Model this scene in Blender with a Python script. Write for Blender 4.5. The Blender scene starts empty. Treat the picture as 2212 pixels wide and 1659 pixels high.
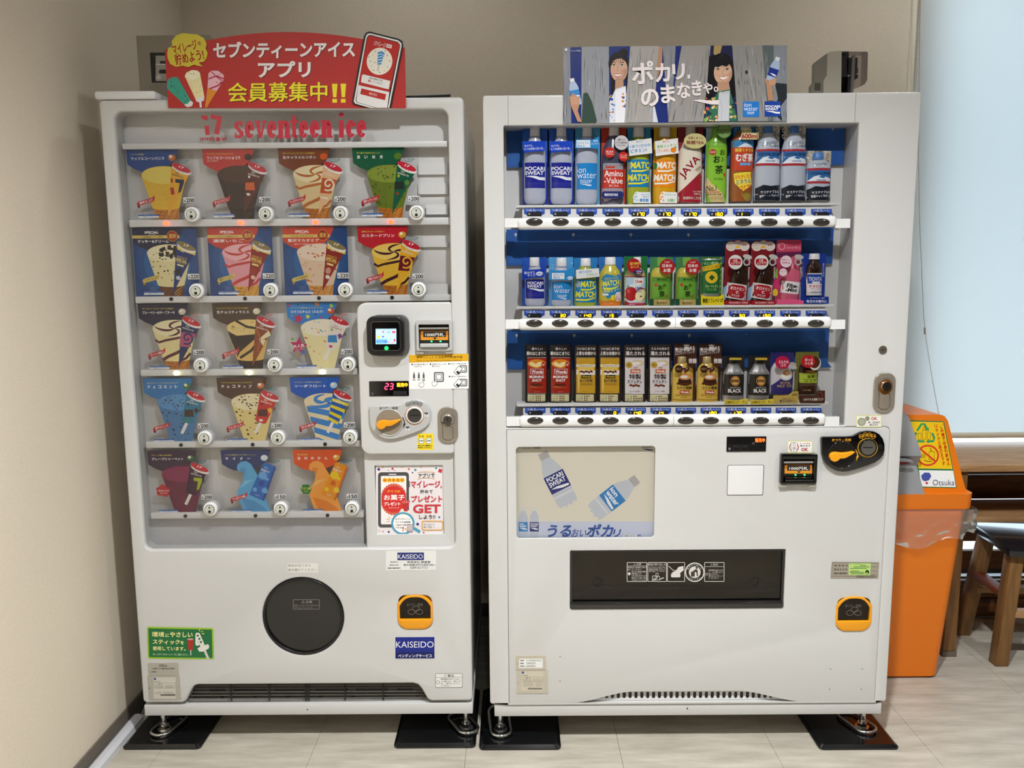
import bpy, bmesh, math, random
from mathutils import Vector, Matrix
from mathutils.geometry import tessellate_polygon

S = bpy.context.scene
COL = S.collection
random.seed(7)
# ---------------------------------------------------------------- camera
FPX, CXP, CYP = 1790.5, 1106.0, 829.5
CAM = Vector((1.0935, -2.2736, 1.3804))
_p, _y, _r = .1386, -.0025, -.0078
_f = Vector((math.sin(_y)*math.cos(_p), math.cos(_y)*math.cos(_p), -math.sin(_p)))
_rt0 = Vector((math.cos(_y), -math.sin(_y), 0))
_up0 = _rt0.cross(_f)
RT = _rt0*math.cos(_r) + _up0*math.sin(_r)
UP = -_rt0*math.sin(_r) + _up0*math.cos(_r)
FW = _f
cd = bpy.data.cameras.new('camera')
cd.sensor_width = 36
cd.lens = 36*FPX/2212
cd.clip_start = .05
cam = bpy.data.objects.new('camera', cd)
COL.objects.link(cam)
cam.matrix_world = Matrix(((RT.x, UP.x, -FW.x, CAM.x), (RT.y, UP.y, -FW.y, CAM.y), (RT.z, UP.z, -FW.z, CAM.z), (0, 0, 0, 1)))
S.camera = cam
# ---------------------------------------------------------------- view, world, lights
S.view_settings.view_transform = 'Standard'
S.view_settings.look = 'None'
S.view_settings.gamma = 1
S.view_settings.use_curve_mapping = False
S.view_settings.exposure = .86
S.cycles.transparent_max_bounces = 24
S.cycles.max_bounces = 6
S.cycles.use_denoising = True
W = bpy.data.worlds.new('overcast_sky')
S.world = W
W.use_nodes = True
bg = W.node_tree.nodes['Background']
bg.inputs[0].default_value = (.74, .85, 1.0, 1)
bg.inputs[1].default_value = 2.45


def spot(x, y, z, tx, ty, tz, power, size=.05, angle=100, blend=.9, col=(.95, .975, 1)):
    l = bpy.data.lights.new('downlight_or_fill', 'SPOT')
    l.energy = power
    l.shadow_soft_size = size
    l.spot_size = math.radians(angle)
    l.spot_blend = blend
    l.color = col
    o = bpy.data.objects.new('downlight_or_fill', l)
    COL.objects.link(o)
    o.location = (x, y, z)
    o.rotation_euler = (Vector((tx, ty, tz))-Vector((x, y, z))).to_track_quat('-Z', 'Y').to_euler()


S.cycles.adaptive_threshold = .03
S.cycles.diffuse_bounces = 3
S.cycles.glossy_bounces = 3
S.cycles.use_light_tree = False
ZC = 2.75
LK = 1.0
for lx, ly, e, an, bl_ in ((1.4, -1.4, 225, 148, 1), (.2, -1.5, 44, 156, 1), (2.95, -1.5, 84, 148, 1), (1.2, -2.9, 20, 166, .85), (4.4, -1.6, 30, 150, 1), (2.55, .2, 9, 172, .6), (.75, .3, 5, 172, .6)):  # last two are fill spots, added to brighten the back wall
    spot(lx, ly, ZC-.01, lx, ly, 0, e*LK, angle=an, blend=bl_)
# ---------------------------------------------------------------- pixel of the photograph -> point on a plane of the place
YL, YR = 0.0, -.016          # front planes of the two machines
ZT, ZB = 1.83, .085
XL0, XL1, XR0, XR1 = 0.0, .9654, 1.0169, 2.1668
XW, YW = -.105, .89          # left wall, back wall


def at(u, v, Y=None, Z=None, X=None):
    d = FW + RT*((u-CXP)/FPX) - UP*((v-CYP)/FPX)
    t = (Y-CAM.y)/d.y if Y is not None else ((Z-CAM.z)/d.z if Z is not None else (X-CAM.x)/d.x)
    return CAM + d*t


def homog(src, dst):
    A = []
    for (x, y), (u, v) in zip(src, dst):
        A.append([x, y, 1, 0, 0, 0, -u*x, -u*y, u])
        A.append([0, 0, 0, x, y, 1, -v*x, -v*y, v])
    n = 8
    for i in range(n):
        k = max(range(i, n), key=lambda j: abs(A[j][i]))
        A[i], A[k] = A[k], A[i]
        pv = A[i][i]
        A[i] = [a/pv for a in A[i]]
        for j in range(n):
            if j != i and A[j][i]:
                m = A[j][i]
                A[j] = [a-m*b for a, b in zip(A[j], A[i])]
    h = [A[i][8] for i in range(8)]

    def fn(x, y):
        w = h[6]*x+h[7]*y+1
        return (h[0]*x+h[1]*y+h[2])/w, (h[3]*x+h[4]*y+h[5])/w
    return fn


HL = homog(((210, 213), (1004, 213), (314, 1547), (1018, 1545)), ((XL0, ZT), (XL1, ZT), (XL0, ZB), (XL1, ZB)))
HR = homog(((1043, 207), (1988, 197), (1066, 1549), (1908, 1545)), ((XR0, ZT), (XR1, ZT), (XR0+.01, ZB), (XR1-.01, ZB)))


def PL(u, v, d=0.0):
    a, b, h = at(u, v, Y=YL+d), at(u, v, Y=YL), HL(u, v)
    return a.x+h[0]-b.x, a.z+h[1]-b.z


def PR(u, v, d=0.0):
    a, b, h = at(u, v, Y=YR+d), at(u, v, Y=YR), HR(u, v)
    return a.x+h[0]-b.x, a.z+h[1]-b.z


# ---------------------------------------------------------------- materials
def lin(c):
    return c/12.92 if c <= .04045 else ((c+.055)/1.055)**2.4


_hx = {}


def hx(h, k=1.0):
    key = (h, k)
    if key not in _hx:
        s = h.lstrip('#')
        if len(s) == 3:
            s = ''.join(c*2 for c in s)
        _hx[key] = tuple(min(.97, lin(int(s[i:i+2], 16)/255)*k) for i in (0, 2, 4)) + (1,)
    return _hx[key]


MATS = {}


def mat(name, col='#ccc', rough=.5, metal=0, spec=.5, coat=0, emit=None, es=1, noise=None, bump=None, attr=False, alpha=None):
    if name in MATS:
        return MATS[name]
    m = bpy.data.materials.new(name)
    m.use_nodes = True
    nt = m.node_tree
    b = nt.nodes['Principled BSDF']
    b.inputs['Base Color'].default_value = hx(col)
    b.inputs['Roughness'].default_value = rough
    b.inputs['Metallic'].default_value = metal
    b.inputs['Specular IOR Level'].default_value = spec
    b.inputs['Coat Weight'].default_value = coat
    b.inputs['Coat Roughness'].default_value = .08
    if emit:
        b.inputs['Emission Color'].default_value = hx(emit)
        b.inputs['Emission Strength'].default_value = es
    if attr:
        a = nt.nodes.new('ShaderNodeVertexColor')
        a.layer_name = 'Col'
        nt.links.new(a.outputs[0], b.inputs['Base Color'])
        if es != 1:
            nt.links.new(a.outputs[0], b.inputs['Emission Color'])
            b.inputs['Emission Strength'].default_value = es
    if noise:   # (scale, second colour, stretch xyz)
        tc = nt.nodes.new('ShaderNodeTexCoord')
        mp = nt.nodes.new('ShaderNodeMapping')
        mp.inputs['Scale'].default_value = noise[2] if len(noise) > 2 else (1, 1, 1)
        n = nt.nodes.new('ShaderNodeTexNoise')
        n.inputs['Scale'].default_value = noise[0]
        n.inputs['Detail'].default_value = 6
        n.inputs['Roughness'].default_value = .6
        r = nt.nodes.new('ShaderNodeValToRGB')
        r.color_ramp.elements[0].position = .36
        r.color_ramp.elements[1].position = .66
        r.color_ramp.elements[0].color = hx(col)
        r.color_ramp.elements[1].color = hx(noise[1])
        nt.links.new(tc.outputs['Object'], mp.inputs[0])
        nt.links.new(mp.outputs[0], n.inputs['Vector'])
        nt.links.new(n.outputs[0], r.inputs[0])
        nt.links.new(r.outputs[0], b.inputs['Base Color'])
    if bump:    # (scale, strength)
        tc = nt.nodes.new('ShaderNodeTexCoord')
        n = nt.nodes.new('ShaderNodeTexNoise')
        n.inputs['Scale'].default_value = bump[0]
        n.inputs['Detail'].default_value = 3
        bp = nt.nodes.new('ShaderNodeBump')
        bp.inputs['Strength'].default_value = bump[1]
        bp.inputs['Distance'].default_value = .002
        nt.links.new(tc.outputs['Object'], n.inputs['Vector'])
        nt.links.new(n.outputs[0], bp.inputs['Height'])
        nt.links.new(bp.outputs[0], b.inputs['Normal'])
    m.cycles.emission_sampling = 'NONE'
    MATS[name] = m
    return m


def glassmat(name, tint='#ffffff', refl=1.0, rough=.02, tr=1.0):
    """thin clear pane: straight-through transmission plus a Fresnel reflection"""
    if name in MATS:
        return MATS[name]
    m = bpy.data.materials.new(name)
    m.use_nodes = True
    nt = m.node_tree
    nt.nodes.clear()
    o = nt.nodes.new('ShaderNodeOutputMaterial')
    t = nt.nodes.new('ShaderNodeBsdfTransparent')
    t.inputs[0].default_value = tuple(c*tr for c in hx(tint)[:3])+(1,)
    g = nt.nodes.new('ShaderNodeBsdfGlossy')
    g.inputs['Roughness'].default_value = rough
    fr = nt.nodes.new('ShaderNodeFresnel')
    fr.inputs[0].default_value = 1.45
    mu = nt.nodes.new('ShaderNodeMath')
    mu.operation = 'MULTIPLY'
    mu.inputs[1].default_value = refl
    mx = nt.nodes.new('ShaderNodeMixShader')
    nt.links.new(fr.outputs[0], mu.inputs[0])
    nt.links.new(mu.outputs[0], mx.inputs[0])
    nt.links.new(t.outputs[0], mx.inputs[1])
    nt.links.new(g.outputs[0], mx.inputs[2])
    nt.links.new(mx.outputs[0], o.inputs[0])
    MATS[name] = m
    return m


WHITE = mat('white_enamel', '#cfcecb', .28, spec=.5, coat=.25)
WHITE2 = mat('white_plastic', '#e2e1df', .35)
GREYW = mat('pale_grey_plastic', '#dedcda', .45)
SILVER = mat('silver_plastic', '#c4c4c2', .35, metal=.15)
CHROME = mat('chrome', '#e0e0e0', .12, metal=1)
NICKEL = mat('brushed_nickel', '#b8aa98', .28, metal=.85)
BLACK = mat('black_plastic', '#0c0c0d', .3)
BLACKG = mat('black_gloss', '#08080a', .08, coat=.5)
DARK = mat('dark_recess', '#1c1a18', .7)
GREY = mat('grey_metal', '#8b877e', .5, metal=.2)
YELLOW = mat('amber_plastic', '#f0a010', .35)
BLUEP = mat('blue_backing', '#2259a6', .5)
PRINT = mat('printed_sheet', '#fff', .5, attr=True, spec=.35)
PRINTG = mat('printed_gloss', '#fff', .22, attr=True, spec=.5)
GLOW = mat('lit_segments', '#fff', .5, attr=True, es=2.2)
SCREEN = mat('lit_screen', '#fff', .3, attr=True, es=.42)
SMOKE = mat('smoked_plastic', '#1d1b1a', .08, spec=.6)
CLEAR = glassmat('clear_acrylic', '#ffffff', .45)
FILM = glassmat('clear_film', '#ffffff', .25, .05)
HATCHGL = glassmat('hatch_smoke', '#d2ccc2', .9, .03)
PET = glassmat('bottle_clear', '#e2e6ee', 1.2, .05)
SMOKEGL = glassmat('smoked_acrylic', '#b4ada3', .9, .03)


# ---------------------------------------------------------------- objects
ORG = {}


def org(o):
    return ORG.get(o.name, Vector((0, 0, 0))) if o else Vector((0, 0, 0))


def tag(o, label, cat, group=None):
    o['label'] = label
    o['category'] = cat
    if group:
        o['group'] = group
    return o


def thing(name, label, cat, loc=(0, 0, 0), group=None):
    o = bpy.data.objects.new(name, None)
    o.empty_display_size = .05
    COL.objects.link(o)
    o.location = loc
    ORG[o.name] = Vector(loc)
    return tag(o, label, cat, group)


def link(name, me, m, parent=None, loc=None, label=None):
    """me is in world coordinates; it is shifted to its parent's (or its own) origin"""
    o = bpy.data.objects.new(name, me)
    COL.objects.link(o)
    L = Vector(loc) if loc is not None else org(parent)
    me.transform(Matrix.Translation(-L))
    if parent:
        o.parent = parent
        ORG[o.name] = L
        if loc is not None:
            o.location = L-org(parent)
    else:
        o.location = L
        ORG[o.name] = L
    if m and not me.materials:
        me.materials.append(m)
    if label:
        o['label'] = label
    return o


def struct(o):
    o['kind'] = 'structure'
    return o


def bm_mesh(bm, smooth=None):
    me = bpy.data.meshes.new('m')
    bm.normal_update()
    bm.to_mesh(me)
    bm.free()
    if smooth is not None:
        sm = math.radians(smooth)
        me.polygons.foreach_set('use_smooth', [True]*len(me.polygons))
        me.set_sharp_from_angle(angle=sm)
    return me


def bm_box(bm, x0, x1, y0, y1, z0, z1, bev=0, seg=2):
    r = bmesh.ops.create_cube(bm, size=1)
    vs = r['verts']
    for v in vs:
        v.co = Vector(((x0+x1)/2+v.co.x*(x1-x0), (y0+y1)/2+v.co.y*(y1-y0), (z0+z1)/2+v.co.z*(z1-z0)))
    if bev:
        es = list({e for v in vs for e in v.link_edges})
        bmesh.ops.bevel(bm, geom=es, offset=bev, segments=seg, affect='EDGES', profile=.5)


def box(name, x0, x1, y0, y1, z0, z1, m, parent=None, bev=0, loc=None, label=None, seg=2):
    bm = bmesh.new()
    bm_box(bm, min(x0, x1), max(x0, x1), min(y0, y1), max(y0, y1), min(z0, z1), max(z0, z1), bev, seg)
    return link(name, bm_mesh(bm, 40 if bev else None), m, parent, loc, label)


def bm_cyl(bm, a, b, r0, r1=None, n=24, cap=True):
    a, b = Vector(a), Vector(b)
    r1 = r0 if r1 is None else r1
    d = (b-a)
    q = d.to_track_quat('Z', 'Y')
    R = []
    for p, r in ((a, r0), (b, r1)):
        R.append([bm.verts.new(p+q @ Vector((r*math.cos(t*2*math.pi/n), r*math.sin(t*2*math.pi/n), 0))) for t in range(n)])
    for i in range(n):
        j = (i+1) % n
        bm.faces.new((R[0][i], R[0][j], R[1][j], R[1][i]))
    if cap:
        bm.faces.new(R[0][::-1])
        bm.faces.new(R[1])


def cyl(name, a, b, r0, m, parent=None, r1=None, n=24, loc=None, label=None):
    bm = bmesh.new()
    bm_cyl(bm, a, b, r0, r1, n)
    return link(name, bm_mesh(bm, 40), m, parent, loc, label)


def tube_mesh(pts, r, n=10, closed=False):
    bm = bmesh.new()
    pts = [Vector(p) for p in pts]
    N = len(pts)
    rings = []
    for i, p in enumerate(pts):
        a = pts[(i-1) % N] if (closed or i > 0) else p
        b = pts[(i+1) % N] if (closed or i < N-1) else p
        q = (b-a).to_track_quat('Z', 'Y')
        rings.append([bm.verts.new(p+q @ Vector((r*math.cos(t*2*math.pi/n), r*math.sin(t*2*math.pi/n), 0))) for t in range(n)])
    for i in range(N if closed else N-1):
        A, B = rings[i], rings[(i+1) % N]
        # align
        k = min(range(n), key=lambda s: (A[0].co-B[s].co).length)
        for t in range(n):
            bm.faces.new((A[t], A[(t+1) % n], B[(t+1+k) % n], B[(t+k) % n]))
    if not closed:
        bm.faces.new(rings[0][::-1])
        bm.faces.new(rings[-1])
    bmesh.ops.recalc_face_normals(bm, faces=bm.faces)
    return bm_mesh(bm, 60)


def prism(name, pts, y0, y1, m, parent=None, loc=None, bev=0, label=None):
    """polygon given in (x, z), extruded from y0 to y1"""
    bm = bmesh.new()
    A = [bm.verts.new((x, y0, z)) for x, z in pts]
    B = [bm.verts.new((x, y1, z)) for x, z in pts]
    n = len(pts)
    f0 = bm.faces.new(A)
    bm.faces.new(B[::-1])
    for i in range(n):
        bm.faces.new((A[i], B[i], B[(i+1) % n], A[(i+1) % n]))
    bmesh.ops.recalc_face_normals(bm, faces=bm.faces)
    if bev:
        bmesh.ops.bevel(bm, geom=[e for e in f0.edges], offset=bev, segments=3, affect='EDGES')
    return link(name, bm_mesh(bm, 35), m, parent, loc, label)


_tmp = bpy.data.scenes.new('scratch')


def _eval(cu):
    o = bpy.data.objects.new('scratch', cu)
    _tmp.collection.objects.link(o)
    vl = _tmp.view_layers[0]
    vl.update()
    dg = vl.depsgraph
    me = bpy.data.meshes.new_from_object(o.evaluated_get(dg))
    bpy.data.objects.remove(o)
    return me


def plate(name, loops, y0, y1, m, parent=None, bev=0, loc=None, label=None, smooth=35):
    """sheet in the xz plane from y0 (front) to y1 with holes: loops[0] is the outline, the rest are openings"""
    cu = bpy.data.curves.new('plate', 'CURVE')
    cu.dimensions = '2D'
    cu.fill_mode = 'BOTH'
    for lp in loops:
        sp = cu.splines.new('POLY')
        sp.points.add(len(lp)-1)
        for p, (x, z) in zip(sp.points, lp):
            p.co = (x, z, 0, 1)
        sp.use_cyclic_u = True
    cu.extrude = max(0, (y1-y0)/2-bev)
    cu.bevel_depth = bev
    cu.bevel_resolution = 3
    cu.offset = -bev
    me = _eval(cu)
    bpy.data.curves.remove(cu)
    me.transform(Matrix(((1, 0, 0, 0), (0, 0, -1, (y0+y1)/2), (0, 1, 0, 0), (0, 0, 0, 1))))
    me.materials.clear()
    bm = bmesh.new()
    bm.from_mesh(me)
    bmesh.ops.remove_doubles(bm, verts=bm.verts, dist=1e-6)
    bmesh.ops.recalc_face_normals(bm, faces=bm.faces)
    me2 = bm_mesh(bm, smooth)
    bpy.data.meshes.remove(me)
    return link(name, me2, m, parent, loc, label)


def rrect(x0, z0, x1, z1, r, n=6):
    """rounded rectangle loop"""
    x0, x1 = min(x0, x1), max(x0, x1)
    z0, z1 = min(z0, z1), max(z0, z1)
    rr = r if isinstance(r, (tuple, list)) else (r,)*4
    out = []
    for (cx, cz, a0, k) in ((x1, z1, 0, 0), (x0, z1, 90, 1), (x0, z0, 180, 2), (x1, z0, 270, 3)):
        q = rr[k]
        ccx = cx-q if k in (0, 3) else cx+q
        ccz = cz-q if k in (0, 1) else cz+q
        if q <= 0:
            out.append((cx, cz))
            continue
        for i in range(n+1):
            t = math.radians(a0+90*i/n)
            out.append((ccx+q*math.cos(t), ccz+q*math.sin(t)))
    return out


def ellip(cx, cz, rx, rz, n=48, rot=0):
    c, s = math.cos(math.radians(rot)), math.sin(math.radians(rot))
    out = []
    for i in range(n):
        t = 2*math.pi*i/n
        a, b = rx*math.cos(t), rz*math.sin(t)
        out.append((cx+a*c-b*s, cz+a*s+b*c))
    return out


# ---------------------------------------------------------------- flat print: coloured shapes and lettering laid on a sheet
_tx = {}


def txt(body, b=0.0, ls=1.0):
    key = (body, b, ls)
    if key in _tx:
        return _tx[key]
    cu = bpy.data.curves.new('t', 'FONT')
    cu.body = body
    cu.offset = b
    cu.resolution_u = 3
    cu.space_line = ls
    me = _eval(cu)
    bpy.data.curves.remove(cu)
    vs = [(v.co.x, v.co.y) for v in me.vertices]
    fs = [tuple(p.vertices) for p in me.polygons]
    bpy.data.meshes.remove(me)
    if not vs:
        vs = [(0, 0), (1, 1)]
    x0, x1 = min(v[0] for v in vs), max(v[0] for v in vs)
    y0, y1 = min(v[1] for v in vs), max(v[1] for v in vs)
    w, h = max(x1-x0, 1e-6), max(y1-y0, 1e-6)
    vs = [((x-x0)/w, (y-y0)/h) for x, y in vs]
    _tx[key] = (vs, fs, w/h)
    return _tx[key]


class Art:
    """coordinates: (x right, y down) in a picture frame (ox, oy, scale) over the photograph, or in sheet units"""

    def __init__(s, fn, crop=(0, 0, 1.0), k=1.0):
        s.fn, s.o, s.k = fn, crop, k
        s.V, s.Fc, s.C, s.n = [], [], [], 0
        s.dx = s.dy = 0

    def m(s, x, y):
        return s.fn(s.o[0]+(x+s.dx)/s.o[2], s.o[1]+(y+s.dy)/s.o[2])

    def _add(s, pts, faces, col, same):
        s.n += .15 if same else 1
        b = len(s.V)
        s.V += [s.m(*p)+(s.n,) for p in pts]
        c = hx(col, s.k)
        for f in faces:
            s.Fc.append(tuple(b+i for i in f))
            s.C.append(c)

    def poly(s, pts, col, same=False):
        t = tessellate_polygon([[Vector((x, y, 0)) for x, y in pts]])
        s._add(pts, t, col, same)

    def rect(s, x0, y0, x1, y1, col, r=0, same=False, rot=0):
        p = rrect(x0, y0, x1, y1, r, 4) if r else [(x0, y0), (x1, y0), (x1, y1), (x0, y1)]
        if rot:
            p = s.rotp(p, (x0+x1)/2, (y0+y1)/2, rot)
        s.poly(p, col, same)

    @staticmethod
    def rotp(p, cx, cy, rot):
        c, q = math.cos(math.radians(rot)), math.sin(math.radians(rot))
        return [(cx+(x-cx)*c-(y-cy)*q, cy+(x-cx)*q+(y-cy)*c) for x, y in p]

    def ell(s, cx, cy, rx, ry, col, rot=0, same=False, n=28):
        pts = ellip(cx, cy, rx, ry, n, rot)
        s._add(pts, [tuple(range(n))], col, same)

    def ring(s, cx, cy, rx, ry, t, col, same=False, n=36):
        a, b = ellip(cx, cy, rx, ry, n), ellip(cx, cy, rx-t, ry-t, n)
        s._add(a+b, [(i, (i+1) % n, n+(i+1) % n, n+i) for i in range(n)], col, same)

    def line(s, pts, w, col, same=False, taper=False):
        P, fs = [], []
        N = len(pts)
        for i, (x, y) in enumerate(pts):
            a, b = pts[max(i-1, 0)], pts[min(i+1, N-1)]
            dx, dy = b[0]-a[0], b[1]-a[1]
            l = math.hypot(dx, dy) or 1
            ww = w*(1-abs(2*i/(N-1)-1)**2*.85) if taper else w
            P += [(x-dy/l*ww/2, y+dx/l*ww/2), (x+dy/l*ww/2, y-dx/l*ww/2)]
        fs = [(2*i, 2*i+1, 2*i+3, 2*i+2) for i in range(N-1)]
        s._add(P, fs, col, same)

    def frame(s, x0, y0, x1, y1, w, col, r=0, same=False):
        a, b = rrect(x0, y0, x1, y1, max(r, .01), 4), rrect(x0+w, y0+w, x1-w, y1-w, max(r-w, .01), 4)
        n = len(a)
        s._add(a+b, [(i, (i+1) % n, n+(i+1) % n, n+i) for i in range(n)], col, same)

    def text(s, body, x0, y0, x1, y1, col, b=.02, rot=0, sh=0, same=False, ls=1.0):
        cjk = any('\u4e00' <= ch <= '\u9fff' for ch in body)
        w, h = x1-x0, y1-y0
        d = 0
        if cjk and b > .004:        # dense characters: heavier strokes by close overprints instead of an offset outline
            d, b = b*h*.8, 0
        vs, fs, _ = txt(body, 0 if cjk else b, ls)
        for i, (ex, ey) in enumerate(((-d, -d*.6), (d, -d*.6), (0, d)) if d else ((0, 0),)):
            p = [(x0+d+a*(w-2*d)+ex+sh*(c-.5)*h, y1-d-c*(h-2*d)+ey) for a, c in vs]
            if rot:
                p = s.rotp(p, (x0+x1)/2, (y0+y1)/2, rot)
            s._add(p, fs, col, same or i > 0)

    def vtext(s, body, x0, y0, x1, y1, col, b=.02, shx=0, same=False):
        n = len(body)
        h = (y1-y0)/n
        for i, ch in enumerate(body):
            yy = y0+i*h
            o = shx*(i/n)
            if ch == 'ー':
                s.rect((x0+x1)/2-h*.06+o, yy+h*.05, (x0+x1)/2+h*.06+o, yy+h*.9, col, same=same or i > 0)
                continue
            s.text(ch, x0+o, yy+h*.06, x1+o, yy+h*.94, col, b, same=same or i > 0)

    def star(s, cx, cy, r, col, rot=0, k=.5, n=5, same=False):
        s.poly([(cx+(r if i % 2 == 0 else r*k)*math.sin(math.radians(rot)+i*math.pi/n),
                 cy-(r if i % 2 == 0 else r*k)*math.cos(math.radians(rot)+i*math.pi/n)) for i in range(2*n)], col, same)

    def specks(s, n, inside, col, w, h, seed=1, cols=None):
        rnd = random.Random(seed)
        s.n += 1
        c = 0
        x0, y0, x1, y1 = inside[0]
        while c < n:
            x, y = rnd.uniform(x0, x1), rnd.uniform(y0, y1)
            if not inside[1](x, y):
                continue
            c += 1
            q = rnd.uniform(.5, 1.2)
            s.ell(x, y, w*q, h*q*rnd.uniform(.6, 1.3), cols[c % len(cols)] if cols else col, rnd.uniform(-40, 40), True, 7)

    def build(s, name, parent, y, m=None, step=2.5e-5, relief=None, label=None, loc=None, nx=None):
        me = bpy.data.meshes.new(name)
        if relief:
            step = max(step, 6e-5)
        me.from_pydata([(x, y-k*step, z) for x, z, k in s.V], [], s.Fc)
        a = me.color_attributes.new('Col', 'FLOAT_COLOR', 'CORNER')
        cols = []
        for p in me.polygons:
            cols += list(s.C[p.index])*p.loop_total
        a.data.foreach_set('color', cols)
        if relief:
            bm = bmesh.new()
            bm.from_mesh(me)
            x0, x1 = min(v[0] for v in s.V), max(v[0] for v in s.V)
            n = nx or 14
            for i in range(1, n):
                bmesh.ops.bisect_plane(bm, geom=bm.verts[:]+bm.edges[:]+bm.faces[:], plane_co=(x0+(x1-x0)*i/n, 0, 0), plane_no=(1, 0, 0), dist=1e-7)
            z0, z1 = min(v[1] for v in s.V), max(v[1] for v in s.V)
            for i in range(1, 6):
                bmesh.ops.bisect_plane(bm, geom=bm.verts[:]+bm.edges[:]+bm.faces[:], plane_co=(0, 0, z0+(z1-z0)*i/6), plane_no=(0, 0, 1), dist=1e-7)
            for v in bm.verts:
                v.co.y -= relief(v.co.x, v.co.z)
            bm.to_mesh(me)
            bm.free()
        me.update()
        # face the viewer
        return link(name, me, m or PRINT, parent, loc, label)
# ---------------------------------------------------------------- the room
def world_noise(name, c0, c1, scale, stretch, rough=.5, bump=0, c2=None, spec=.4):
    m = bpy.data.materials.new(name)
    m.use_nodes = True
    nt = m.node_tree
    b = nt.nodes['Principled BSDF']
    b.inputs['Roughness'].default_value = rough
    b.inputs['Specular IOR Level'].default_value = spec
    g = nt.nodes.new('ShaderNodeNewGeometry')
    mp = nt.nodes.new('ShaderNodeMapping')
    mp.inputs['Scale'].default_value = stretch
    n = nt.nodes.new('ShaderNodeTexNoise')
    n.inputs['Scale'].default_value = scale
    n.inputs['Detail'].default_value = 8
    n.inputs['Roughness'].default_value = .62
    r = nt.nodes.new('ShaderNodeValToRGB')
    e = r.color_ramp.elements
    e[0].position, e[1].position = .33, .68
    e[0].color, e[1].color = hx(c0), hx(c1)
    if c2:
        k = e.new(.5)
        k.color = hx(c2)
    nt.links.new(g.outputs['Position'], mp.inputs[0])
    nt.links.new(mp.outputs[0], n.inputs['Vector'])
    nt.links.new(n.outputs[0], r.inputs[0])
    nt.links.new(r.outputs[0], b.inputs['Base Color'])
    if bump:
        bp = nt.nodes.new('ShaderNodeBump')
        bp.inputs['Strength'].default_value = bump
        bp.inputs['Distance'].default_value = .002
        nt.links.new(n.outputs[0], bp.inputs['Height'])
        nt.links.new(bp.outputs[0], b.inputs['Normal'])
    MATS[name] = m
    return m


TILE = world_noise('vinyl_tile', '#aaa293', '#c9c2b3', 5, (1, 6, 1), .4, .04, '#bab2a3')
WALLP = world_noise('wallpaper', '#e5d8c2', '#ecdfcb', 160, (1, 1, 1), .9, .25, spec=.2)
CEILM = mat('ceiling_board', '#a8a298', .9)
SKIRT = mat('vinyl_baseboard', '#6e655a', .6)
PINE = world_noise('pine_wood', '#987048', '#b9936a', 7, (1, 9, 9), .5, .08, '#a98257')
PINEV = world_noise('pine_wood_upright', '#6f4f2b', '#91693b', 6, (9, 9, 1), .5, .08)
DKWOOD = world_noise('brown_planks', '#4e3018', '#7c5028', 6, (1, 9, 9), .55, .08, '#66401f')
XE, Y0R = 5.4, -5.6
fl = struct(box('floor', XW-.1, XE+.1, Y0R-.1, YW+.1, -.08, -.004, mat('screed', '#6b6457', .9)))
TS, TX0, TY0 = .444, .059, .253
_tm = {}
i0, i1 = -1, int((XE-TX0)/TS)+1
j0, j1 = int((Y0R-TY0)/TS)-1, 2
for i in range(i0, i1):
    for j in range(j0, j1):
        x0, x1 = max(TX0+i*TS, XW), min(TX0+(i+1)*TS, XE)
        y0, y1 = max(TY0+j*TS, Y0R), min(TY0+(j+1)*TS, YW)
        if x1-x0 < .005 or y1-y0 < .005:
            continue
        key = (round(x1-x0, 4), round(y1-y0, 4))
        if key not in _tm:
            bm = bmesh.new()
            bm_box(bm, 0, key[0], 0, key[1], -.004, 0)
            bm.verts.ensure_lookup_table()
            for v in bm.verts:      # tiny joint around every tile
                if v.co.z > -.001:
                    v.co.x += .0006 if v.co.x < .001 else -.0006
                    v.co.y += .0006 if v.co.y < .001 else -.0006
            me = bm_mesh(bm)
            me.materials.append(TILE)
            _tm[key] = me
        o = bpy.data.objects.new('tile', _tm[key])
        COL.objects.link(o)
        o.parent = fl
        o.location = (x0, y0, 0)

struct(box('wall_left', XW-.12, XW, Y0R, YW+.12, -.08, ZC, WALLP))
WX0, WX1, WZ0, WZ1 = 2.60, 4.7, .10, 2.55
struct(plate('wall_back', [[(XW, -.08), (XE, -.08), (XE, ZC), (XW, ZC)], [(WX0, WZ0), (WX1, WZ0), (WX1, WZ1), (WX0, WZ1)]], YW, YW+.12, WALLP, smooth=None))
struct(box('wall_right', XE, XE+.12, Y0R, YW+.12, -.08, ZC, mat('far_wall', '#5a5046', .9)))
struct(box('wall_front', XW-.12, XE+.12, Y0R-.12, Y0R, -.08, ZC, mat('far_wall', '#5a5046', .9)))
struct(box('ceiling', XW-.12, XE+.12, Y0R-.12, YW+.12, ZC, ZC+.1, CEILM))
struct(box('baseboard_left', XW, XW+.007, Y0R, YW, 0, .055, SKIRT, bev=.002))
struct(box('baseboard_back', XW+.007, WX0, YW-.007, YW, 0, .055, SKIRT, bev=.002))
# window behind the blind
w1 = struct(box('window_1', WX0, WX1, YW+.085, YW+.089, WZ0, WZ1, glassmat('window_glass', '#f4faff', .6)))
fm = mat('window_frame_metal', '#5a4a3a', .5)
for a in ((WX0, WX0+.04, WZ0, WZ1), (WX1-.04, WX1, WZ0, WZ1), (WX0+.04, WX1-.04, WZ0, WZ0+.03), (WX0+.04, WX1-.04, WZ1-.04, WZ1), (3.6, 3.64, WZ0+.03, WZ1-.04)):
    box('window_frame', a[0], a[1], YW+.07, YW+.105, a[2], a[3], fm, w1)
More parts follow.
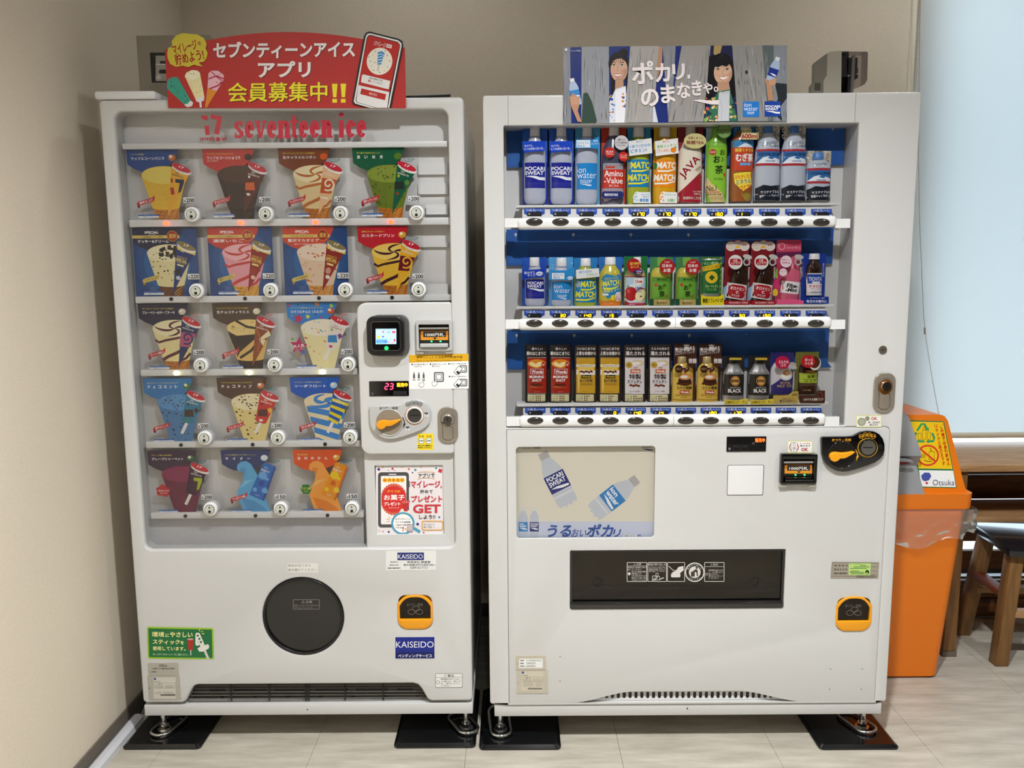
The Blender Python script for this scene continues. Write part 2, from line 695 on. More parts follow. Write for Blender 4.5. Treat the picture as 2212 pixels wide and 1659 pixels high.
# roller blind
bl = thing('roller_blind', 'pale blue-white fabric roller blind lowered over the window', 'blind', (3.3, YW-.03, .72))
bm_ = bpy.data.materials.new('blind_fabric')
bm_.use_nodes = True
nt = bm_.node_tree
nt.nodes.clear()
_o = nt.nodes.new('ShaderNodeOutputMaterial')
_d = nt.nodes.new('ShaderNodeBsdfDiffuse')
_d.inputs[0].default_value = hx('#e6e8e6')
_t = nt.nodes.new('ShaderNodeBsdfTranslucent')
_t.inputs[0].default_value = hx('#f2f4f2')
_m = nt.nodes.new('ShaderNodeMixShader')
_m.inputs[0].default_value = .5
nt.links.new(_d.outputs[0], _m.inputs[1])
nt.links.new(_t.outputs[0], _m.inputs[2])
nt.links.new(_m.outputs[0], _o.inputs[0])
BX0 = at(1990, 5, Y=YW-.03).x
box('fabric', BX0, 4.75, YW-.0305, YW-.0295, .735, 2.62, bm_, bl)
cyl('bottom_rail', (BX0, YW-.03, .731), (4.75, YW-.03, .731), .011, mat('rail_cream', '#d9cfba', .5), bl)
cyl('roller_tube', (BX0, YW-.03, 2.65), (4.75, YW-.03, 2.65), .03, mat('rail_cream'), bl)
# bead chain of the blind
pts = []
yb = YW-.055
for (a, b) in (((1987, -30), (1974, 198)), ((1988, -30), (1985, 198))):
    p, q = at(a[0], a[1], Y=yb), at(b[0], b[1], Y=yb)
    n = int((q-p).length/.0065)
    pts += [p.lerp(q, i/n) for i in range(n)]
ch = [at(u, v, Y=yb) for u, v in ((1985, 198), (1984, 340), (1986, 470), (1995, 680), (2000, 730), (2014, 820), (2030, 905), (2034, 930))]
for p, q in zip(ch, ch[1:]):
    n = max(1, int((q-p).length/.0065))
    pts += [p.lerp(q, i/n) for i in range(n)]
bm = bmesh.new()
for p in pts:
    bmesh.ops.create_icosphere(bm, subdivisions=1, radius=.0022, matrix=Matrix.Translation(p))
bc = thing('bead_chain', 'beige bead pull chain hanging in front of the blind edge', 'chain', pts[0])
o = link('beads', bm_mesh(bm, 80), mat('bead_beige', '#b7a596', .5), bc)
o['kind'] = 'stuff'
q0 = at(1997, 715, Y=yb)
cyl('connector', q0+Vector((0, 0, .012)), q0-Vector((-.002, 0, .012)), .0035, mat('bead_beige'), bc, n=10)
# ---------------------------------------------------------------- shared fittings of the machines
def pxrect(P, u0, v0, u1, v1, d=0.0):
    a, b = P(u0, (v0+v1)/2, d)[0], P(u1, (v0+v1)/2, d)[0]
    z1, z0 = P((u0+u1)/2, v0, d)[1], P((u0+u1)/2, v1, d)[1]
    return a, z0, b, z1


def pbox(name, P, Y, u0, v0, u1, v1, d0, d1, m, parent, bev=0, label=None):
    x0, z0, x1, z1 = pxrect(P, u0, v0, u1, v1, d0)
    return box(name, x0, x1, Y+d0, Y+d1, z0, z1, m, parent, bev, label=label)


def pplate(name, P, Y, u0, v0, u1, v1, d0, d1, m, parent, r=.005, bev=0, holes=(), label=None):
    return plate(name, [rrect(*pxrect(P, u0, v0, u1, v1, d0), r)]+list(holes), Y+d0, Y+d1, m, parent, bev, label=label)


def arc(A, cx, cy, rx, ry, a0, a1, t0, t1, col, n=18):
    """crescent stroke: t0 thickness on the sides, t1 at top and bottom"""
    P, F_ = [], []
    for i in range(n+1):
        a = math.radians(a0+(a1-a0)*i/n)
        c, s = math.cos(a), math.sin(a)
        k = t0*abs(c)+t1*abs(s)
        P += [(cx+rx*c, cy-ry*s), (cx+(rx-k)*c, cy-(ry-min(k, t1*1.3))*s)]
    F_ = [(2*i, 2*i+1, 2*i+3, 2*i+2) for i in range(n)]
    A._add(P, F_, col, True)


def slab(A, ch, x0, x1, yt, yb, col):
    w, h = x1-x0, yb-yt
    cx, cy = (x0+x1)/2, (yt+yb)/2
    st = h*.27
    sl = h*.11
    R = lambda a, b, c, d: A.rect(a, b, c, d, col, same=True)
    if ch == 'e':
        arc(A, cx, cy, w/2, h/2, 0, 325, st, h*.13, col)
        R(x0+st*.8, cy-h*.06, x1-.2, cy+h*.05)
    elif ch == 'c':
        arc(A, cx, cy, w/2, h/2, 40, 322, st, h*.13, col)
        A.ell(x1-st*.45, cy-h*.24, st*.5, h*.13, col, same=True, n=14)
    elif ch == 's':
        arc(A, cx, yt+h*.28, w*.46, h*.28, 25, 215, st*.8, h*.12, col)
        arc(A, cx, yb-h*.28, w*.48, h*.28, 205, 395, st*.8, h*.12, col)
        A.poly([(x0+w*.03, yt+h*.33), (x0+w*.33, yt+h*.26), (x1-w*.02, yb-h*.34), (x1-w*.34, yb-h*.24)], col, same=True)
        R(x1-w*.3, yt+h*.02, x1-w*.12, yt+h*.32)
        R(x0+w*.1, yb-h*.33, x0+w*.26, yb-h*.02)
    elif ch == 'v':
        A.poly([(x0+w*.08, yt), (x0+w*.40, yt), (cx+w*.12, yb), (cx-w*.12, yb)], col, same=True)
        A.poly([(x1-w*.26, yt), (x1-w*.08, yt), (cx+w*.12, yb), (cx-w*.05, yb)], col, same=True)
        R(x0, yt, x0+w*.48, yt+sl)
        R(x1-w*.4, yt, x1, yt+sl)
    elif ch == 'n':
        R(x0+w*.1, yt, x0+w*.1+st, yb)
        R(x0, yt, x0+w*.3, yt+sl)
        arc(A, x1-w*.1-w*.26, yt+h*.4, w*.3, h*.4, 0, 150, st, h*.15, col)
        R(x1-w*.06-st, yt+h*.38, x1-w*.06, yb)
        R(x0, yb-sl, x0+w*.46, yb)
        R(x1-w*.46, yb-sl, x1+w*.04, yb)
    elif ch == 't':
        st = h*.22
        R(x0+w*.2, yt-h*.26, x0+w*.2+st, yb-h*.14)
        A.poly([(x0+w*.2, yt-h*.08), (x0+w*.2+st*.6, yt-h*.3), (x0+w*.2+st, yt-h*.3), (x0+w*.2+st, yt)], col, same=True)
        R(x0-w*.1, yt, x1+w*.04, yt+h*.13)
        arc(A, x0+w*.62, yb-h*.2, w*.42, h*.2, 180, 345, st, h*.13, col)
    elif ch == 'i':
        R(cx-st/2, yt, cx+st/2, yb)
        R(x0, yt, cx, yt+sl)
        R(x0, yb-sl, x1, yb)
        A.ell(cx, yt-h*.3, st*.55, h*.13, col, same=True, n=16)


def coin_return(P, Y, par, u0, v0, u1, v1):
    x0, z0, x1, z1 = pxrect(P, u0, v0, u1, v1)
    w, h = x1-x0, z1-z0
    xc = (x0+x1)/2

    def outline(i):
        out = []
        for k in range(25):
            t = 1-2*k/24
            out.append((xc+(w/2-i)*t, z1-i-(h*.27)*abs(t)**3))
        r = .3*w
        for k in range(9):
            a = math.radians(180+90*k/8)
            out.append((x0+i+r+r*math.cos(a), z0+i+r+r*math.sin(a)))
        for k in range(9):
            a = math.radians(270+90*k/8)
            out.append((x1-i-r+r*math.cos(a), z0+i+r+r*math.sin(a)))
        return out
    c = plate('coin_return', [outline(0), outline(.006)], Y-.003, Y+.02, YELLOW, par, .002, label='amber coin return cup')
    plate('back_wall', [outline(.002)], Y+.021, Y+.024, mat('amber_inside', '#a8742a', .5), c)
    plate('flap', [[p for p in outline(.007) if p[1] > z0+h*.3]], Y+.004, Y+.007, SMOKEGL, c, label='smoked clear flap')
    lip = [(x, z) for x, z in outline(.003) if z < z0+h*.5]
    lip = [(x, min(z, z0+h*.29)) for x, z in lip]
    plate('lip', [lip], Y-.004, Y+.03, YELLOW, c, .002)
    A = Art(lambda u, v: P(u, v, .003))
    mu = (u0+u1)/2
    A.text('おつり・返却', mu-18, v0+17, mu+16, v0+24, '#6e665c', .01)
    for dx, dy in ((-8, 0), (2, -7), (9, 0)):
        A.ring(mu+dx, v0+36+dy, 8, 6, 1.2, '#6e665c', same=True)
    A.build('marking', c, Y+.0035)


def coin_unit(P, Y, par, crop, body, recess, tcol, ringc, gloss):
    g = Art(P, crop)
    fr = [(235, 660), (242, 630), (265, 615), (700, 608), (800, 600), (870, 565), (940, 528), (1060, 505), (1180, 515), (1270, 560), (1335, 640), (1368, 740), (1370, 850),
          (1345, 940), (1290, 1010), (1200, 1070), (1050, 1130), (850, 1195), (720, 1230), (620, 1238), (520, 1225), (420, 1180), (330, 1110), (270, 1020), (245, 920)]
    loop = [P(crop[0]+x/crop[2], crop[1]+y/crop[2], -.01) for x, y in fr][::-1]
    c = plate('coin_unit', [loop], Y-.012, Y+.004, body, par, .003, label='coin slot and change lever unit')

    def q(x, y, d=-.0125):
        return P(crop[0]+x/crop[2], crop[1]+y/crop[2], d)
    # dial recess rim
    cx, cz = q(605, 930)
    r = abs(q(850, 930)[0]-cx)
    link('dial', tube_mesh([(cx+r*math.cos(t), Y-.0125, cz+r*math.sin(t)) for t in [i*math.pi/18 for i in range(36)]], .0018, 6, True), body, c)
    bm = bmesh.new()
    bm_cyl(bm, (cx, Y-.010, cz), (cx, Y-.0132, cz), r*.96, n=36)
    link('dial_face', bm_mesh(bm, 30), recess, c)
    lev = [(372, 965), (385, 920), (430, 888), (490, 880), (600, 892), (700, 885), (800, 865), (822, 880), (770, 920), (700, 960), (640, 990), (560, 992), (515, 1035), (450, 1052), (395, 1022)]
    plate('lever', [[q(x, y, -.02) for x, y in lev][::-1]], Y-.028, Y-.014, YELLOW, c, .002, label='amber change lever')
    sx, sz = q(1070, 800)
    sr = abs(q(1200, 800)[0]-sx)
    bm = bmesh.new()
    bm_cyl(bm, (sx, Y-.011, sz), (sx, Y-.0165, sz), sr, n=36)
    link('coin_slot', bm_mesh(bm, 30), CHROME, c)
    link('slot_bezel', tube_mesh([(sx+sr*1.1*math.cos(t), Y-.013, sz+sr*1.1*math.sin(t)) for t in [i*math.pi/18 for i in range(36)]], .003, 8, True), WHITE2 if not gloss else BLACKG, c)
    A = Art(lambda u, v: P(u, v, -.0125), crop)
    A.ring(1065, 805, 180, 172, 14, ringc)
    A.text('おつり・返却', 425, 640, 765, 695, tcol, .02, same=True)
    for (x, y), t in zip(((948, 603), (1022, 577), (1095, 577), (1170, 600)), ('500', '100', '50', '10')):
        A.ring(x, y, 42, 42, 7, tcol)
        A.text(t, x-28, y-15, x+28, y+15, tcol, .02, same=True)
    A.line([(845, 835), (880, 900), (885, 960)], 16, tcol if gloss else '#1a1a1a')
    A.poly([(865, 955), (910, 945), (860, 1045)], tcol if gloss else '#1a1a1a')
    for x, y in ((1285, 785), (940, 1040)):
        A.rect(x-32, y-35, x+32, y-2, '#4a4a4a' if not gloss else '#1c1c1c')
        A.rect(x-32, y-2, x-14, y+40, '#f0f0f0' if not gloss else '#262626', same=True)
        A.rect(x+14, y-2, x+32, y+40, '#f0f0f0' if not gloss else '#262626', same=True)
    A.build('marking', c, Y-.0125, step=3e-5)
    B = Art(lambda u, v: P(u, v, -.0165), crop)
    B.rect(985, 793, 1155, 812, '#151515')
    B.build('slit', c, Y-.0168)


def lock(P, Y, par, u0, v0, u1, v1, brown=False):
    x0, z0, x1, z1 = pxrect(P, u0, v0, u1, v1)
    w = x1-x0
    xc = (x0+x1)/2
    c = plate('lock', [rrect(x0, z0, x1, z1, (w*.42,)*4, 8)], Y-.006, Y+.004, mat('lock_taupe', '#a59a8b', .3, metal=.5), par, .002, label='metal door lock plate')
    zl = z1-w*.62
    lp = ellip(xc, zl, w*.34, w*.38, 30)
    bz = z0+w*.3
    key = [p for p in lp if p[1] >= zl-w*.25]
    key = sorted(key, key=lambda p: math.atan2(p[1]-zl, p[0]-xc))
    loop = key+[(xc-w*.25, zl-w*.42), (xc-w*.26, bz), (xc-w*.12, bz-w*.12), (xc+w*.12, bz-w*.12), (xc+w*.26, bz), (xc+w*.25, zl-w*.42)]
    plate('handle_plate', [loop], Y-.0075, Y-.004, mat('lock_taupe'), c, .0012)
    link('outline', tube_mesh([(a, Y-.0072, b) for a, b in loop], .0007, 5, True), mat('lock_outline', '#4a4036', .5), c)
    if brown:
        plate('collar', [ellip(xc, zl-.002, w*.31, w*.36, 28)], Y-.0085, Y-.006, mat('bronze_collar', '#7a4a10', .35, metal=.4), c)
    cyl('lock_cylinder', (xc, Y-.016, zl), (xc, Y-.004, zl), w*.21, CHROME, c, r1=w*.27, n=28)
    b_ = box('keyway', xc-.001, xc+.001, Y-.0165, Y-.0155, zl-.004, zl+.004, BLACK, c)


def bill_slot(P, Y, par, u0, v0, u1, v1, body, dark):
    x0, z0, x1, z1 = pxrect(P, u0, v0, u1, v1, -.01)
    w, h = x1-x0, z1-z0
    c = plate('bill_validator', [rrect(x0, z0, x1, z1, .006), rrect(x0+w*.07, z0+h*.10, x1-w*.09, z1-h*.16, .002)], Y-.016, Y+.004, body, par, .0015, label='banknote slot marked for 1000 yen')
    box('throat', x0+w*.05, x1-w*.07, Y-.004, Y, z0+h*.08, z1-h*.14, DARK, c)
    cyl('roller_bar', (x0+w*.09, Y-.011, z1-h*.29), (x1-w*.11, Y-.011, z1-h*.29), h*.035, GREY, c, n=12)
    box('tray', x0+w*.11, x1-w*.12, Y-.024, Y-.003, z0+h*.12, z0+h*.24, body, c, .002)
    for k in (0, 1):
        box('chin', (x0 if k == 0 else x1-w*.2), (x0+w*.2 if k == 0 else x1), Y-.012, Y+.002, z0-h*.1, z0+.002, mat('chin_grey', '#b5b0a6', .4), c, .002)
    A = Art(lambda u, v: P(u, v, -.008))
    W_, H_ = u1-u0, v1-v0
    r = lambda a, b, e, f, col: A.rect(u0+a*W_, v0+b*H_, u0+e*W_, v0+f*H_, col)
    r(.12, .36, .88, .66, '#e0922a')
    r(.12, .36, .88, .5, '#b8701c')
    r(.19, .38, .82, .565, '#2a2420')
    A.text('1000円札', u0+.25*W_, v0+.43*H_, u0+.77*W_, v0+.545*H_, '#efe9df', .02)
    A.poly([(u0+.46*W_, v0+.58*H_), (u0+.57*W_, v0+.58*H_), (u0+.515*W_, v0+.65*H_)], '#2a2420')
    r(.13, .665, .88, .745, '#16201a')
    A.build('note_label', c, Y-.008)
    B = Art(lambda u, v: P(u, v, -.009))
    for t in (.42, .67):
        B.ell(u0+t*W_, v0+.70*H_, 2.2, 1.6, '#30ff70', same=True, n=10)
    B.build('guide_lamp', c, Y-.0095, GLOW)


def foot(par, x, y, lean=0, tiltz=0):
    f = cyl('foot', (x, y, .013), (x, y, .10), .0085, CHROME, par, n=16)
    cyl('nut', (x, y, .018), (x, y, .031), .015, CHROME, f, n=6)
    cyl('foot_pad', (x, y, .0125), (x, y, .018), .02, CHROME, f, n=24)
    lp = rrect(-.03, -.04, .03, .085, .029, 8)
    c, s = math.cos(lean), math.sin(lean)
    link('foot_ring', tube_mesh([(x+a*c-b*s, y+a*s+b*c, .020+max(0, b)*tiltz) for a, b in lp], .005, 8, True), CHROME, f)


# ---------------------------------------------------------------- ice cream machine
LM = thing('ice_cream_vending_machine', 'white ice cream vending machine with round dispensing hatch by the left wall', 'vending machine', (.4827, .38, 0))
mz = lambda v: HL(660, v)[1]
X0, X1 = XL0, XL1
zdoor = mz(1517)
wx0, wz0, wx1, wz1 = HL(243, 250)[0], mz(1190), HL(970, 250)[0], mz(238)
nx0, nx1, nx2, nx3 = HL(404, 1517)[0], HL(418, 1480)[0], HL(905, 1480)[0], HL(926, 1517)[0]
zn = mz(1479)
outl = rrect(X0, zdoor, X1, ZT, .012, 5)
outl = [p for p in outl]
# outline with the grille notch along the bottom edge (bottom-left corner first, going right)
bl_i = [p for p in outl if p[1] < 1 and p[0] < .4]
br_i = [p for p in outl if p[1] < 1 and p[0] > .4]
tr_i = [p for p in outl if p[1] > 1 and p[0] > .4]
tl_i = [p for p in outl if p[1] > 1 and p[0] < .4]
notch = [(nx0-.01, zdoor), (nx0, zdoor+.006), (nx1-.004, zn-.014), (nx1+.004, zn-.004), (nx1+.016, zn), (nx2-.02, zn), (nx2-.006, zn-.004), (nx2+.004, zn-.016), (nx3-.006, zdoor+.006), (nx3+.004, zdoor)]
door_loop = tr_i+tl_i+bl_i+notch+br_i
cxh, czh = HL(655, 1335)
rh = abs(HL(742, 1335)[0]-cxh)
crx = pxrect(lambda u, v, d=0: HL(u, v), 860, 1292, 931, 1361)
DT = .095
door = plate('door', [door_loop, rrect(wx0, wz0, wx1, wz1, .022, 8), ellip(cxh, czh, rh, rh), rrect(*crx, .02)], YL, YL+DT, WHITE, LM, .006)
box('cabinet', X0+.004, X1-.004, YL+DT+.004, .75, .118, ZT-.012, WHITE, LM, .004)
box('base', X0, X1, YL+.004, .74, ZB, mz(1523), WHITE, LM, .003)
box('hinge_cap', X0-.008, HL(335, 200)[0], -.006, .10, ZT+.001, ZT+.022, WHITE2, LM, .006)
link('top_cable', tube_mesh([(.62, .02, ZT+.004), (.8, .03, ZT+.006), (.93, .02, ZT+.008)], .004, 8), BLACK, LM)
for fx, fy, ln in ((HL(337, 1560)[0]+.005, .05, -.25), (HL(1004, 1560)[0]-.004, .05, .5), (.06, .66, 0), (.9, .66, 0)):
    foot(LM, fx, fy, ln)
# display interior
inner = plate('display_back', [[(wx0-.02, wz0-.01), (wx1+.01, wz0-.01), (wx1+.01, wz1+.01), (wx0-.02, wz1+.01)]], YL+.056, YL+.06, GREYW, LM)
pbox('lower_panel', PL, YL, 322, 1123, 786, 1189, .045, .049, mat('perforated_grey', '#c9c9cc', .5, noise=(700, '#b4b4ba')), LM)
_a, _b = HL(786, 1000)[0]-.001, mz(700)
plate('display_window', [[p for p in rrect(wx0+.001, wz0+.001, wx1-.001, wz1-.001, .021, 8) if not (p[0] > .6 and p[1] < 1)]+[(_a, wz0+.001), (_a, _b), (wx1-.001, _b)]], YL+.0125, YL+.0150, CLEAR, LM, label='clear acrylic display window')
# header lettering on the window
A = Art(lambda u, v: PL(u, v, .012))
RED = '#bd3343'
for chx, a, b in (('s', 505, 526.5), ('e', 528.5, 549), ('v', 549.5, 576), ('e', 577, 598), ('n', 599, 628), ('t', 628.5, 645), ('e', 646, 667.5), ('e', 670, 692), ('n', 693.5, 719), ('i', 733.5, 744), ('c', 748.5, 769.5), ('e', 771.5, 793)):
    slab(A, chx, a, b, 261.5, 300, RED)
A.build('header_lettering', door, YL+.012, PRINTG, label='red slab serif header lettering')
A = Art(lambda u, v: PL(u, v, .012))
# the broken 17 mark
A.poly([(434.5, 248), (448.5, 249), (448, 259), (440, 258.5), (434.5, 255)], RED, True)
A.poly([(441, 271), (451, 271.5), (453, 291.5), (443.5, 292)], RED, True)
A.poly([(455.5, 246.5), (479, 251), (478, 260), (473, 291), (462, 289.5), (468.5, 258.5), (454, 255.5)], RED, True)
for chx, a, b in (('s', 431, 435.5), ('e', 436, 440.5), ('v', 441, 446), ('e', 446, 450), ('n', 450.5, 456), ('t', 456, 460), ('e', 460, 464), ('i', 478, 480.5), ('c', 481, 485), ('e', 485.5, 489.5)):
    slab(A, chx, a, b, 297, 304.5, '#a82c38')
A.poly([(468, 295.5), (476, 299), (474, 307), (466, 305)], '#a82c38', True)
A.build('brand_mark', door, YL+.012, PRINTG, label='red broken 17 mark with small words')
# rails and shelves
rails = [(309, 321.5, 262, 969), (476, 491.5, 278, 974), (643, 657, 292, 976), (802, 815.5, 304, 773), (958, 971, 316, 779), (1111, 1123.5, 327, 785)]
for i, (a, b, u0, u1) in enumerate(rails):
    r_ = pbox('shelf_rail', PL, YL, u0, a, u1, b, .022, .045, WHITE2, LM, .0015)
    x0, z0, x1, z1 = pxrect(PL, u0, a, u1, b, .03)
    box('shelf_tray', x0+.005, x1-.003, YL+.045, YL+.0555, z0+.004, z1-.006, GREYW, r_)
LEDX = ((358, 520, 683, 846), (370, 530, 690, 848), (381, 539, 698), (392, 547, 703), (402, 553, 708))
LEDY = (484.5, 649, 810, 965, 1118)
BTX = ((413, 574, 736, 901), (423, 584, 746, 905), (433, 593, 752), (442, 600, 756), (454, 606, 760))
BTY = (465, 632, 793.5, 951, 1104.5)
ledm = {'red': mat('led_red', '#ff3020', .3, emit='#ff2a10', es=9), 'yellow': mat('led_warm', '#fff0a0', .3, emit='#fff2a0', es=14), 'off': mat('led_off', '#26262a', .3)}
LENS = mat('button_lens', '#c8cabc', .3)
for r in range(5):
    for k, u in enumerate(LEDX[r]):
        x, z = PL(u, LEDY[r], .022)
        st_ = 'red' if r == 0 else 'yellow' if r == 2 else 'off'
        cyl('led', (x, YL+.0195, z), (x, YL+.026, z), .0052, ledm[st_], LM, n=18, label={'red': 'glowing red lamp', 'yellow': 'glowing warm white lamp', 'off': 'unlit round lamp'}[st_])
        bx, bz = PL(BTX[r][k], BTY[r], .004)
        rad = .0205
        bm = bmesh.new()
        rings = []
        for yy_, rr_ in ((.0040, .0145), (.0042, .0165), (.0052, .0188), (.0072, .0201), (.0100, .0205), (.031, .0205)):
            rings.append([bm.verts.new((bx+rr_*math.cos(q_*math.pi/20), YL+yy_, bz+rr_*math.sin(q_*math.pi/20))) for q_ in range(40)])
        for ra, rb_ in zip(rings, rings[1:]):
            for q_ in range(40):
                bm.faces.new((ra[q_], ra[(q_+1) % 40], rb_[(q_+1) % 40], rb_[q_]))
        bm.faces.new(rings[0][::-1])
        bmesh.ops.recalc_face_normals(bm, faces=bm.faces)
        bt = link('select_button', bm_mesh(bm, 50), WHITE2, LM)
        cyl('button_ring', (bx, YL+.0030, bz), (bx, YL+.0046, bz), .0138, BLACK, bt, n=30)
        cyl('button_lens', (bx, YL+.0022, bz), (bx, YL+.0046, bz), .0126, LENS, bt, n=30)
        cyl('button_dot', (bx, YL+.0016, bz+.006), (bx, YL+.004, bz+.006), .0022, DARK, bt, n=12)
        cyl('button_dot', (bx, YL+.0016, bz-.006), (bx, YL+.004, bz-.006), .0042, DARK, bt, n=16)
# blank end slots with white flaps
for v in (447, 620):
    pbox('blank_flap', PL, YL, 922, v, 969, v+22, .043, .046, WHITE2, LM)
for v in (357, 400, 530):
    pbox('blank_strip', PL, YL, 905, v, 969, v+ (25 if v < 500 else 10), .047, .0555, WHITE2, LM)
# control panel
cx0 = HL(772, 700)[0]
cp = plate('control_panel', [rrect(cx0, mz(988), wx1+.0005, mz(660), (.008, .026, .026, .008), 8)], YL-.001, YL+.09, WHITE, LM, .005)
pn = plate('poster_panel', [rrect(HL(787, 1090)[0], wz0, wx1, mz(985), .004), rrect(*pxrect(PL, 811, 1012, 957, 1160, .018), .002)], YL+.018, YL+.03, WHITE, LM, .001)
# cashless reader
x0, z0, x1, z1 = pxrect(PL, 793, 689, 873, 775, -.03)
rd = plate('card_reader', [rrect(x0, z0, x1, z1, .022, 8)], YL-.034, YL+.002, mat('reader_black', '#121214', .35), cp, .004, label='black cashless payment reader')
plate('reader_base', [rrect(x0+.006, z0-.004, x1+.012, z1+.002, .024, 8)], YL-.012, YL+.001, mat('reader_grey', '#5a5854', .4), rd, .003)
x0, z0, x1, z1 = pxrect(PL, 803.5, 701.5, 865, 763.5, -.034)
plate('reader_bezel', [rrect(x0, z0, x1, z1, .009, 6)], YL-.0352, YL-.033, BLACKG, rd)
link('bezel_line', tube_mesh([(a, YL-.0352, b) for a, b in rrect(x0, z0, x1, z1, .009, 6)], .0005, 5, True), mat('line_gold', '#6e6650', .4), rd)
A = Art(lambda u, v: PL(u, v, -.035), (580, 650, 5.8211))
A.rect(1352, 388, 1612, 582, '#a8d0ee')
for (a, b, c, d, e) in ((1365, 420, 1408, 446, '#b8c8b8'), (1436, 415, 1458, 440, '#c05878'), (1492, 420, 1534, 446, '#88a8e0'), (1560, 418, 1600, 444, '#d04058'), (1365, 478, 1408, 504, '#d8c020'), (1355, 520, 1500, 575, '#6aa4ec'), (1505, 545, 1530, 570, '#e08898'), (1550, 555, 1575, 572, '#e08898'), (1578, 520, 1602, 548, '#c03048'), (1535, 522, 1546, 532, '#40a060')):
    A.rect(a, b, c, d, e, same=a > 1365)
A.poly(((1442, 475), (1460, 488), (1444, 502), (1428, 488)), '#3a58b0')
A.text('別ブランドを選択', 1366, 536, 1496, 560, '#1a3a70', .02)
A.text('キャッシュレス決済をご利用いただけます', 1366, 392, 1595, 402, '#2a4a80', .01)
A.build('reader_screen', rd, YL-.0353, SCREEN, label='lit blue reader screen')
gx, gz = PL(580+1487/5.8211, 650+633/5.8211, -.035)
cyl('reader_lamp', (gx, YL-.0345, gz), (gx, YL-.0362, gz), .0055, mat('led_green', '#18c040', .3, emit='#18e048', es=2.2), rd, n=18)
bill_slot(PL, YL, cp, 900, 697, 978, 765, SILVER, False)
# cashless instruction sticker
A = Art(lambda u, v: PL(u, v, -.0012), (770, 650, 8.5077))
A.rect(975, 1045, 2062, 1680, '#f2f1ee', 10)
A.poly([(970, 1052), (2058, 1036), (2062, 1170), (975, 1195)], '#dfa818')
A.text('キャッシュレス決済のご利用手順', 1112, 1075, 1950, 1125, '#2a220c', .018, rot=-.4)
A.text('How to buy an item by Cashless payment.', 1112, 1140, 1948, 1182, '#4a3a08', .0, rot=-.4)
for x, y, t1, t2 in ((1015, 1212, '先に商品を選んで', 'ください。'), (1352, 1210, '決済ブランドを', '選んでください。'), (1690, 1206, 'ICカードをタッチ', ''), (1700, 1440, 'QRコードをスキャン', '')):
    A.ell(x+12, y+14, 14, 14, '#1a2040')
    A.text(t1, x+40, y, x+(300 if t2 else 330), y+28, '#20243a', .015)
    if t2:
        A.text(t2, x+42, y+38, x+190, y+66, '#20243a', .015)
for i in range(3):
    x = 1062+i*88
    A.poly([(x-18, 1485), (x-18, 1420), (x-8, 1395), (x-8, 1370), (x+8, 1370), (x+8, 1395), (x+18, 1420), (x+18, 1485)], '#5a5a5a')
    A.rect(x-26, 1505, x+26, 1518, '#5a5a5a')
for x, y, w in ((1518, 1460, 92), (1965, 1315, 68), (1970, 1565, 68)):
    A.rect(x-w, y-w, x+w, y+w, '#6a6a6a', 24)
    A.rect(x-w*.72, y-w*.72, x+w*.72, y+w*.72, '#f0f0ee', 14)
    A.frame(x-w*.55, y-w*.55, x+w*.55, y+w*.55, 10, '#4a4a4a', 6)
for x, y in ((1205, 1590), (1445, 1570)):
    hand = [(x-55, y), (x-45, y-30), (x-20, y-10), (x+20, y-60), (x+48, y-78), (x+20, y-20), (x+45, y), (x+30, y+40), (x-10, y+60), (x-45, y+45)]
    A.poly(hand, '#f4f3f0')
    A.line(hand+[hand[0]], 6, '#303030')
for x, y, c in ((1870, 1340, '#f0efec'), (1865, 1575, '#f0efec')):
    A.rect(x-45, y-78, x+45, y+78, '#2a2a2a', 10, rot=40)
    A.rect(x-38, y-70, x+38, y+70, c, 6, rot=40)
    A.rect(x-34, y+20, x+34, y+62, '#2a2a2a', 2, rot=40)
A.build('cashless_sticker', cp, YL-.0014, label='white and yellow cashless payment steps sticker')
# small display
dp = pplate('price_display', PL, YL, 798, 830, 883.5, 862.5, -.003, .002, BLACKG, cp, .002, .0008, label='black display reading 23')
A = Art(lambda u, v: PL(u, v, -.003), (770, 810, 8.5077))
SEG = {'0': 'abcdef', '1': 'bc', '2': 'abged', '3': 'abgcd', '4': 'fgbc', '5': 'afgcd', '6': 'afgedc', '7': 'abc', '8': 'abcdefg', '9': 'abfgcd'}


def seg(A, ch, x0, y0, x1, y1, t, col, sk=.12):
    w, h = x1-x0, y1-y0
    f = lambda x, y: (x0+x*w+sk*h*(1-y), y0+y*h)
    S_ = {'a': ((0, 0), (1, 0)), 'b': ((1, 0), (1, .5)), 'c': ((1, .5), (1, 1)), 'd': ((0, 1), (1, 1)), 'e': ((0, .5), (0, 1)), 'f': ((0, 0), (0, .5)), 'g': ((0, .5), (1, .5))}
    for s_ in SEG[ch]:
        (a, b), (c, d) = S_[s_]
        e = .08
        a, c = a+(c-a)*e, c-(c-a)*e
        b, d = b+(d-b)*e, d-(d-b)*e
        A.line([f(a, b), f(c, d)], t, col, same=True)


seg(A, '2', 525, 215, 580, 318, 20, '#ff3050')
seg(A, '3', 612, 215, 668, 318, 20, '#ff3050')
A.build('lit_digits', dp, YL-.0034, GLOW)
A = Art(lambda u, v: PL(u, v, -.003), (770, 810, 8.5077))
A.text('販売中', 745, 200, 945, 280, '#ff9a10', .035)
A.build('lit_text', dp, YL-.0034, GLOW)
A = Art(lambda u, v: PL(u, v, -.003), (770, 810, 8.5077))
A.ell(298, 400, 28, 28, '#4a4a48')
A.rect(680, 350, 928, 425, '#1d1d1f')
A.build('sensor', dp, YL-.0033)
coin_unit(PL, YL, cp, (770, 810, 8.5077), SILVER, mat('taupe_dial', '#8f8472', .4), '#2c2c2c', '#c88a58', False)
lock(PL, YL, cp, 946, 886, 989, 964)
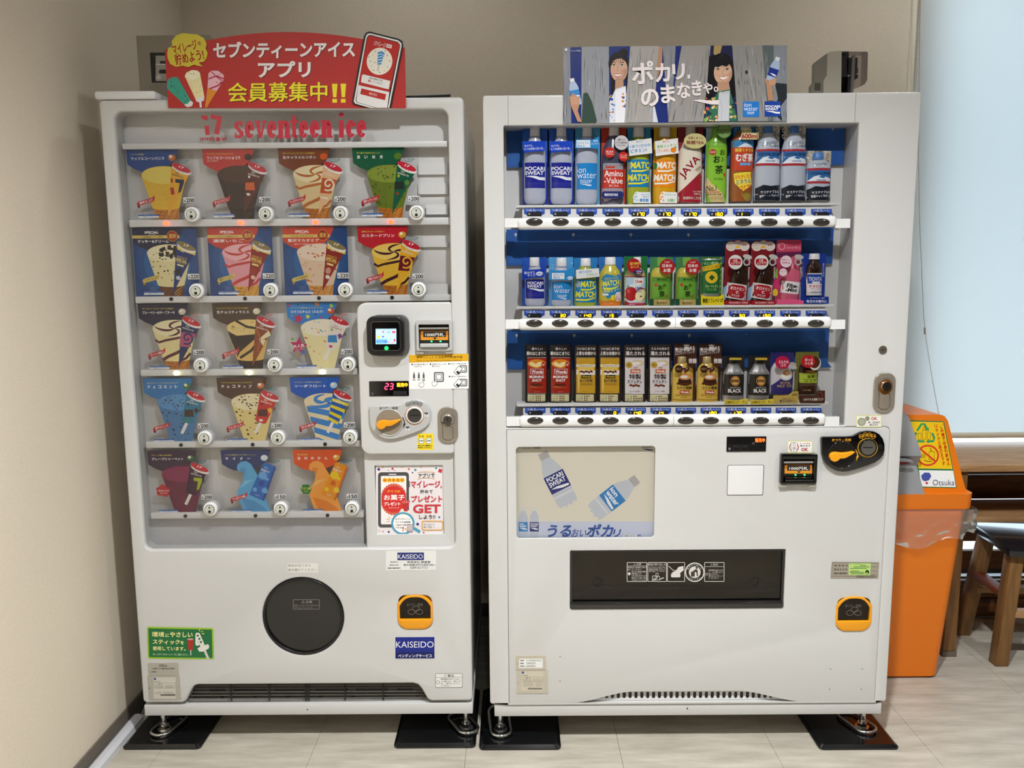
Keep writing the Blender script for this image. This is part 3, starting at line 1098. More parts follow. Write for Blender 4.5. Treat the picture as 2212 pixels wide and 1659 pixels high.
# yellow coin sticker
A = Art(lambda u, v: PL(u, v, -.0012), (770, 810, 8.5077))
A.rect(1115, 1135, 1412, 1435, '#f2d62a', 8)
A.text('×', 1142, 1165, 1182, 1200, '#b03018', .03)
A.text('新', 1200, 1165, 1242, 1203, '#2a240a', .02)
A.ring(1305, 1185, 22, 22, 8, '#b03018')
A.text('旧', 1338, 1165, 1378, 1203, '#2a240a', .02)
for x in (1190, 1330):
    A.ell(x, 1268, 60, 58, '#f0efe6')
    A.ring(x, 1268, 60, 58, 7, '#2c2c2c')
    A.text('500', x-42, 1250, x+42, 1285, '#1c1c1c', .03)
A.text('新500円硬貨の', 1128, 1340, 1392, 1372, '#2a240a', .02)
A.text('利用はできません', 1128, 1378, 1392, 1408, '#2a240a', .02)
A.build('coin_sticker', cp, YL-.0014, label='small yellow 500 yen coin notice sticker')
# app poster in the recess
A = Art(lambda u, v: PL(u, v, .024), (770, 970, 7.2115), 1.05)
A.rect(300, 305, 1350, 1372, '#e6dede')
rnd = random.Random(5)
for x, y, c, s_ in ((347, 360, '#26347a', 24), (407, 330, '#d8a050', 16), (562, 352, '#c83848', 20), (495, 376, '#3a7aa8', 10), (593, 380, '#26347a', 9), (707, 331, '#d8a050', 12), (815, 358, '#c83848', 16), (915, 373, '#3a8aa0', 20), (872, 415, '#26347a', 13), (1000, 335, '#c83848', 9), (1237, 348, '#3a8aa0', 18), (1302, 388, '#c83848', 36), (1283, 1107, '#3a8aa8', 20), (948, 1212, '#26347a', 25), (500, 1330, '#26347a', 18), (412, 1325, '#c83848', 11), (1040, 1342, '#c83848', 16), (355, 1315, '#3a8aa0', 9)):
    A.rect(x-s_*.8, y-s_*.8, x+s_*.8, y+s_*.8, c, rot=rnd.uniform(15, 60), same=True)
A.poly(rrect(335, 405, 815, 1262, 52, 6), '#4e4c4c')
A.rect(812, 545, 828, 640, '#4e4c4c')
A.poly(rrect(380, 462, 775, 1212, 18, 5), '#f1ecea')
A.rect(503, 432, 620, 446, '#e8e8e8')
for i, c in enumerate('毎月実施中'):
    A.ell(442+i*67, 528, 38, 36, '#f0b828')
    A.text(c, 420+i*67, 508, 466+i*67, 548, '#b83018', .02)
pts = [(580+(1 if i % 2 == 0 else .92)*215*math.cos(i*math.pi/32), 825+(1 if i % 2 == 0 else .92)*255*math.sin(i*math.pi/32)) for i in range(64)]
A.poly([(min(max(x, 388), 772), y) for x, y in pts], '#d06048')
A.poly([(min(max(580+(1 if i % 2 == 0 else .93)*205*math.cos(i*math.pi/32), 392), 768), 825+(1 if i % 2 == 0 else .93)*212*math.sin(i*math.pi/32)) for i in range(64)], '#d2302c')
A.text('グリコの', 475, 680, 680, 722, '#f6c030', .02)
A.text('お菓子', 425, 752, 750, 838, '#fbf3f0', .035)
A.text('プレゼント', 428, 866, 682, 922, '#fbf3f0', .03)
A.text('キャンペーン', 505, 946, 662, 968, '#fbf3f0', .01)
A.poly([(660, 1030), (700, 970), (840, 1000), (880, 1060)], '#e8e0d4')
A.poly([(715, 880), (830, 840), (790, 1015), (735, 1010)], '#b83038')
for i in range(5):
    A.line([(725+i*22, 890-i*3), (720+i*28, 838+abs(i-2)*8)], 14, '#d88078')
A.ell(720, 1198, 182, 175, '#4a9ab8')
A.ell(720, 1198, 150, 145, '#f6f2f0')
A.line([(885, 1270), (985, 1335)], 46, '#4a9ab8')
A.text('セブンティーン', 602, 1115, 836, 1146, '#262626', .025)
A.text('アイスの自販機', 602, 1162, 836, 1192, '#262626', .025)
A.text('の場所も検索', 606, 1210, 782, 1236, '#262626', .015)
A.text('できる!', 606, 1250, 705, 1276, '#262626', .015)
A.rect(782, 1208, 878, 1335, '#9a8f94', 6, rot=6)
A.rect(790, 1222, 868, 1310, '#c8b8bc', rot=6)
for x, y, c in ((722, 1278, '#8a2848'), (760, 1290, '#d8a838'), (722, 1320, '#e09090')):
    A.poly([(x-14, y-22), (x+14, y-22), (x, y+24)], c)
for a, b in (((500, 1090), (530, 1120)), ((470, 1125), (510, 1140)), ((468, 1170), (515, 1165))):
    A.line([a, b], 8, '#d8a050')
A.text('アプリで', 962, 425, 1214, 490, '#2a2a30', .02, rot=-2)
A.line([(950, 415), (1020, 402), (1150, 402), (1220, 415)], 6, '#d8a050')
A.line([(950, 515), (1020, 496), (1150, 496), (1220, 512)], 6, '#d8a050')
A.text('マイレージ', 845, 540, 1300, 650, '#c62e40', .03)
A.text('を', 1298, 620, 1330, 655, '#c62e40', .02)
A.text('貯めて', 990, 678, 1185, 735, '#2a2a30', .02)
A.text('プレゼント', 850, 765, 1332, 872, '#c83440', .03)
A.text('GET', 878, 905, 1308, 1040, '#c83440', .03)
A.text('しよう!!', 972, 1068, 1222, 1130, '#2a2a30', .02)
A.frame(1012, 1158, 1342, 1308, 14, '#dca24a', 26)
A.text('ダウンロード', 1042, 1205, 1210, 1230, '#3a3a3a', .01)
A.text('はこちら →', 1042, 1242, 1212, 1268, '#3a3a3a', .01)
A.build('app_poster', pn, YL+.024, PRINTG, label='small app campaign poster with phone picture')
# lower door: hatch, coin return, stickers
hb = plate('hatch_frame', [ellip(cxh, czh, rh-.001, rh-.001), ellip(cxh, czh, rh-.008, rh-.008)], YL-.001, YL+.04, BLACK, LM, .002, label='black ring of the round hatch')
cyl('hatch_cover', (cxh, YL+.007, czh), (cxh, YL+.013, czh), rh-.0075, SMOKE, hb, n=64, label='dark smoked round hatch')
A = Art(lambda u, v: PL(u, v, .007), (290, 1170, 5.53))
A.frame(1900, 708, 2215, 825, 5, '#8a867e', 12)
A.text('⚠注意', 1998, 722, 2128, 755, '#a09a90', .01)
A.ring(1934, 785, 20, 20, 5, '#8a867e')
A.text('これより中に手を入れ', 1965, 768, 2205, 790, '#8a867e', .0)
A.text('ないでください', 1965, 796, 2140, 815, '#8a867e', .0)
A.build('caution_print', hb, YL+.0068)
coin_return(PL, YL, LM, 858, 1290, 933, 1362)


def sticker(name, P, Y, par, crop, draw, label, m=None, k=1.0, d=-.0006):
    A = Art(lambda u, v: P(u, v, d), crop, k)
    draw(A)
    return A.build(name, par, Y+d, m or PRINT, label=label)


def d1(A):
    A.rect(1835, 280, 2195, 392, '#e2e0d8', 6)
    A.text('商品が出てから', 1840, 290, 2110, 322, '#5a564e', .0)
    A.text('扉を開けてください', 1840, 342, 2180, 376, '#5a564e', .0)


sticker('hatch_notice', PL, YL, LM, (290, 1170, 5.53), d1, 'white notice above the round hatch')


def d2(A):
    A.rect(1015, 130, 1585, 352, '#e6e6e2')
    A.rect(1146, 152, 1447, 238, '#232b72')
    A.text('KAISEIDO', 1153, 172, 1434, 222, '#f2f2f6', .0)
    A.text('管理者名', 1066, 250, 1150, 266, '#262626', .02)
    A.text('連絡先住所', 1056, 284, 1160, 300, '#262626', .02)
    A.text('連絡先電話番号', 1036, 318, 1182, 335, '#262626', .02)
    A.text('有限会社 開盛堂', 1256, 247, 1520, 272, '#262626', .02)
    A.text('栃木県鹿沼市日吉町308-1', 1216, 278, 1572, 304, '#262626', .01)
    A.text('0289-62-7121', 1290, 310, 1486, 335, '#262626', .0)


sticker('operator_sticker', PL, YL, LM, (640, 1170, 5.2667), d2, 'white operator address sticker with blue KAISEIDO strip')


def d3(A):
    A.rect(1115, 1098, 1567, 1350, '#e8e8e6')
    A.rect(1120, 1103, 1563, 1345, '#1c2a86')
    A.rect(1120, 1272, 1563, 1345, '#131c5e')
    A.text('KAISEIDO', 1128, 1153, 1552, 1222, '#f2f2f6', .0)
    A.text('ベンディングサービス', 1152, 1294, 1534, 1334, '#e8eaf2', .02)


sticker('vending_service_sticker', PL, YL, LM, (640, 1170, 5.2667), d3, 'square dark blue KAISEIDO sticker')


def d4(A):
    A.rect(1570, 1512, 1876, 1672, '#e8e7e2', 14)
    A.frame(1570, 1512, 1876, 1672, 4, '#4a4a4a', 14)
    A.line([(1572, 1556), (1874, 1556)], 3, '#4a4a4a')
    A.text('⚠警告', 1662, 1522, 1784, 1556, '#303030', .01)
    A.ring(1600, 1612, 20, 20, 4, '#404040')
    for i, t in enumerate(('転倒事故を防ぐために、', '上に乗らない、揺さぶら', 'ない、傾けないようにし', 'てください。')):
        A.text(t, 1632, 1567+i*25, 1632+(225 if i < 3 else 105), 1585+i*25, '#3a3a3a', .005)


sticker('warning_sticker', PL, YL, LM, (640, 1170, 5.2667), d4, 'small white warning sticker')


def d5(A):
    A.poly([(162, 1040), (178, 1022), (940, 1042), (955, 1060), (962, 1395), (948, 1412), (190, 1400), (175, 1385)], '#9ac428')
    A.poly([(180, 1042), (935, 1060), (945, 1395), (192, 1382)], '#1c6e3c')
    A.text('環境', 222, 1082, 370, 1144, '#f6f0a0', .025, rot=1)
    A.text('に', 385, 1105, 428, 1146, '#f6f0a0', .02, rot=1)
    A.text('やさしい', 436, 1086, 708, 1148, '#f6f0a0', .025, rot=1)
    A.text('スティック', 232, 1175, 556, 1232, '#f6f0a0', .025, rot=1)
    A.text('を', 564, 1192, 604, 1234, '#f6f0a0', .02)
    A.text('使用しています。', 232, 1256, 624, 1306, '#f6f0a0', .025, rot=1)
    A.text('詳しくはグリコのホームページをご確認ください。', 236, 1338, 655, 1364, '#d8ecc0', .0, rot=1)
    A.poly([(645, 1178), (716, 1178), (708, 1300), (655, 1300)], '#b03024')
    A.ell(680, 1172, 38, 9, '#d8b0a8')
    A.rect(681, 1300, 691, 1362, '#e8e4dc')
    A.poly(rrect(740, 1095, 790, 1250, 24, 5), '#e6e2d8')
    A.poly([(742, 1110), (790, 1100), (850, 1240), (800, 1262)], '#e6e2d8')
    for x, y in ((768, 1130), (788, 1168), (806, 1206)):
        A.ell(x, y, 13, 13, '#1f6a3c')
    A.poly([(765, 1282), (805, 1255), (890, 1232), (905, 1250), (900, 1282), (830, 1320), (785, 1318)], '#e8e4da')
    A.poly([(838, 1312), (865, 1300), (912, 1408), (880, 1408)], '#d8d0c6')
    for p in ([(782, 1060), (798, 1058), (795, 1085)], [(805, 1092), (830, 1070), (830, 1082)], [(812, 1108), (845, 1100), (842, 1116)]):
        A.poly(p, '#f0e860')


sticker('eco_stick_sticker', PL, YL, LM, (290, 1170, 5.53), d5, 'green rectangular sticker with white stick picture', PRINTG)


def nameplate(P, Y, par, u0, v0, u1, v1, draw, crop, label, m):
    x0, z0, x1, z1 = pxrect(P, u0, v0, u1, v1)
    b = plate('name_plate', [rrect(x0, z0, x1, z1, .003, 4)], Y-.0012, Y+.001, m, par, label=label)
    for k in (0, 1):
        xx, zz = (x0+.004 if k == 0 else x1-.004), (z0+z1)/2
        cyl('rivet', (xx, Y-.0025, zz), (xx, Y-.001, zz), .0018, CHROME, b, n=10)
    A = Art(lambda u, v: P(u, v, -.0013), crop)
    draw(A)
    A.build('plate_print', b, Y-.0014)


FOILM = mat('foil_plate', '#bdb8ac', .3, metal=.3)


def d6(A):
    A.text('Glico', 532, 176, 620, 204, '#2a2a2a', .01, sh=.3)
    A.text('江崎グリコ株式会社所有', 455, 214, 698, 234, '#3a3a3a', .01)
    A.text('管理番号', 448, 252, 510, 264, '#3a3a3a', .01)


nameplate(PL, YL, LM, 322.5, 1432, 388, 1459, d6, (240, 1400, 5.0273), 'foil owner plate', FOILM)


def d7(A):
    A.rect(476, 318, 712, 545, '#cfcabd')
    A.rect(478, 323, 500, 345, '#2a4a98')
    A.text('自動販売機', 482, 358, 545, 368, '#4a4a48', .0)
    A.frame(484, 378, 706, 435, 2, '#6a6862')
    A.text('JET P', 520, 384, 568, 396, '#303030', .02)
    for i in range(5):
        A.rect(492, 402+i*7, 580, 404+i*7, '#8a867c', same=True)
        A.rect(600, 402+i*7, 690, 404+i*7, '#8a867c', same=True)
    for i in range(4):
        A.rect(492, 470+i*8, 560, 472+i*8, '#8a867c', same=True)
        A.rect(580, 470+i*8, 690, 472+i*8, '#8a867c', same=True)
    for i in range(28):
        A.rect(548+i*5.8, 498, 551+i*5.8+(i*7 % 3), 516, '#3a3834', same=True)


nameplate(PL, YL, LM, 323, 1459.5, 392, 1511, d7, (240, 1400, 5.0273), 'foil rating plate with barcode', FOILM)
# grille
gr = box('grille', nx0+.004, nx3-.004, YL+.045, YL+.05, mz(1523), zn+.01, mat('grille_back', '#4a463f', .5), LM)
for u0, u1 in ((454, 489), (506, 577), (593, 662), (681, 751), (768, 837), (856, 890)):
    pbox('vent_slot', PL, YL, u0, 1485.5, u1, 1494, .0445, .046, BLACK, gr)
for u in (482, 552, 622, 692, 762, 832, 901):
    x, z = PL(u, 1504, .0445)
    cyl('vent_hole', (x, YL+.0442, z), (x, YL+.046, z), .006, BLACK, gr, n=14)
for v in (1481, 1487, 1495, 1502, 1509, 1516):
    a, b = PL(404, v, .02), PL(926, v, .02)
    cyl('grille_bar', (nx0-.002, YL+.02, a[1]), (nx3+.002, YL+.02, b[1]), .0018, mat('grille_bar_grey', '#56524b', .5), gr, n=8)
for u in (501, 583, 661, 667, 745, 827):
    x = PL(u, 1500, .016)[0]
    cyl('grille_bar', (x, YL+.016, mz(1519)), (x, YL+.016, zn+.004), .0022, DARK, gr, n=8)
A = Art(lambda u, v: PL(u, v, .003))
A.ell(664, 1533, 1.6, 1.4, '#1a1a1a')
A.build('screw_hole', LM, YL+.0035)
# ---------------------------------------------------------------- ice cream picture cards
CD = .032
CU = (PL(763, 321.5, CD)[0]-PL(270, 321.5, CD)[0])/(3*955.0)      # metres per sheet unit
CPOS = [[(270, 321.5), (435.8, 321.5), (600.8, 321.5), (761.8, 322)],
        [(283.2, 493.4), (446.9, 493.4), (610, 493.6), (772.3, 494)],
        [(296.3, 658.6), (457.8, 658.6), (618.6, 659)],
        [(308, 820.3), (468.1, 820.3), (626, 820.3)],
        [(318, 976.6), (477.2, 976.6), (632.9, 976.6)]]


def in_ell(cx, cy, rx, ry):
    return (cx-rx, cy-ry, cx+rx, cy+ry), (lambda x, y: ((x-cx)/rx)**2+((y-cy)/ry)**2 < .9)


def body_half(y):
    return 285-(y-325)*(113/403.0)


def in_body(y0=340, y1=715):
    return (180, y0, 740, y1), (lambda x, y: abs(x-463) < body_half(y)-12 and ((x-460)/285)**2+((y-325)/113)**2 > 1.08)


def scoop(A, c):
    top, side, cone = c['top'], c['side'], c.get('cone', '#b8702c')
    if cone:
        A.poly([(300, 730), (635, 730), (613, 905), (345, 905)], cone)
        for i in range(4):
            A.line([(320+i*80, 905), (420+i*70, 740)], 7, '#8a4e1c' if cone != '#2a1812' else '#1c100c', same=i > 0)
        for i in range(3):
            A.line([(330+i*20, 770+i*45), (440, 790+i*40)], 8, '#8a4e1c' if cone != '#2a1812' else '#1c100c', same=True)
        for i in range(3):
            A.line([(600-i*10, 760+i*40), (500, 830+i*30)], 7, '#d8a050' if cone != '#2a1812' else '#4a3026', same=True)
        bot = 728
    else:
        bot = 905
    hb = body_half(bot)
    arcb = [(463+hb*math.cos(t), bot+(28 if cone else 0)*math.sin(t)) for t in [i*math.pi/12 for i in range(13)]]
    pt = c.get('pattern', 'plain')
    A.poly([(175, 325)]+[(460-285*math.cos(t), 325+113*math.sin(t)*0) for t in (0,)]+[(745, 325)]+arcb, side)
    A.ell(460, 325, 285, 113, side)
    # light comes from the printed picture itself: paler top face
    if pt == 'swirl':
        sw = c['swirl']
        A.line([(205, 470), (250, 505), (330, 480), (470, 455), (600, 425), (690, 380)], 30, sw)
        A.line([(285, 735), (360, 690), (480, 640), (600, 570), (655, 540)], 40, sw)
        A.line([(510, 748), (590, 715), (650, 650)], 30, sw)
    A.ell(460, 325, 279, 108, top)
    if pt == 'swirl':
        sw = c['swirl']
        for k in range(4):
            a0 = k*math.pi/2+.4
            A.line([(460+t*270*math.cos(a0+1.5*t), 325+t*104*math.sin(a0+1.5*t)) for t in [i/10 for i in range(11)]], 30, sw, same=k > 0, taper=True)
    if pt == 'stripe':
        sw = c['swirl']
        for k, y in enumerate((420, 560, 700, 840)):
            l, r = 463-body_half(y)+4, 463+body_half(y)-4
            A.poly([(l, y-40), (r, y+70), (463+body_half(y+140)-4, min(y+140, 903)), (463-body_half(min(y+40, 900))+4, min(y+40, 903))], sw)
        for k in range(3):
            a0 = k*2.1
            A.line([(460+t*255*math.cos(a0+2.6*t), 325+t*98*math.sin(a0+2.6*t)) for t in [i/14 for i in range(15)]], 52, sw, same=k > 0, taper=True)
    if pt in ('chips', 'bits'):
        cs = c['chip']
        A.specks(c.get('n', 34), in_ell(460, 325, 265, 98), None, c.get('w', 13), c.get('h_', 8), 3, cs)
        A.specks(c.get('n', 34), in_body(y1=bot-20), None, c.get('w', 13), c.get('h_', 8), 4, cs)
    if pt == 'plain' and c.get('tex'):
        A.specks(60, in_body(y1=bot-20), None, 16, 6, 8, [c['tex']])
    if pt == 'cookie':
        A.specks(46, in_ell(500, 305, 190, 78), '#2c2622', 26, 18, 5)
        A.specks(22, in_ell(460, 325, 265, 98), '#2c2622', 16, 10, 6)
        A.specks(20, in_body(), '#3c342c', 12, 9, 7)
    if pt == 'half':
        sw = c['swirl']
        A.poly([(185, 360), (300, 425), (620, 400), (330, 640), (300, 700)], sw)
        A.line([(300, 230), (440, 310), (700, 350)], 30, sw)
        A.line([(330, 715), (480, 620), (600, 480)], 34, sw)
        A.specks(40, in_ell(460, 310, 240, 80), '#4a3a28', 8, 6, 9)


def lid(A, gold):
    A.ell(690, 258, 128, 46, '#f0ece8', 25)
    A.ell(686, 236, 128, 38, '#8a7a4a' if gold else '#c8283a', 25)
    A.text('17', 660, 215, 722, 245, '#f4ecec', .03, rot=20, sh=.2)
    A.text('seventeen ice', 610, 256, 720, 278, '#b03040' if not gold else '#8a7a4a', .0, rot=25)


def pack(A, c):
    kind = c.get('pack', 'cone')
    pc, p2 = c['pc'], c.get('p2', '#f0e0c8')
    ink = c.get('ink', '#f4ece0')
    if kind == 'cone':
        A.poly([(562, 222), (798, 300), (482, 832)], pc)
        A.poly([(798, 300), (735, 282), (482, 832)], pc)
    else:
        A.line([(552, 590), (472, 742)], 40, '#e9e4de')
        A.poly([(562, 215), (785, 298), (620, 612), (590, 618), (500, 585), (486, 562)], pc)
    m = c.get('motif')
    if m == 'seven':
        A.poly([(602, 372), (715, 380), (708, 430), (665, 530), (628, 550), (655, 425), (600, 415)], c.get('mc', '#1c2448'))
        if c.get('mc') is None:
            A.poly([(545, 365), (570, 360), (572, 415), (548, 420)], '#b02a30')
            A.poly([(530, 480), (575, 475), (585, 560), (540, 570)], '#b02a30')
    elif m == 'spiral':
        A.poly([(545, 370), (735, 400), (640, 570), (510, 560)], c['mc'])
        for w_, q in ((60, p2),):
            A.line([(622+(14+t*8.5)*math.cos(t), 450+(14+t*8.5)*math.sin(t)) for t in [i*.5 for i in range(18)]], 22, q)
        A.poly([(515, 600), (615, 615), (600, 640), (508, 620)], p2)
    elif m == 'blocks':
        for p, q in zip(([(565, 340), (590, 335), (592, 365), (568, 370)], [(530, 425), (640, 420), (645, 520), (520, 515)], [(650, 420), (690, 400), (720, 440), (670, 480)], [(530, 560), (560, 550), (590, 575), (550, 590)]), c['blocks']):
            A.poly(p, q)
    elif m == 'special':
        for i in range(7):
            A.ell(590+i*32, 268+i*11, 20, 18, '#e8cc58', 20, same=i > 0)
        A.poly([(566, 232), (792, 302), (775, 325), (565, 258)], '#e8cc58')
        A.text('seventeen ice', 560, 365, 690, 392, '#d8b848', .0, rot=17)
        A.text('SPECIAL', 545, 400, 688, 440, '#e8cc58', .03, rot=17)
        A.text('SELECTION', 550, 438, 675, 460, '#d8b848', .0, rot=17)
        A.rect(555, 470, 640, 492, '#e8d888', rot=17)
        A.ell(570, 560, 34, 42, c['blocks'][0], 20)
        A.ell(560, 640, 30, 26, c['blocks'][1], 20)
    elif m == 'bands':
        for k, y in enumerate((300, 385, 470, 545)):
            A.poly([(553-k*22, y-22), (765-k*48, y+52), (745-k*46, y+92), (545-k*20, y+18)], c['mc'])
    elif m == 'petal':
        A.poly([(590, 470), (720, 360), (750, 420), (600, 500)], '#e8dcb0')
        A.poly([(590, 480), (680, 480), (640, 560)], '#e8dcb0')
        A.line([(560, 320), (610, 470), (560, 640)], 14, '#b86a30')
    lid(A, c.get('gold'))
    if m != 'special':
        A.text('seventeen ice', 565, 318, 712, 345, ink, .0, rot=17)
    A.text('Glico', 610, 288, 660, 312, ink, .0, rot=17, sh=.2)


HEAD = [(0, 0), (658, 0), (648, 45), (628, 95), (595, 150), (540, 208), (450, 250), (330, 280), (185, 282), (90, 244), (8, 190)]
cards = [
    [dict(t='ワッフルコーンバニラ', s='バニラを堪能!', h='#20498c', top='#e6cf62', side='#e0b636', cone='#c07a34', pc='#e6ac2c', motif='seven', rb='濃厚なコク', ic='#c06830', ink='#26304a', tex='#d8a828'),
     dict(t='ワッフルコーンショコラ', s='チョコチップ入りチョコアイス', s2='生チョコ仕立て', h='#c4322e', top='#4c2e20', side='#33201a', cone='#2a1812', pc='#5a2018', motif='blocks', blocks=('#f0ece6', '#d8602a', '#5a2018', '#f0ece6'), rb='チョコづくし', ic='#3c2018', tex='#402820'),
     dict(t='生キャラメルリボン', s='生キャラメルとバニラアイスの組合せ', h='#7c4026', top='#f0e0b4', side='#e0c894', swirl='#b86a34', pattern='swirl', pc='#e6b88a', motif='spiral', mc='#c4562c', rb='たっぷりキャラメル', ic='#d85a24'),
     dict(t='濃い抹茶', s='香り豊かな抹茶のおいしさ', h='#1c5c3e', top='#84943a', side='#66782a', pattern='chips', chip=('#34361a', '#3c4020'), n=24, pc='#1c5a40', motif='blocks', blocks=('#b8c030', '#2c3430', '#5a8a38', '#8a4028'), rb='抹茶チョコチップ入り', ic='#5a7a28')],
    [dict(t='クッキー&クリーム', s='北海道産生クリーム使用', h='#232a46', sp=1, top='#ece2b8', side='#e4d6a0', pattern='cookie', cone='#5a3a2a', pc='#1d3472', motif='special', gold=1, blocks=('#18181c', '#c8c8cc'), rb='クッキーたっぷり', price='220'),
     dict(t='濃厚いちご', s='いちごの果肉入り', h='#c43a30', sp=1, top='#eeb4b8', side='#e29aa2', swirl='#c23c34', pattern='swirl', cone='#d8a038', pc='#8c221c', motif='special', gold=1, blocks=('#a03020', '#e8b8a0'), rb='苺たっぷり', price='220'),
     dict(t='贅沢マカダミア', s='たっぷりマカダミアナッツ', s2='香るバニラ仕立て', h='#cc4630', sp=1, top='#e8d4be', side='#dcc0a4', pattern='chips', chip=('#c88a5a', '#b8603c', '#d8a880'), n=16, w=24, h_=12, cone='#d0924a', pc='#8e2420', motif='special', gold=1, blocks=('#c8907a', '#e8dcc8'), rb='これぞ自信作!', price='220'),
     dict(t='カスタードプリン', s='濃厚なカスタードの味わい', h='#bf2230', top='#eccc66', side='#e4b83c', swirl='#46222c', pattern='swirl', pc='#e8b030', motif='spiral', mc='#6e1c2c', p2='#e8b030', rb='笑顔になるおいしさ', ic='#d8a030')],
    [dict(t='ブルーベリーのチーズケーキ', s='甘ずっぱいソースとチーズアイスの組合せ', h='#2a2640', top='#efe6b8', side='#e8d89c', swirl='#5c2030', pattern='swirl', pc='#232c5c', motif='spiral', mc='#b8547c', p2='#232c5c', rb='ブルーベリーの果肉入り', ic='#d8c8b8'),
     dict(t='生チョコティラミス', s='チョココーヒーアイスとクリームチーズアイスの組合せ', h='#4e3828', top='#e8cc84', side='#dcb464', swirl='#2e2018', pattern='half', cone='#2a1812', pc='#8c4420', motif='petal', rb='生チョコ仕立て', ic='#e0d0b0'),
     dict(t='カラフルチョコ〈ミルク〉', s='ミルクアイスに食感も楽しいチョコレート入り', h='#2c80cc', stars=1, top='#eee4cc', side='#e8dca8', pattern='bits', chip=('#d86a30', '#4aa0d0', '#d03a60', '#90a838', '#e8c040'), n=13, w=22, h_=7, cone=None, pack='stick', pc='#e6dcd0', motif='blocks', blocks=('#78a838', '#3a84c0', '#7a4490', '#d03a60'), ink='#a03040', rb='', star='大人気', ic='#c85038')],
    [dict(t='チョコミント', s='爽やかなミントアイスとチョコチップ', h='#3276b4', top='#5c94c8', side='#4a7cac', pattern='chips', chip=('#2a3448', '#33405a'), n=46, w=16, h_=7, cone=None, pack='stick', pc='#2a7a98', motif='blocks', blocks=('#1c3a4a', '#402a24', '#3c2c28', '#3a8a4c'), rb='爽やかミント', ic='#3a7a3c'),
     dict(t='チョコチップ', s='パリパリチョコとチョコクッキー入りバニラアイス', h='#4e3228', top='#ecdfb2', side='#e2cc84', pattern='chips', chip=('#3c2a20', '#2e2018'), n=34, w=17, h_=9, cone=None, pack='stick', pc='#c8302a', motif='blocks', blocks=('#4a2018', '#5a2420', '#e8b030', '#f0e0d0'), rb='チョコぎっしり', ic='#c87040'),
     dict(t='ソーダフロート', s='バニラとソーダの爽やかな味わい', h='#1656b8', top='#ead8b0', side='#ead8b0', swirl='#3c84cc', pattern='stripe', cone=None, pack='stick', pc='#1e58ac', motif='bands', mc='#e8d428', rb='気分爽快', ic='#a8cce8')],
    [dict(t='グレープシャーベット', s='グレープ果汁58%使用', h='#3e2640', top='#8c2c54', side='#6c2440', cone=None, pack='stick', pc='#3e1a38', motif='seven', mc='#a8b828', rb='', cloud='一緒に食べられるおいしさ!', ic='#3a6a48', tex='#7a2a4a'),
     dict(t='サイダー', s='すっきり爽快なサイダー風シャーベット', h='#26346a', bar=('#5aa8d8', '#4890c4', '#7cc0e4'), bx=('#2268b8', '#6aa8e0', '#20469a'), rb='やっぱりこの味!', price='150', ic='#cfe0f0'),
     dict(t='温州みかん', s='熱中症対策に', h='#dc5420', bar=('#f0a044', '#e08028', '#f4b864'), bx=('#e8941c', '#f0cc28', '#d8681c'), rb='', hexa='クエン酸', price='150', ic='#e8a028')]]
names = [['blue header and yellow scoop', 'red header and dark chocolate scoop in a cone', 'brown header and caramel swirl scoop', 'dark green header and green scoop'],
         ['dark header and cookie crumbs', 'red header and pink swirl scoop', 'orange-red header and beige nut scoop', 'crimson header and yellow pudding swirl'],
         ['dark purple header and blueberry swirl', 'dark brown header and half chocolate scoop', 'sky blue starry header and sprinkles'],
         ['mid blue header and blue mint scoop', 'brown header and cream scoop full of chips', 'bright blue header and blue stripes'],
         ['dark plum header and purple scoop', 'navy header and light blue bar', 'orange header and orange bar']]
rown = ('top', 'second', 'third', 'fourth', 'bottom')
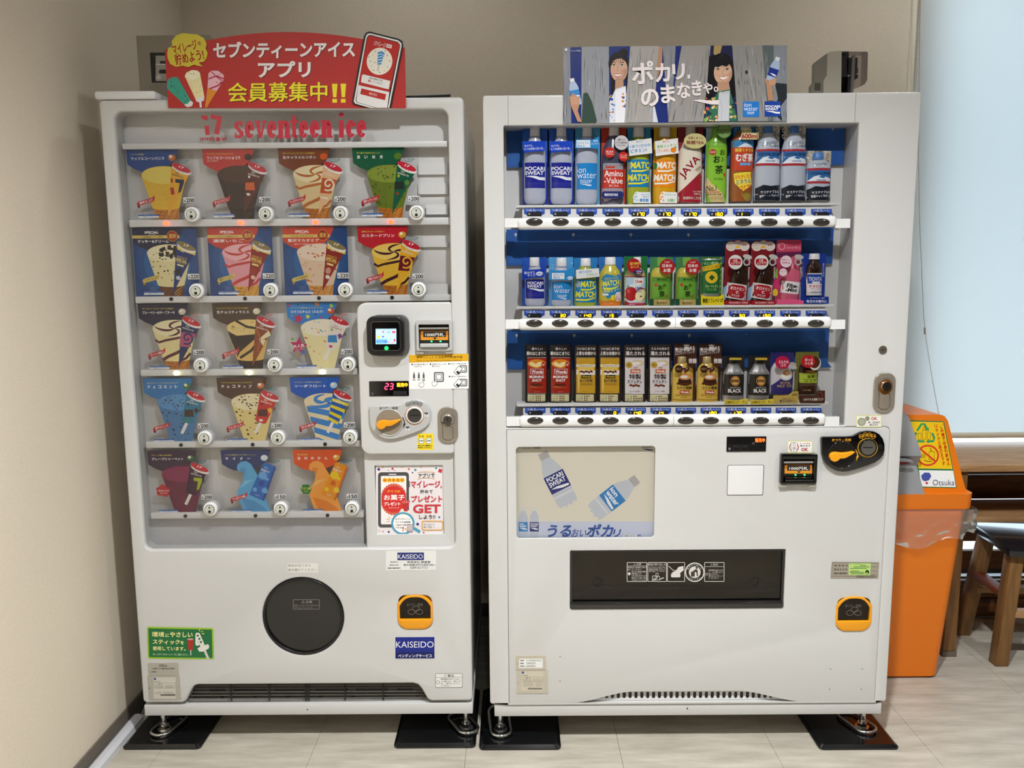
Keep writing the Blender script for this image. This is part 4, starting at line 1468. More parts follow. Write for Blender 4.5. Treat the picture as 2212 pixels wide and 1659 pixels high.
for r, row in enumerate(cards):
    for k, c in enumerate(row):
        U, V = CPOS[r][k]
        gx, gz = PL(U, V, CD)
        fn = (lambda gx, gz: (lambda x, y: (gx+x*CU, gz-y*CU)))(gx, gz)
        t = thing('flavour_card', 'ice cream picture card with %s, %s row' % (names[r][k], rown[r]), 'card', (gx+420*CU, YL+CD, gz-895*CU), 'ice cream picture cards in the machine')
        HB = 893
        box('film', gx, gx+845*CU, YL+CD, YL+CD+.0008, gz-HB*CU, gz, FILM, t)
        A = Art(fn, (0, 0, 1), 1.0)
        if c.get('sp'):
            A.rect(0, 0, 828, 880, '#1c437e')
            A.ell(420, 450, 390, 420, '#205089')
            A.ell(430, 460, 300, 340, '#26609c')
        A.poly(HEAD, c['h'])
        if c.get('stars'):
            for x, y, s_, q in ((40, 30, 26, '#c03060'), (150, 22, 14, '#402a60'), (400, 20, 40, '#d88838'), (585, 42, 34, '#a8c838'), (150, 205, 70, '#c03060'), (275, 180, 34, '#e8d848'), (450, 190, 22, '#c03060'), (70, 165, 16, '#78b838'), (370, 150, 16, '#402a60')):
                A.star(x, y, s_, q, 12)
        if c.get('sp'):
            A.rect(0, 97, 605, 136, '#d8bc66')
            A.text('SPECIAL', 163, 45, 343, 76, '#f2f0ea', .03)
            A.text('SELECTION', 210, 82, 305, 92, '#e8e4dc', .0)
            A.text(c['s'], 120, 106, 390, 130, '#4a3a20', .015)
            A.text(c['t'], 66, 152, 465, 194, '#f6f4f0', .02)
            if c.get('s2'):
                A.text(c['s2'], 150, 208, 345, 230, '#f0e8e0', .01)
            A.ell(515, 108, 69, 69, '#c8a04a')
            A.ell(515, 108, 63, 63, '#9a2820')
            A.text('濃厚', 468, 78, 564, 138, '#e0b858', .02)
        else:
            A.text(c['s'], 57, 56, 57+min(410, 24*len(c['s'])), 76, '#e8d848', .01)
            n = len(c['t'])
            if n <= 6 and n >= 3:
                w = (330 if n < 5 else 400)
                for i, chh in enumerate(c['t']):
                    x = 57+i*(w-40)/(n-1)
                    if chh in 'ョッャュィ':
                        A.text(chh, x+4, 108, x+30, 136, '#f6f4f0', .02, same=i > 0)
                        continue
                    A.text(chh, x, 96 if chh not in 'ー' else 112, x+40, 136 if chh not in 'ー' else 119, '#f6f4f0', .02, same=i > 0)
            else:
                A.text(c['t'], 57, 97, 478, 136, '#f6f4f0', .02)
            if c.get('s2'):
                A.text(c['s2'], 60, 143, 200, 162, '#f0e4dc', .01)
            A.ell(575, 108, 48, 40, c['ic'], -10)
            A.ell(562, 95, 22, 18, '#f0e8d8' if r != 0 or k == 0 else c['ic'], 10)
            A.text('for', 703, 118, 735, 130, '#3a7a80', .0)
            A.text('RELAX' if r == 0 or k == 3 else 'ENJOY' if r == 2 else 'REFRESH', 700, 132, 772, 158, '#3a7a80' if r != 2 else '#c85048', .01, rot=-10)
            A.line([(665, 168), (700, 178), (745, 172), (788, 142)], 7, '#3a7a80' if r != 2 else '#c85048')
            for x, y in ((650, 142), (672, 138), (660, 160)):
                A.ell(x, y, 4, 4, '#3a7a80', same=True, n=8)
        if c.get('bar'):
            b0, b1, b2 = c['bar']
            A.poly([(205, 260), (215, 200), (260, 160), (330, 150), (390, 185), (430, 260), (470, 330), (480, 420), (520, 560), (590, 720), (640, 905), (290, 905), (250, 820), (215, 690), (190, 600), (215, 520), (270, 430), (290, 360), (285, 300), (240, 290)], b0)
            A.poly([(260, 240), (330, 250), (300, 330), (285, 300), (240, 290)], b1)
            A.poly([(300, 420), (420, 400), (300, 480), (230, 520)], b2)
            A.poly([(250, 650), (420, 700), (560, 800), (620, 905), (330, 905)], b1)
            x0, x1, x2 = c['bx']
            A.poly([(560, 180), (700, 240), (520, 690), (350, 610)], x0)
            A.poly([(560, 180), (590, 172), (728, 230), (700, 240)], x0)
            A.poly([(700, 240), (728, 230), (545, 700), (520, 690)], x2)
            for x, y, s_, q in ((545, 350, 66, x1), (520, 460, 44, x2), (600, 400, 26, x1), (560, 555, 46, x1), (430, 540, 34, x1)):
                A.star(x, y, s_, q, 20, .87, 3)
            A.text('seventeen ice', 525, 258, 640, 300, '#f2f0ec', .0, rot=22)
            A.text('Glico', 575, 230, 620, 252, '#f2f0ec', .0, rot=22, sh=.2)
            A.text('サイダー' if k == 1 else '温州みかん', 430, 610, 490, 632, '#f2f0ec', .0, rot=22)
        else:
            scoop(A, c)
            pack(A, c)
        if c['rb']:
            g = c.get('sp')
            rc, r2, ri = ('#d8c068', '#a88838', '#3a3018') if g else ('#c03038', '#7a1a20', '#f6ecea')
            A.poly([(95, 672), (118, 648), (300, 600), (325, 566), (325, 622), (300, 655), (130, 700), (120, 706)], rc)
            A.poly([(95, 672), (122, 704), (140, 700), (125, 732), (105, 730)], r2)
            A.text(c['rb'], 122, 632, 302, 668, ri, .015, rot=-14)
        if c.get('star'):
            A.star(140, 560, 118, '#b8285a', 8, .48)
            A.text('大人気', 70, 535, 215, 585, '#f8f0f4', .025, rot=-6)
            A.text('フレーバー!', 90, 592, 210, 618, '#f8f0f4', .01, rot=-8)
            A.star(60, 470, 26, '#78a838', 0)
            A.star(200, 640, 36, '#2c72c0', 10)
            A.star(140, 672, 18, '#d87030', 0)
        if c.get('cloud'):
            for x, y, s_ in ((180, 500, 46), (130, 530, 40), (230, 540, 44), (140, 580, 48), (210, 590, 50), (175, 550, 60)):
                A.ell(x, y, s_, s_*.8, '#bc2a34', same=x != 180)
            A.text('一緒に食べられる', 108, 535, 262, 560, '#f6ecea', .01)
            A.text('おいしさ!', 145, 570, 235, 592, '#f6ecea', .01)
        if c.get('hexa'):
            A.poly([(80, 540), (115, 475), (195, 475), (230, 540), (195, 605), (115, 605)], '#2f7a30')
            A.text('クエン酸', 92, 510, 218, 545, '#f0e070', .02)
            A.text('入り', 130, 555, 180, 582, '#f0e070', .015)
        A.rect(105, 812, 365, 832, '#2458a4')
        A.rect(105, 832, 365, 853, '#eceef0')
        A.text('無脂乳固形分 乳脂肪分', 112, 816, 355, 828, '#a8c0e0', .0)
        A.text('種類別 アイスクリーム', 165, 836, 300, 849, '#505868', .0)
        for y in (762, 780, 798):
            A.rect(190, y-3, 270, y, '#9a9aa0' if not c.get('sp') else '#7a98b8', same=True)
        A.build('picture', t, YL+CD-.0004, PRINTG, step=2e-5)
        P_ = Art(fn)
        px, py = (695, 603) if not c.get('sp') else (688, 588)
        P_.rect(px, py, px+147, py+76, '#f0f0ee')
        P_.rect(px, py+70, px+147, py+76, '#6a6a6a')
        P_.text('¥', px+6, py+28, px+30, py+62, '#161616', .01)
        P_.text(c.get('price', '200'), px+36, py+12, px+140, py+62, '#161616', .025)
        P_.build('price_tag', t, YL+CD-.0035, label='white price tag reading ¥'+c.get('price', '200'))
# ---------------------------------------------------------------- drinks machine
RM = thing('drinks_vending_machine', 'wide white drinks vending machine with three rows of bottles and cans', 'vending machine', (1.59, .37, 0))
zr = lambda v: HR(1500, v)[1]
hr = lambda u, v, d=0: HR(u, v)
zd2 = zr(1518)
qx0, qx1 = HR(1088, 300)[0], HR(1853, 300)[0]
qz0, qz1 = zr(919.5), zr(267)
px0, px1, pz1 = HR(1096.5, 1200)[0], HR(1909, 1200)[0], zr(922)
D2 = .105
g_ = .0008
dfr = plate('door_frame', [rrect(XR0, zd2, XR1, ZT, .008, 5), rrect(qx0, qz0, qx1, qz1, .004, 4), [(px0, zd2+.0005), (px1, zd2+.0005), (px1, pz1-.012), (px1-.004, pz1-.003), (px1-.012, pz1), (px0, pz1)]],
            YR, YR+D2, WHITE, RM, .003)
pw = pxrect(hr, 1115, 962, 1414, 1160)
hw = pxrect(hr, 1231, 1186, 1696, 1313)
cw = pxrect(hr, 1809, 1290, 1882, 1361)


def wave(t):
    return t*t*(3-2*t)


lowb = []
ua, ub, uc, ud = 1232, 1372, 1592, 1738
za, zb_ = zd2+.0012, zr(1493)
xs = [HR(u, 1510)[0] for u in (ua, ub, uc, ud)]
lowb = [(px0+g_, za)]
for i in range(11):
    lowb.append((xs[0]+(xs[1]-xs[0])*i/10, za+(zb_-za)*wave(i/10)))
for i in range(11):
    lowb.append((xs[2]+(xs[3]-xs[2])*i/10, zb_+(za-zb_)*wave(i/10)))
lowb += [(px1-g_, za), (px1-g_, pz1-.012), (px1-.005, pz1-.004), (px1-.012, pz1-g_), (px0+g_, pz1-g_)]
lp_ = plate('lower_panel', [lowb, rrect(*pw, .010, 5), rrect(*hw, .003, 3), rrect(*cw, .02)], YR+.0005, YR+.011, WHITE, RM, .0012)
box('cabinet', XR0+.004, XR1-.004, YR+D2+.003, .74, .116, ZT-.010, WHITE, RM, .004)
box('base', XR0+.012, XR1-.010, YR+.004, .73, ZB, zr(1521), WHITE, RM, .003)
for fx, fy, ln in ((HR(1080, 1560)[0], .035, .12), (HR(1884, 1560)[0], .04, .35), (XR0+.08, .66, 0), (XR1-.08, .66, 0)):
    foot(RM, fx, fy, ln, .35 if fx < 1.2 else 0)
box('seam', HR(1097.7, 240)[0]-.0006, HR(1097.7, 240)[0]+.0006, YR-.0004, YR+.001, qz1, ZT-.001, mat('seam_dark', '#8a8782', .7), RM)
box('seam', HR(1845, 230)[0]-.0006, HR(1845, 230)[0]+.0006, YR-.0004, YR+.001, qz1, ZT-.001, mat('seam_dark'), RM)
# display box
box('display_back', qx0-.02, qx1+.004, YR+.098, YR+.103, qz0-.01, qz1+.01, GREYW, RM)
ar = qx1-.002
box('gasket', HR(1845, 600)[0]-.002, HR(1845, 600)[0]+.004, YR+.088, YR+.098, qz0, qz1, BLACK, RM)
plate('display_window', [rrect(qx0+.0005, qz0+.0005, qx1-.0005, qz1-.0005, .003, 3)], YR+.010, YR+.013, CLEAR, RM, label='clear display window')
SHD = .05        # depth of the goods behind the front plane
rowsR = [dict(blue=(266, 358, 1095, 1822), shelf=(439, 444, 1115, 1812), bar=(466, 491, 1117, 1807), lab=(448, 468), by=478, bx=[1154+56.25*i for i in range(12)]),
         dict(blue=(491, 569, 1094, 1798), shelf=(657.5, 662.5, 1115, 1801), bar=(684, 709, 1119, 1797), lab=(667, 686), by=696, bx=[1154+55.25*i for i in range(12)]),
         dict(blue=(708, 793, 1096, 1789), shelf=(868, 873.5, 1116, 1789), bar=(894, 919, 1121, 1785), lab=(877, 896), by=906, bx=[1156+54.15*i for i in range(12)])]
prices = [{4: ' 170', 5: ' 170', 6: ' 170', 7: ' 160', 8: ' 1  '}, {1: '  30', 2: ' 140', 3: ' 15 ', 8: '  50', 9: ' 150', 10: ' 1  '}, {3: '   0', 4: ' 140', 5: ' 14 ', 7: ' 180', 8: ' 170'}]
BTN = mat('smoked_button', '#37322d', .12, spec=.6)
for ri, R_ in enumerate(rowsR):
    a, b, u0, u1 = R_['blue']
    x0, z0, x1, z1 = pxrect(PR, u0, a, u1, b, .088)
    bk = box('backing_sheet', x0, x1, YR+.088, YR+.0895, z0, z1, BLUEP, RM, label='blue backing sheet with pale balloon logos')
    A = Art(lambda u, v: PR(u, v, .0875))
    for j in range(13):
        uu = u0+20+j*62
        vv = (a+14 if ri else a+90-7) if j % 2 == 0 else (b-13 if ri else a+10)
        if ri == 0 and j % 2 == 0:
            vv = a+77
        if uu+24 > u1:
            continue
        A.ell(uu, vv, 3, 3.2, '#c4c8d4', same=j > 0, n=12)
        A.ell(uu, vv+4.6, 1, 1, '#c4c8d4', same=True, n=8)
        A.text('Otsuka', uu+5, vv, uu+19, vv+4, '#5a80b8', -.005, same=True)
    A.poly([(u0+4, b-2), (u0+30, a+4), (u0+48, a+4), (u0+44, b-2)], '#2a66b4')
    A.poly([(u0+330, b-2), (u0+520, a+10), (u0+640, a+6), (u0+700, b-2)], '#2a5a9c')
    A.build('logo_print', bk, YR+.0876)
    s0, s1, u0, u1 = R_['shelf']
    x0, z0, x1, z1 = pxrect(PR, u0, s0, u1, s1, .022)
    sh = box('shelf', x0, x1, YR+.022, YR+.086, z0, z1, WHITE2, RM, .001)
    R_['ztop'] = z1
    # price strip
    v0, v1 = R_['lab']
    x0, z0, x1, z1 = pxrect(PR, R_['bx'][0]-26, v0, R_['bx'][11]+22, v1, .02)
    ps = box('price_strip', x0, x1, YR+.02, YR+.026, z0, z1, WHITE2, RM)
    # button bar
    b0, b1, u0, u1 = R_['bar']
    x0, z0, x1, z1 = pxrect(PR, u0, b0, u1, b1, -.002)
    bar = box('button_bar', x0, x1, YR-.004, YR+.024, z0, z1, WHITE2, RM, .011, seg=4)
    mx = PR(R_['bx'][5]+28, R_['by'], -.004)[0]
    box('bar_seam', mx-.0005, mx+.0005, YR-.0045, YR+.02, z0+.002, z1-.002, mat('seam_dark'), bar)
    pbox('bar_bracket', PR, YR, u0-27, b0+4, u0+6, b1-1, .004, .02, WHITE2, bar)
    pbox('bar_bracket', PR, YR, u1-4, b0+4, u1+28, b1-1, .004, .02, WHITE2, bar)
    for i, u in enumerate(R_['bx']):
        x, z = PR(u, R_['by'], -.004)
        bm = bmesh.new()
        bmesh.ops.create_uvsphere(bm, u_segments=28, v_segments=12, radius=1, matrix=Matrix.Translation((x, YR-.0035, z)) @ Matrix.Diagonal((.0228, .0045, .0104, 1)))
        link('select_button', bm_mesh(bm, 80), BTN, RM)
        A = Art(lambda u, v: PR(u, v, .0195))
        w = 23
        hgt = v1-v0
        pts = [(u-w, v0+1), (u+w, v0+1)]
        n = 7
        pts += [(u+w-(1.5 if k % 2 else 0), v0+1+(hgt*.62)*k/n) for k in range(1, n)]
        pts += [(u+w*.7, v0+hgt*.78), (u-w*.7, v0+hgt*.78)]
        pts += [(u-w+(1.5 if k % 2 else 0), v0+1+(hgt*.62)*k/n) for k in range(n-1, 0, -1)]
        A.poly(pts, '#2450b0')
        A.text('つめた～い', u-19, v0+2, u+19, v0+7.5, '#e8eefa', .015)
        A.rect(u-15.5, v0+8, u+15.5, v1-2, '#1c1a1a')
        A.text('¥', u-13, v0+10, u-9, v1-4.5, '#c8c8c8', .01)
        for k in range(3):
            A.text('8', u-6+k*6.5, v0+10, u-1+k*6.5, v1-4.5, '#2a2828', .0, same=k > 0)
        A.build('price_label', ps, YR+.0198)
        pr = prices[ri].get(i)
        if pr:
            B = Art(lambda u, v: PR(u, v, .019))
            for k, chh in enumerate(pr):
                if chh != ' ':
                    xx = u-12.5+k*6.5 if len(pr.strip()) else 0
                    seg(B, chh, xx, v0+9.6, xx+(4.2 if chh != '1' else 3), v1-4, 1.7, '#ffb400')
            B.build('lit_price', ps, YR+.0190, GLOW)
# small fittings on the frame
cx_, cz_ = HR(1906, 752.5)
cyl('key_plug', (cx_, YR-.003, cz_), (cx_, YR+.002, cz_), .0112, NICKEL, RM, n=28, label='round key plug')
box('plug_slot', cx_-.004, cx_+.004, YR-.0036, YR-.0028, cz_-.0008, cz_+.0008, BLACK, RM)
lock(PR, YR, RM, 1886, 802, 1932, 888, True)


def e1(A):
    A.rect(442, 1368, 795, 1532, '#d8d060', 8)
    A.rect(450, 1376, 787, 1524, '#e6e4da', 6)
    A.ell(520, 1458, 58, 56, '#8a8a72')
    A.ell(520, 1458, 44, 43, '#a8a890')
    A.ell(598, 1412, 32, 32, '#8a8a72')
    A.text('OK', 652, 1392, 735, 1434, '#b82028', .03)
    A.text('新・旧500円', 612, 1450, 770, 1482, '#2a2a40', .02)
    A.text('使えます', 628, 1486, 750, 1512, '#2a2a40', .025)


sticker('new_coin_sticker', PR, YR, RM, (1780, 680, 6.381), e1, 'yellow-edged sticker showing coins and OK')
# sign window
A = Art(lambda u, v: PR(u, v, .016), (1090, 930, 6.1444), 1.12)
A.rect(140, 170, 2010, 1430, '#e4ddcc')
A.rect(140, 1192, 2010, 1430, '#cdd3e6')
A.text('Otsuka', 230, 203, 350, 230, '#8a8a94', .0)
A.text('大塚製薬', 362, 203, 474, 228, '#3a3a3c', .02)
A.text('SWEAT', 1818, 196, 1945, 216, '#2a3a70', .02)
A.poly([(1820, 228), (1870, 226), (1965, 236), (1965, 250), (1900, 248)], '#2a3a70')
for (x, col, t1, t2) in ((245, '#2f86c8', 'ion', 'water'), (392, '#26307c', 'POCARI', 'SWEAT')):
    A.poly([(x-58, 1400), (x-58, 1130), (x-50, 1100), (x-28, 1070), (x-28, 1050), (x+28, 1050), (x+28, 1070), (x+50, 1100), (x+58, 1130), (x+58, 1400)], '#c4cad8')
    A.rect(x-28, 1012, x+28, 1052, '#dcdce0')
    A.rect(x-60, 1200, x+60, 1325, col)
    A.text(t1, x-48, 1212, x+(10 if col[1] == '2' and t1 == 'ion' else 50), 1238, '#f0f2f8', .02)
    A.text(t2, x-48, 1240, x+46, 1268, '#f0f2f8', .02)
    A.poly([(x-48, 1278), (x, 1276), (x+50, 1290), (x+50, 1302), (x+10, 1300)], '#f0f2f8')


def bigbottle(A, cx, cy, ang, s_, col, t1, t2):
    R_ = lambda p: A.rotp([(cx+x*s_, cy+y*s_) for x, y in p], cx, cy, ang)
    A.poly(R_([(-112, 60), (-112, -60), (-100, -140), (-60, -235), (-52, -260), (52, -260), (60, -235), (100, -140), (112, -60), (112, 60), (112, 240), (95, 285), (60, 270), (30, 300), (0, 275), (-30, 300), (-60, 270), (-95, 285), (-112, 240)]), '#c6cad2')
    A.poly(R_([(-52, -335), (52, -335), (54, -262), (-54, -262)]), '#b4b0ae')
    A.poly(R_([(-114, -85), (114, -85), (114, 110), (-114, 110)]), col)
    for i, (t, y0, y1) in enumerate(((t1, -70, -20), (t2, -12, 40))):
        c = txt(t, .03)
        vs = [(cx+s_*(-95+a*(190 if i or t1 != 'ion' else 110)), cy+s_*(y1-b*(y1-y0))) for a, b in c[0]]
        A._add(A.rotp(vs, cx, cy, ang), c[1], '#f4f6fa', False)
    A.poly(R_([(-95, 58), (-20, 54), (100, 74), (100, 96), (20, 92)]), '#f4f6fa')
    A.poly(R_([(-112, 150), (112, 150), (100, 170), (-100, 172)]), '#d8dce2')


bigbottle(A, 690, 650, -27, 1.25, '#262c78', 'POCARI', 'SWEAT')
bigbottle(A, 1440, 870, 52, 1.2, '#2c80c4', 'ion', 'water')
A.text('うる', 565, 1235, 888, 1398, '#1f4fa0', .03, sh=.25)
A.text('おい', 890, 1290, 1085, 1396, '#1f4fa0', .01, sh=.25)
A.text('ポカ', 1095, 1225, 1440, 1398, '#1f4fa0', .03, sh=.25)
A.text('リ', 1440, 1295, 1535, 1396, '#1f4fa0', .02, sh=.25)
A.rect(1575, 1366, 1808, 1398, '#f2f2f4')
A.text('新垣とポカリ', 1592, 1374, 1750, 1392, '#3a4a78', .01) if False else A.text('検索 ポカリ', 1592, 1374, 1750, 1392, '#3a4a78', .01)
A.rect(1764, 1366, 1806, 1398, '#1f4fa0')
A.text('Q', 1774, 1372, 1798, 1394, '#f2f2f4', .03)
A.build('sign_sheet', lp_, YR+.016, PRINTG, label='advert sheet with two big drink bottles and blue lettering')
plate('sign_pane', [rrect(*pw, .010, 5)], YR+.004, YR+.006, CLEAR, lp_, label='clear sign window pane')
box('sign_box', pw[0]-.003, pw[2]+.003, YR+.0165, YR+.02, pw[1]-.003, pw[3]+.003, GREYW, lp_)
# display, cover, bill slot, coin unit
dp2 = pplate('price_display', PR, YR, 1569.5, 940.5, 1655, 973, -.002, .003, BLACKG, lp_, .0015, .0006, label='black display with red lit words')
A = Art(lambda u, v: PR(u, v, -.002), (1540, 900, 5.53))
A.text('販売中', 503, 240, 620, 292, '#ff5018', .03)
A.build('lit_text', dp2, YR-.0026, GLOW)
A = Art(lambda u, v: PR(u, v, -.002), (1540, 900, 5.53))
A.ell(197, 370, 16, 17, '#6a6a6c')
A.frame(240, 335, 322, 390, 3, '#3a3a3a')
A.frame(334, 335, 416, 390, 3, '#3a3a3a')
A.text('円', 468, 296, 492, 315, '#9a9a9a', .0)
A.line([(170, 325), (632, 322)], 3, '#333333')
A.text('販売中止', 252, 340, 312, 352, '#4a4a4a', .0)
A.text('つり銭切れ', 345, 340, 405, 352, '#4a4a4a', .0)
A.build('panel_marks', dp2, YR-.0023)
sc = pplate('service_cover', PR, YR, 1572, 1003, 1648.5, 1066.5, -.0012, .002, WHITE2, lp_, .003, .0006, label='blank square cover plate')
x0, z0, x1, z1 = pxrect(PR, 1571.5, 1002.5, 1649, 1067, 0)
link('cover_gap', tube_mesh([(a, YR+.0005, b) for a, b in rrect(x0, z0, x1, z1, .003, 4)], .0009, 5, True), DARK, sc)
bill_slot(PR, YR, lp_, 1685.5, 977, 1764, 1043, BLACKG, True)


def e2(A):
    A.rect(890, 277, 1188, 418, '#dcd878', 10)
    A.rect(898, 285, 1180, 410, '#f0eee8', 6)
    A.ring(968, 350, 58, 58, 9, '#b03040')
    A.poly([(930, 295), (1012, 300), (1000, 405), (935, 405)], '#f0eee8')
    A.line([(930, 295), (1012, 300), (1000, 405), (935, 405), (930, 295)], 5, '#2a2a2a')
    A.ring(970, 325, 18, 18, 5, '#b03040')
    A.text('1000', 948, 352, 990, 370, '#2a2a2a', .02)
    A.text('円', 956, 376, 980, 394, '#2a2a2a', .02)
    A.text('新・旧1000円札', 1038, 296, 1168, 312, '#b82030', .02)
    A.text('使えます', 1040, 320, 1165, 346, '#2a2438', .025)
    A.text('OK', 1055, 358, 1138, 398, '#b82030', .035)


sticker('banknote_sticker', PR, YR, lp_, (1540, 900, 5.53), e2, 'small sticker with banknote drawing and OK')
coin_unit(PR, YR, lp_, (1745.7, 866.9, 8.26), BLACKG, mat('dial_black', '#141312', .3), '#e0a020', '#d8a020', True)
# take-out hatch
x0, z0, x1, z1 = hw
hh = thing
dh = plate('takeout_hatch', [rrect(x0+.001, z0+.001, x1-.001, z1-.001, .003, 3), rrect(x0+.007, z0+.022, x1-.007, z1-.006, .003, 3)], YR+.004, YR+.02, BLACKG, lp_, .001, label='black frame of the wide take-out hatch')
plate('hatch_flap', [rrect(x0+.005, z0+.018, x1-.005, z1-.004, .003, 3)], YR+.010, YR+.013, HATCHGL, dh, label='smoked clear take-out flap')
box('chute_back', x0-.002, x1+.002, YR+.036, YR+.04, z0-.002, z1+.002, mat('chute_brown', '#6a635a', .5), dh)
box('chute_ledge', x0+.002, x1-.002, YR+.024, YR+.036, z0+.045, z0+.057, mat('chute_dark', '#26211d', .5), dh)
box('flap_lip', x0+.002, x1-.002, YR-.004, YR+.008, z0+.002, z0+.019, mat('lip_dark', '#2c2a28', .15, spec=.6), dh, .003)
for u in (1291, 1632):
    xx, zz = PR(u, 1256, .01)
    link('bumper', tube_mesh([(xx+.012*math.cos(t), YR+.009, zz+.012*math.sin(t)) for t in [i*math.pi/12 for i in range(24)]], .002, 8, True), SMOKE, dh)


def e3(A):
    W_ = '#d6d2ca'
    for x0, x1 in ((655, 840), (846, 1022), (1026, 1190), (1368, 1553)):
        A.frame(x0, 266, x1, 446, 5, W_, 8, same=x0 > 655)
    A.line([(657, 300), (838, 300)], 3, W_, same=True)
    A.text('⚠注意', 715, 274, 786, 294, W_, .0, same=True)
    for i, t in enumerate(('商品は1本毎に取り', '出してください', '特にびん商品の場合、', '破損の破片により', 'けがの恐れがあります', '取出口より奥へ手を', '入れないでください')):
        A.text(t, (664 if i < 2 else 698), 305+i*19.5, (835 if i not in (1, 3) else 790), 321+i*19.5, W_, .0, same=True)
    A.ell(677, 372, 12, 14, W_, same=True)
    A.text('商品の取り出し方', 855, 276, 1014, 296, W_, .005, same=True)
    for i, t in enumerate(('立てになって出てきた', '商品は全部にずらして', '取り出してください')):
        A.text(t, 860, 304+i*18, 1010, 320+i*18, W_, .0, same=True)
    A.frame(888, 390, 935, 418, 4, W_, 6, same=True)
    A.frame(920, 365, 945, 400, 4, W_, 6, same=True)
    A.frame(920, 395, 960, 430, 4, W_, 6, same=True)
    A.line([(885, 430), (922, 428)], 8, W_, same=True)
    A.line([(955, 425), (995, 408)], 8, W_, same=True)
    A.line([(1040, 300), (1080, 340), (1120, 345)], 5, W_, same=True)
    A.poly([(1070, 360), (1105, 345), (1130, 310), (1175, 300), (1178, 340), (1140, 370), (1120, 400), (1100, 395)], W_, same=True)
    A.rect(1062, 368, 1148, 405, W_, 10, same=True)
    A.ring(1280, 358, 90, 90, 10, W_, same=True)
    A.ell(1280, 358, 54, 54, W_)
    A.rect(1245, 352, 1280, 398, '#3a3630')
    A.ell(1297, 318, 10, 10, '#3a3630')
    A.poly([(1262, 345), (1290, 330), (1306, 335), (1310, 395), (1300, 395), (1295, 360), (1270, 352)], '#3a3630')
    for i, t in enumerate('あきかんはこに'):
        a = math.radians(-60+i*20)
        A.text(t, 1280+70*math.sin(a)-9, 358-70*math.cos(a)-9, 1280+70*math.sin(a)+9, 358-70*math.cos(a)+9, W_, .0, rot=math.degrees(a), same=i > 0)
    for i, t in enumerate('リサイクル'):
        a = math.radians(220-i*20)
        A.text(t, 1280+70*math.sin(a)-9, 358-70*math.cos(a)-9, 1280+70*math.sin(a)+9, 358-70*math.cos(a)+9, W_, .0, rot=math.degrees(a)+180, same=True)
    A.line([(1370, 306), (1551, 306)], 3, W_, same=True)
    A.text('⚠警告', 1422, 278, 1493, 299, W_, .0, same=True)
    A.ring(1390, 376, 12, 12, 3, W_, same=True)
    for i, t in enumerate(('転倒事故を防ぐため', 'に、上に乗らない、', '揺さぶらない、', '傾けないようにして', 'ください')):
        A.text(t, 1408, 332+i*18, (1542 if i in (0, 1, 3) else 1500), 347+i*18, W_, .0, same=True)


sticker('hatch_caution_print', PR, YR, dh, (1200, 1150, 4.2538), e3, 'row of white printed caution panels', d=.0095)


def e4(A):
    A.poly([(562, 303), (1303, 311), (1287, 562), (542, 562)], '#a09786')
    A.line([(575, 318), (1290, 322), (1280, 530), (562, 525), (575, 318)], 6, '#5a5248')
    A.poly([(830, 322), (1175, 326), (1160, 515), (825, 508)], '#b8d878')
    A.text('管 理 者 名', 600, 345, 812, 376, '#3c362e', .02)
    A.text('連 絡 先 住 所', 596, 405, 806, 438, '#3c362e', .02)
    A.text('連絡先電話番号', 592, 466, 804, 498, '#3c362e', .02)
    A.text('ダイヤゴロンテン', 842, 328, 1030, 348, '#2c4a20', .01, sh=.3)
    for y, x0, x1 in ((356, 1005, 1095), (380, 900, 1150), (404, 850, 1112), (446, 855, 990), (466, 842, 1060), (490, 860, 1075)):
        A.rect(x0, y-5, x1, y+5, '#4a6a38', same=y > 356)
    A.ell(1115, 465, 30, 36, '#20301a')
    A.ell(1112, 480, 14, 16, '#b8d878')
    for y in (380, 442, 502):
        A.line([(1172, y), (1255, y)], 4, '#5a5248')
    A.frame(940, 516, 1244, 548, 5, '#5a5248', 12)
    A.text('大塚販売機器サービスセンター', 965, 524, 1220, 542, '#5a5248', .0)


sticker('operator_plate', PR, YR, lp_, (1720, 1170, 7.2125), e4, 'taupe contact plate with lime green sticker')
coin_return(PR, YR, lp_, 1807, 1287, 1884.5, 1362)
PLT = mat('beige_plate', '#c3bba8', .5)


def e5(A):
    A.rect(448, 203, 698, 302, '#ecebe6', 8)
    for i, (a, b) in enumerate((('機種', ':F-17MF3630-HPCH'), ('機番', ':70006072D'), ('管理No.', ':0200020816'))):
        A.text(a, 460, 215+i*30, 497+(20 if i == 2 else 0), 231+i*30, '#262626', .02)
        A.text(b, 522, 213+i*30, 684 if i == 0 else 622, 232+i*30, '#3a3a3a', .0)


nameplate(PR, YR, lp_, 1114.5, 1414.5, 1179, 1445.5, e5, (1030, 1380, 4.9156), 'beige model number plate', PLT)


def e6(A):
    A.rect(472, 340, 704, 545, '#cfc7b3')
    A.rect(476, 342, 500, 362, '#2a4a98')
    A.text('自動販売機', 482, 378, 542, 389, '#4a4a48', .0)
    A.frame(486, 400, 700, 452, 2, '#6a6862')
    A.text('JET P', 516, 404, 570, 417, '#303030', .02)
    for i in range(4):
        A.rect(492, 422+i*7, 580, 424+i*7, '#8a8474', same=True)
        A.rect(590, 418+i*8, 690, 420+i*8, '#8a8474', same=True)
    for i in range(5):
        A.rect(488, 460+i*9, 600, 462+i*9, '#8a8474', same=True)
        A.rect(620, 460+i*9, 696, 462+i*9, '#8a8474', same=True)
    for i in range(26):
        A.rect(540+i*6, 515, 543+i*6+(i*7 % 3), 532, '#4a463c', same=True)


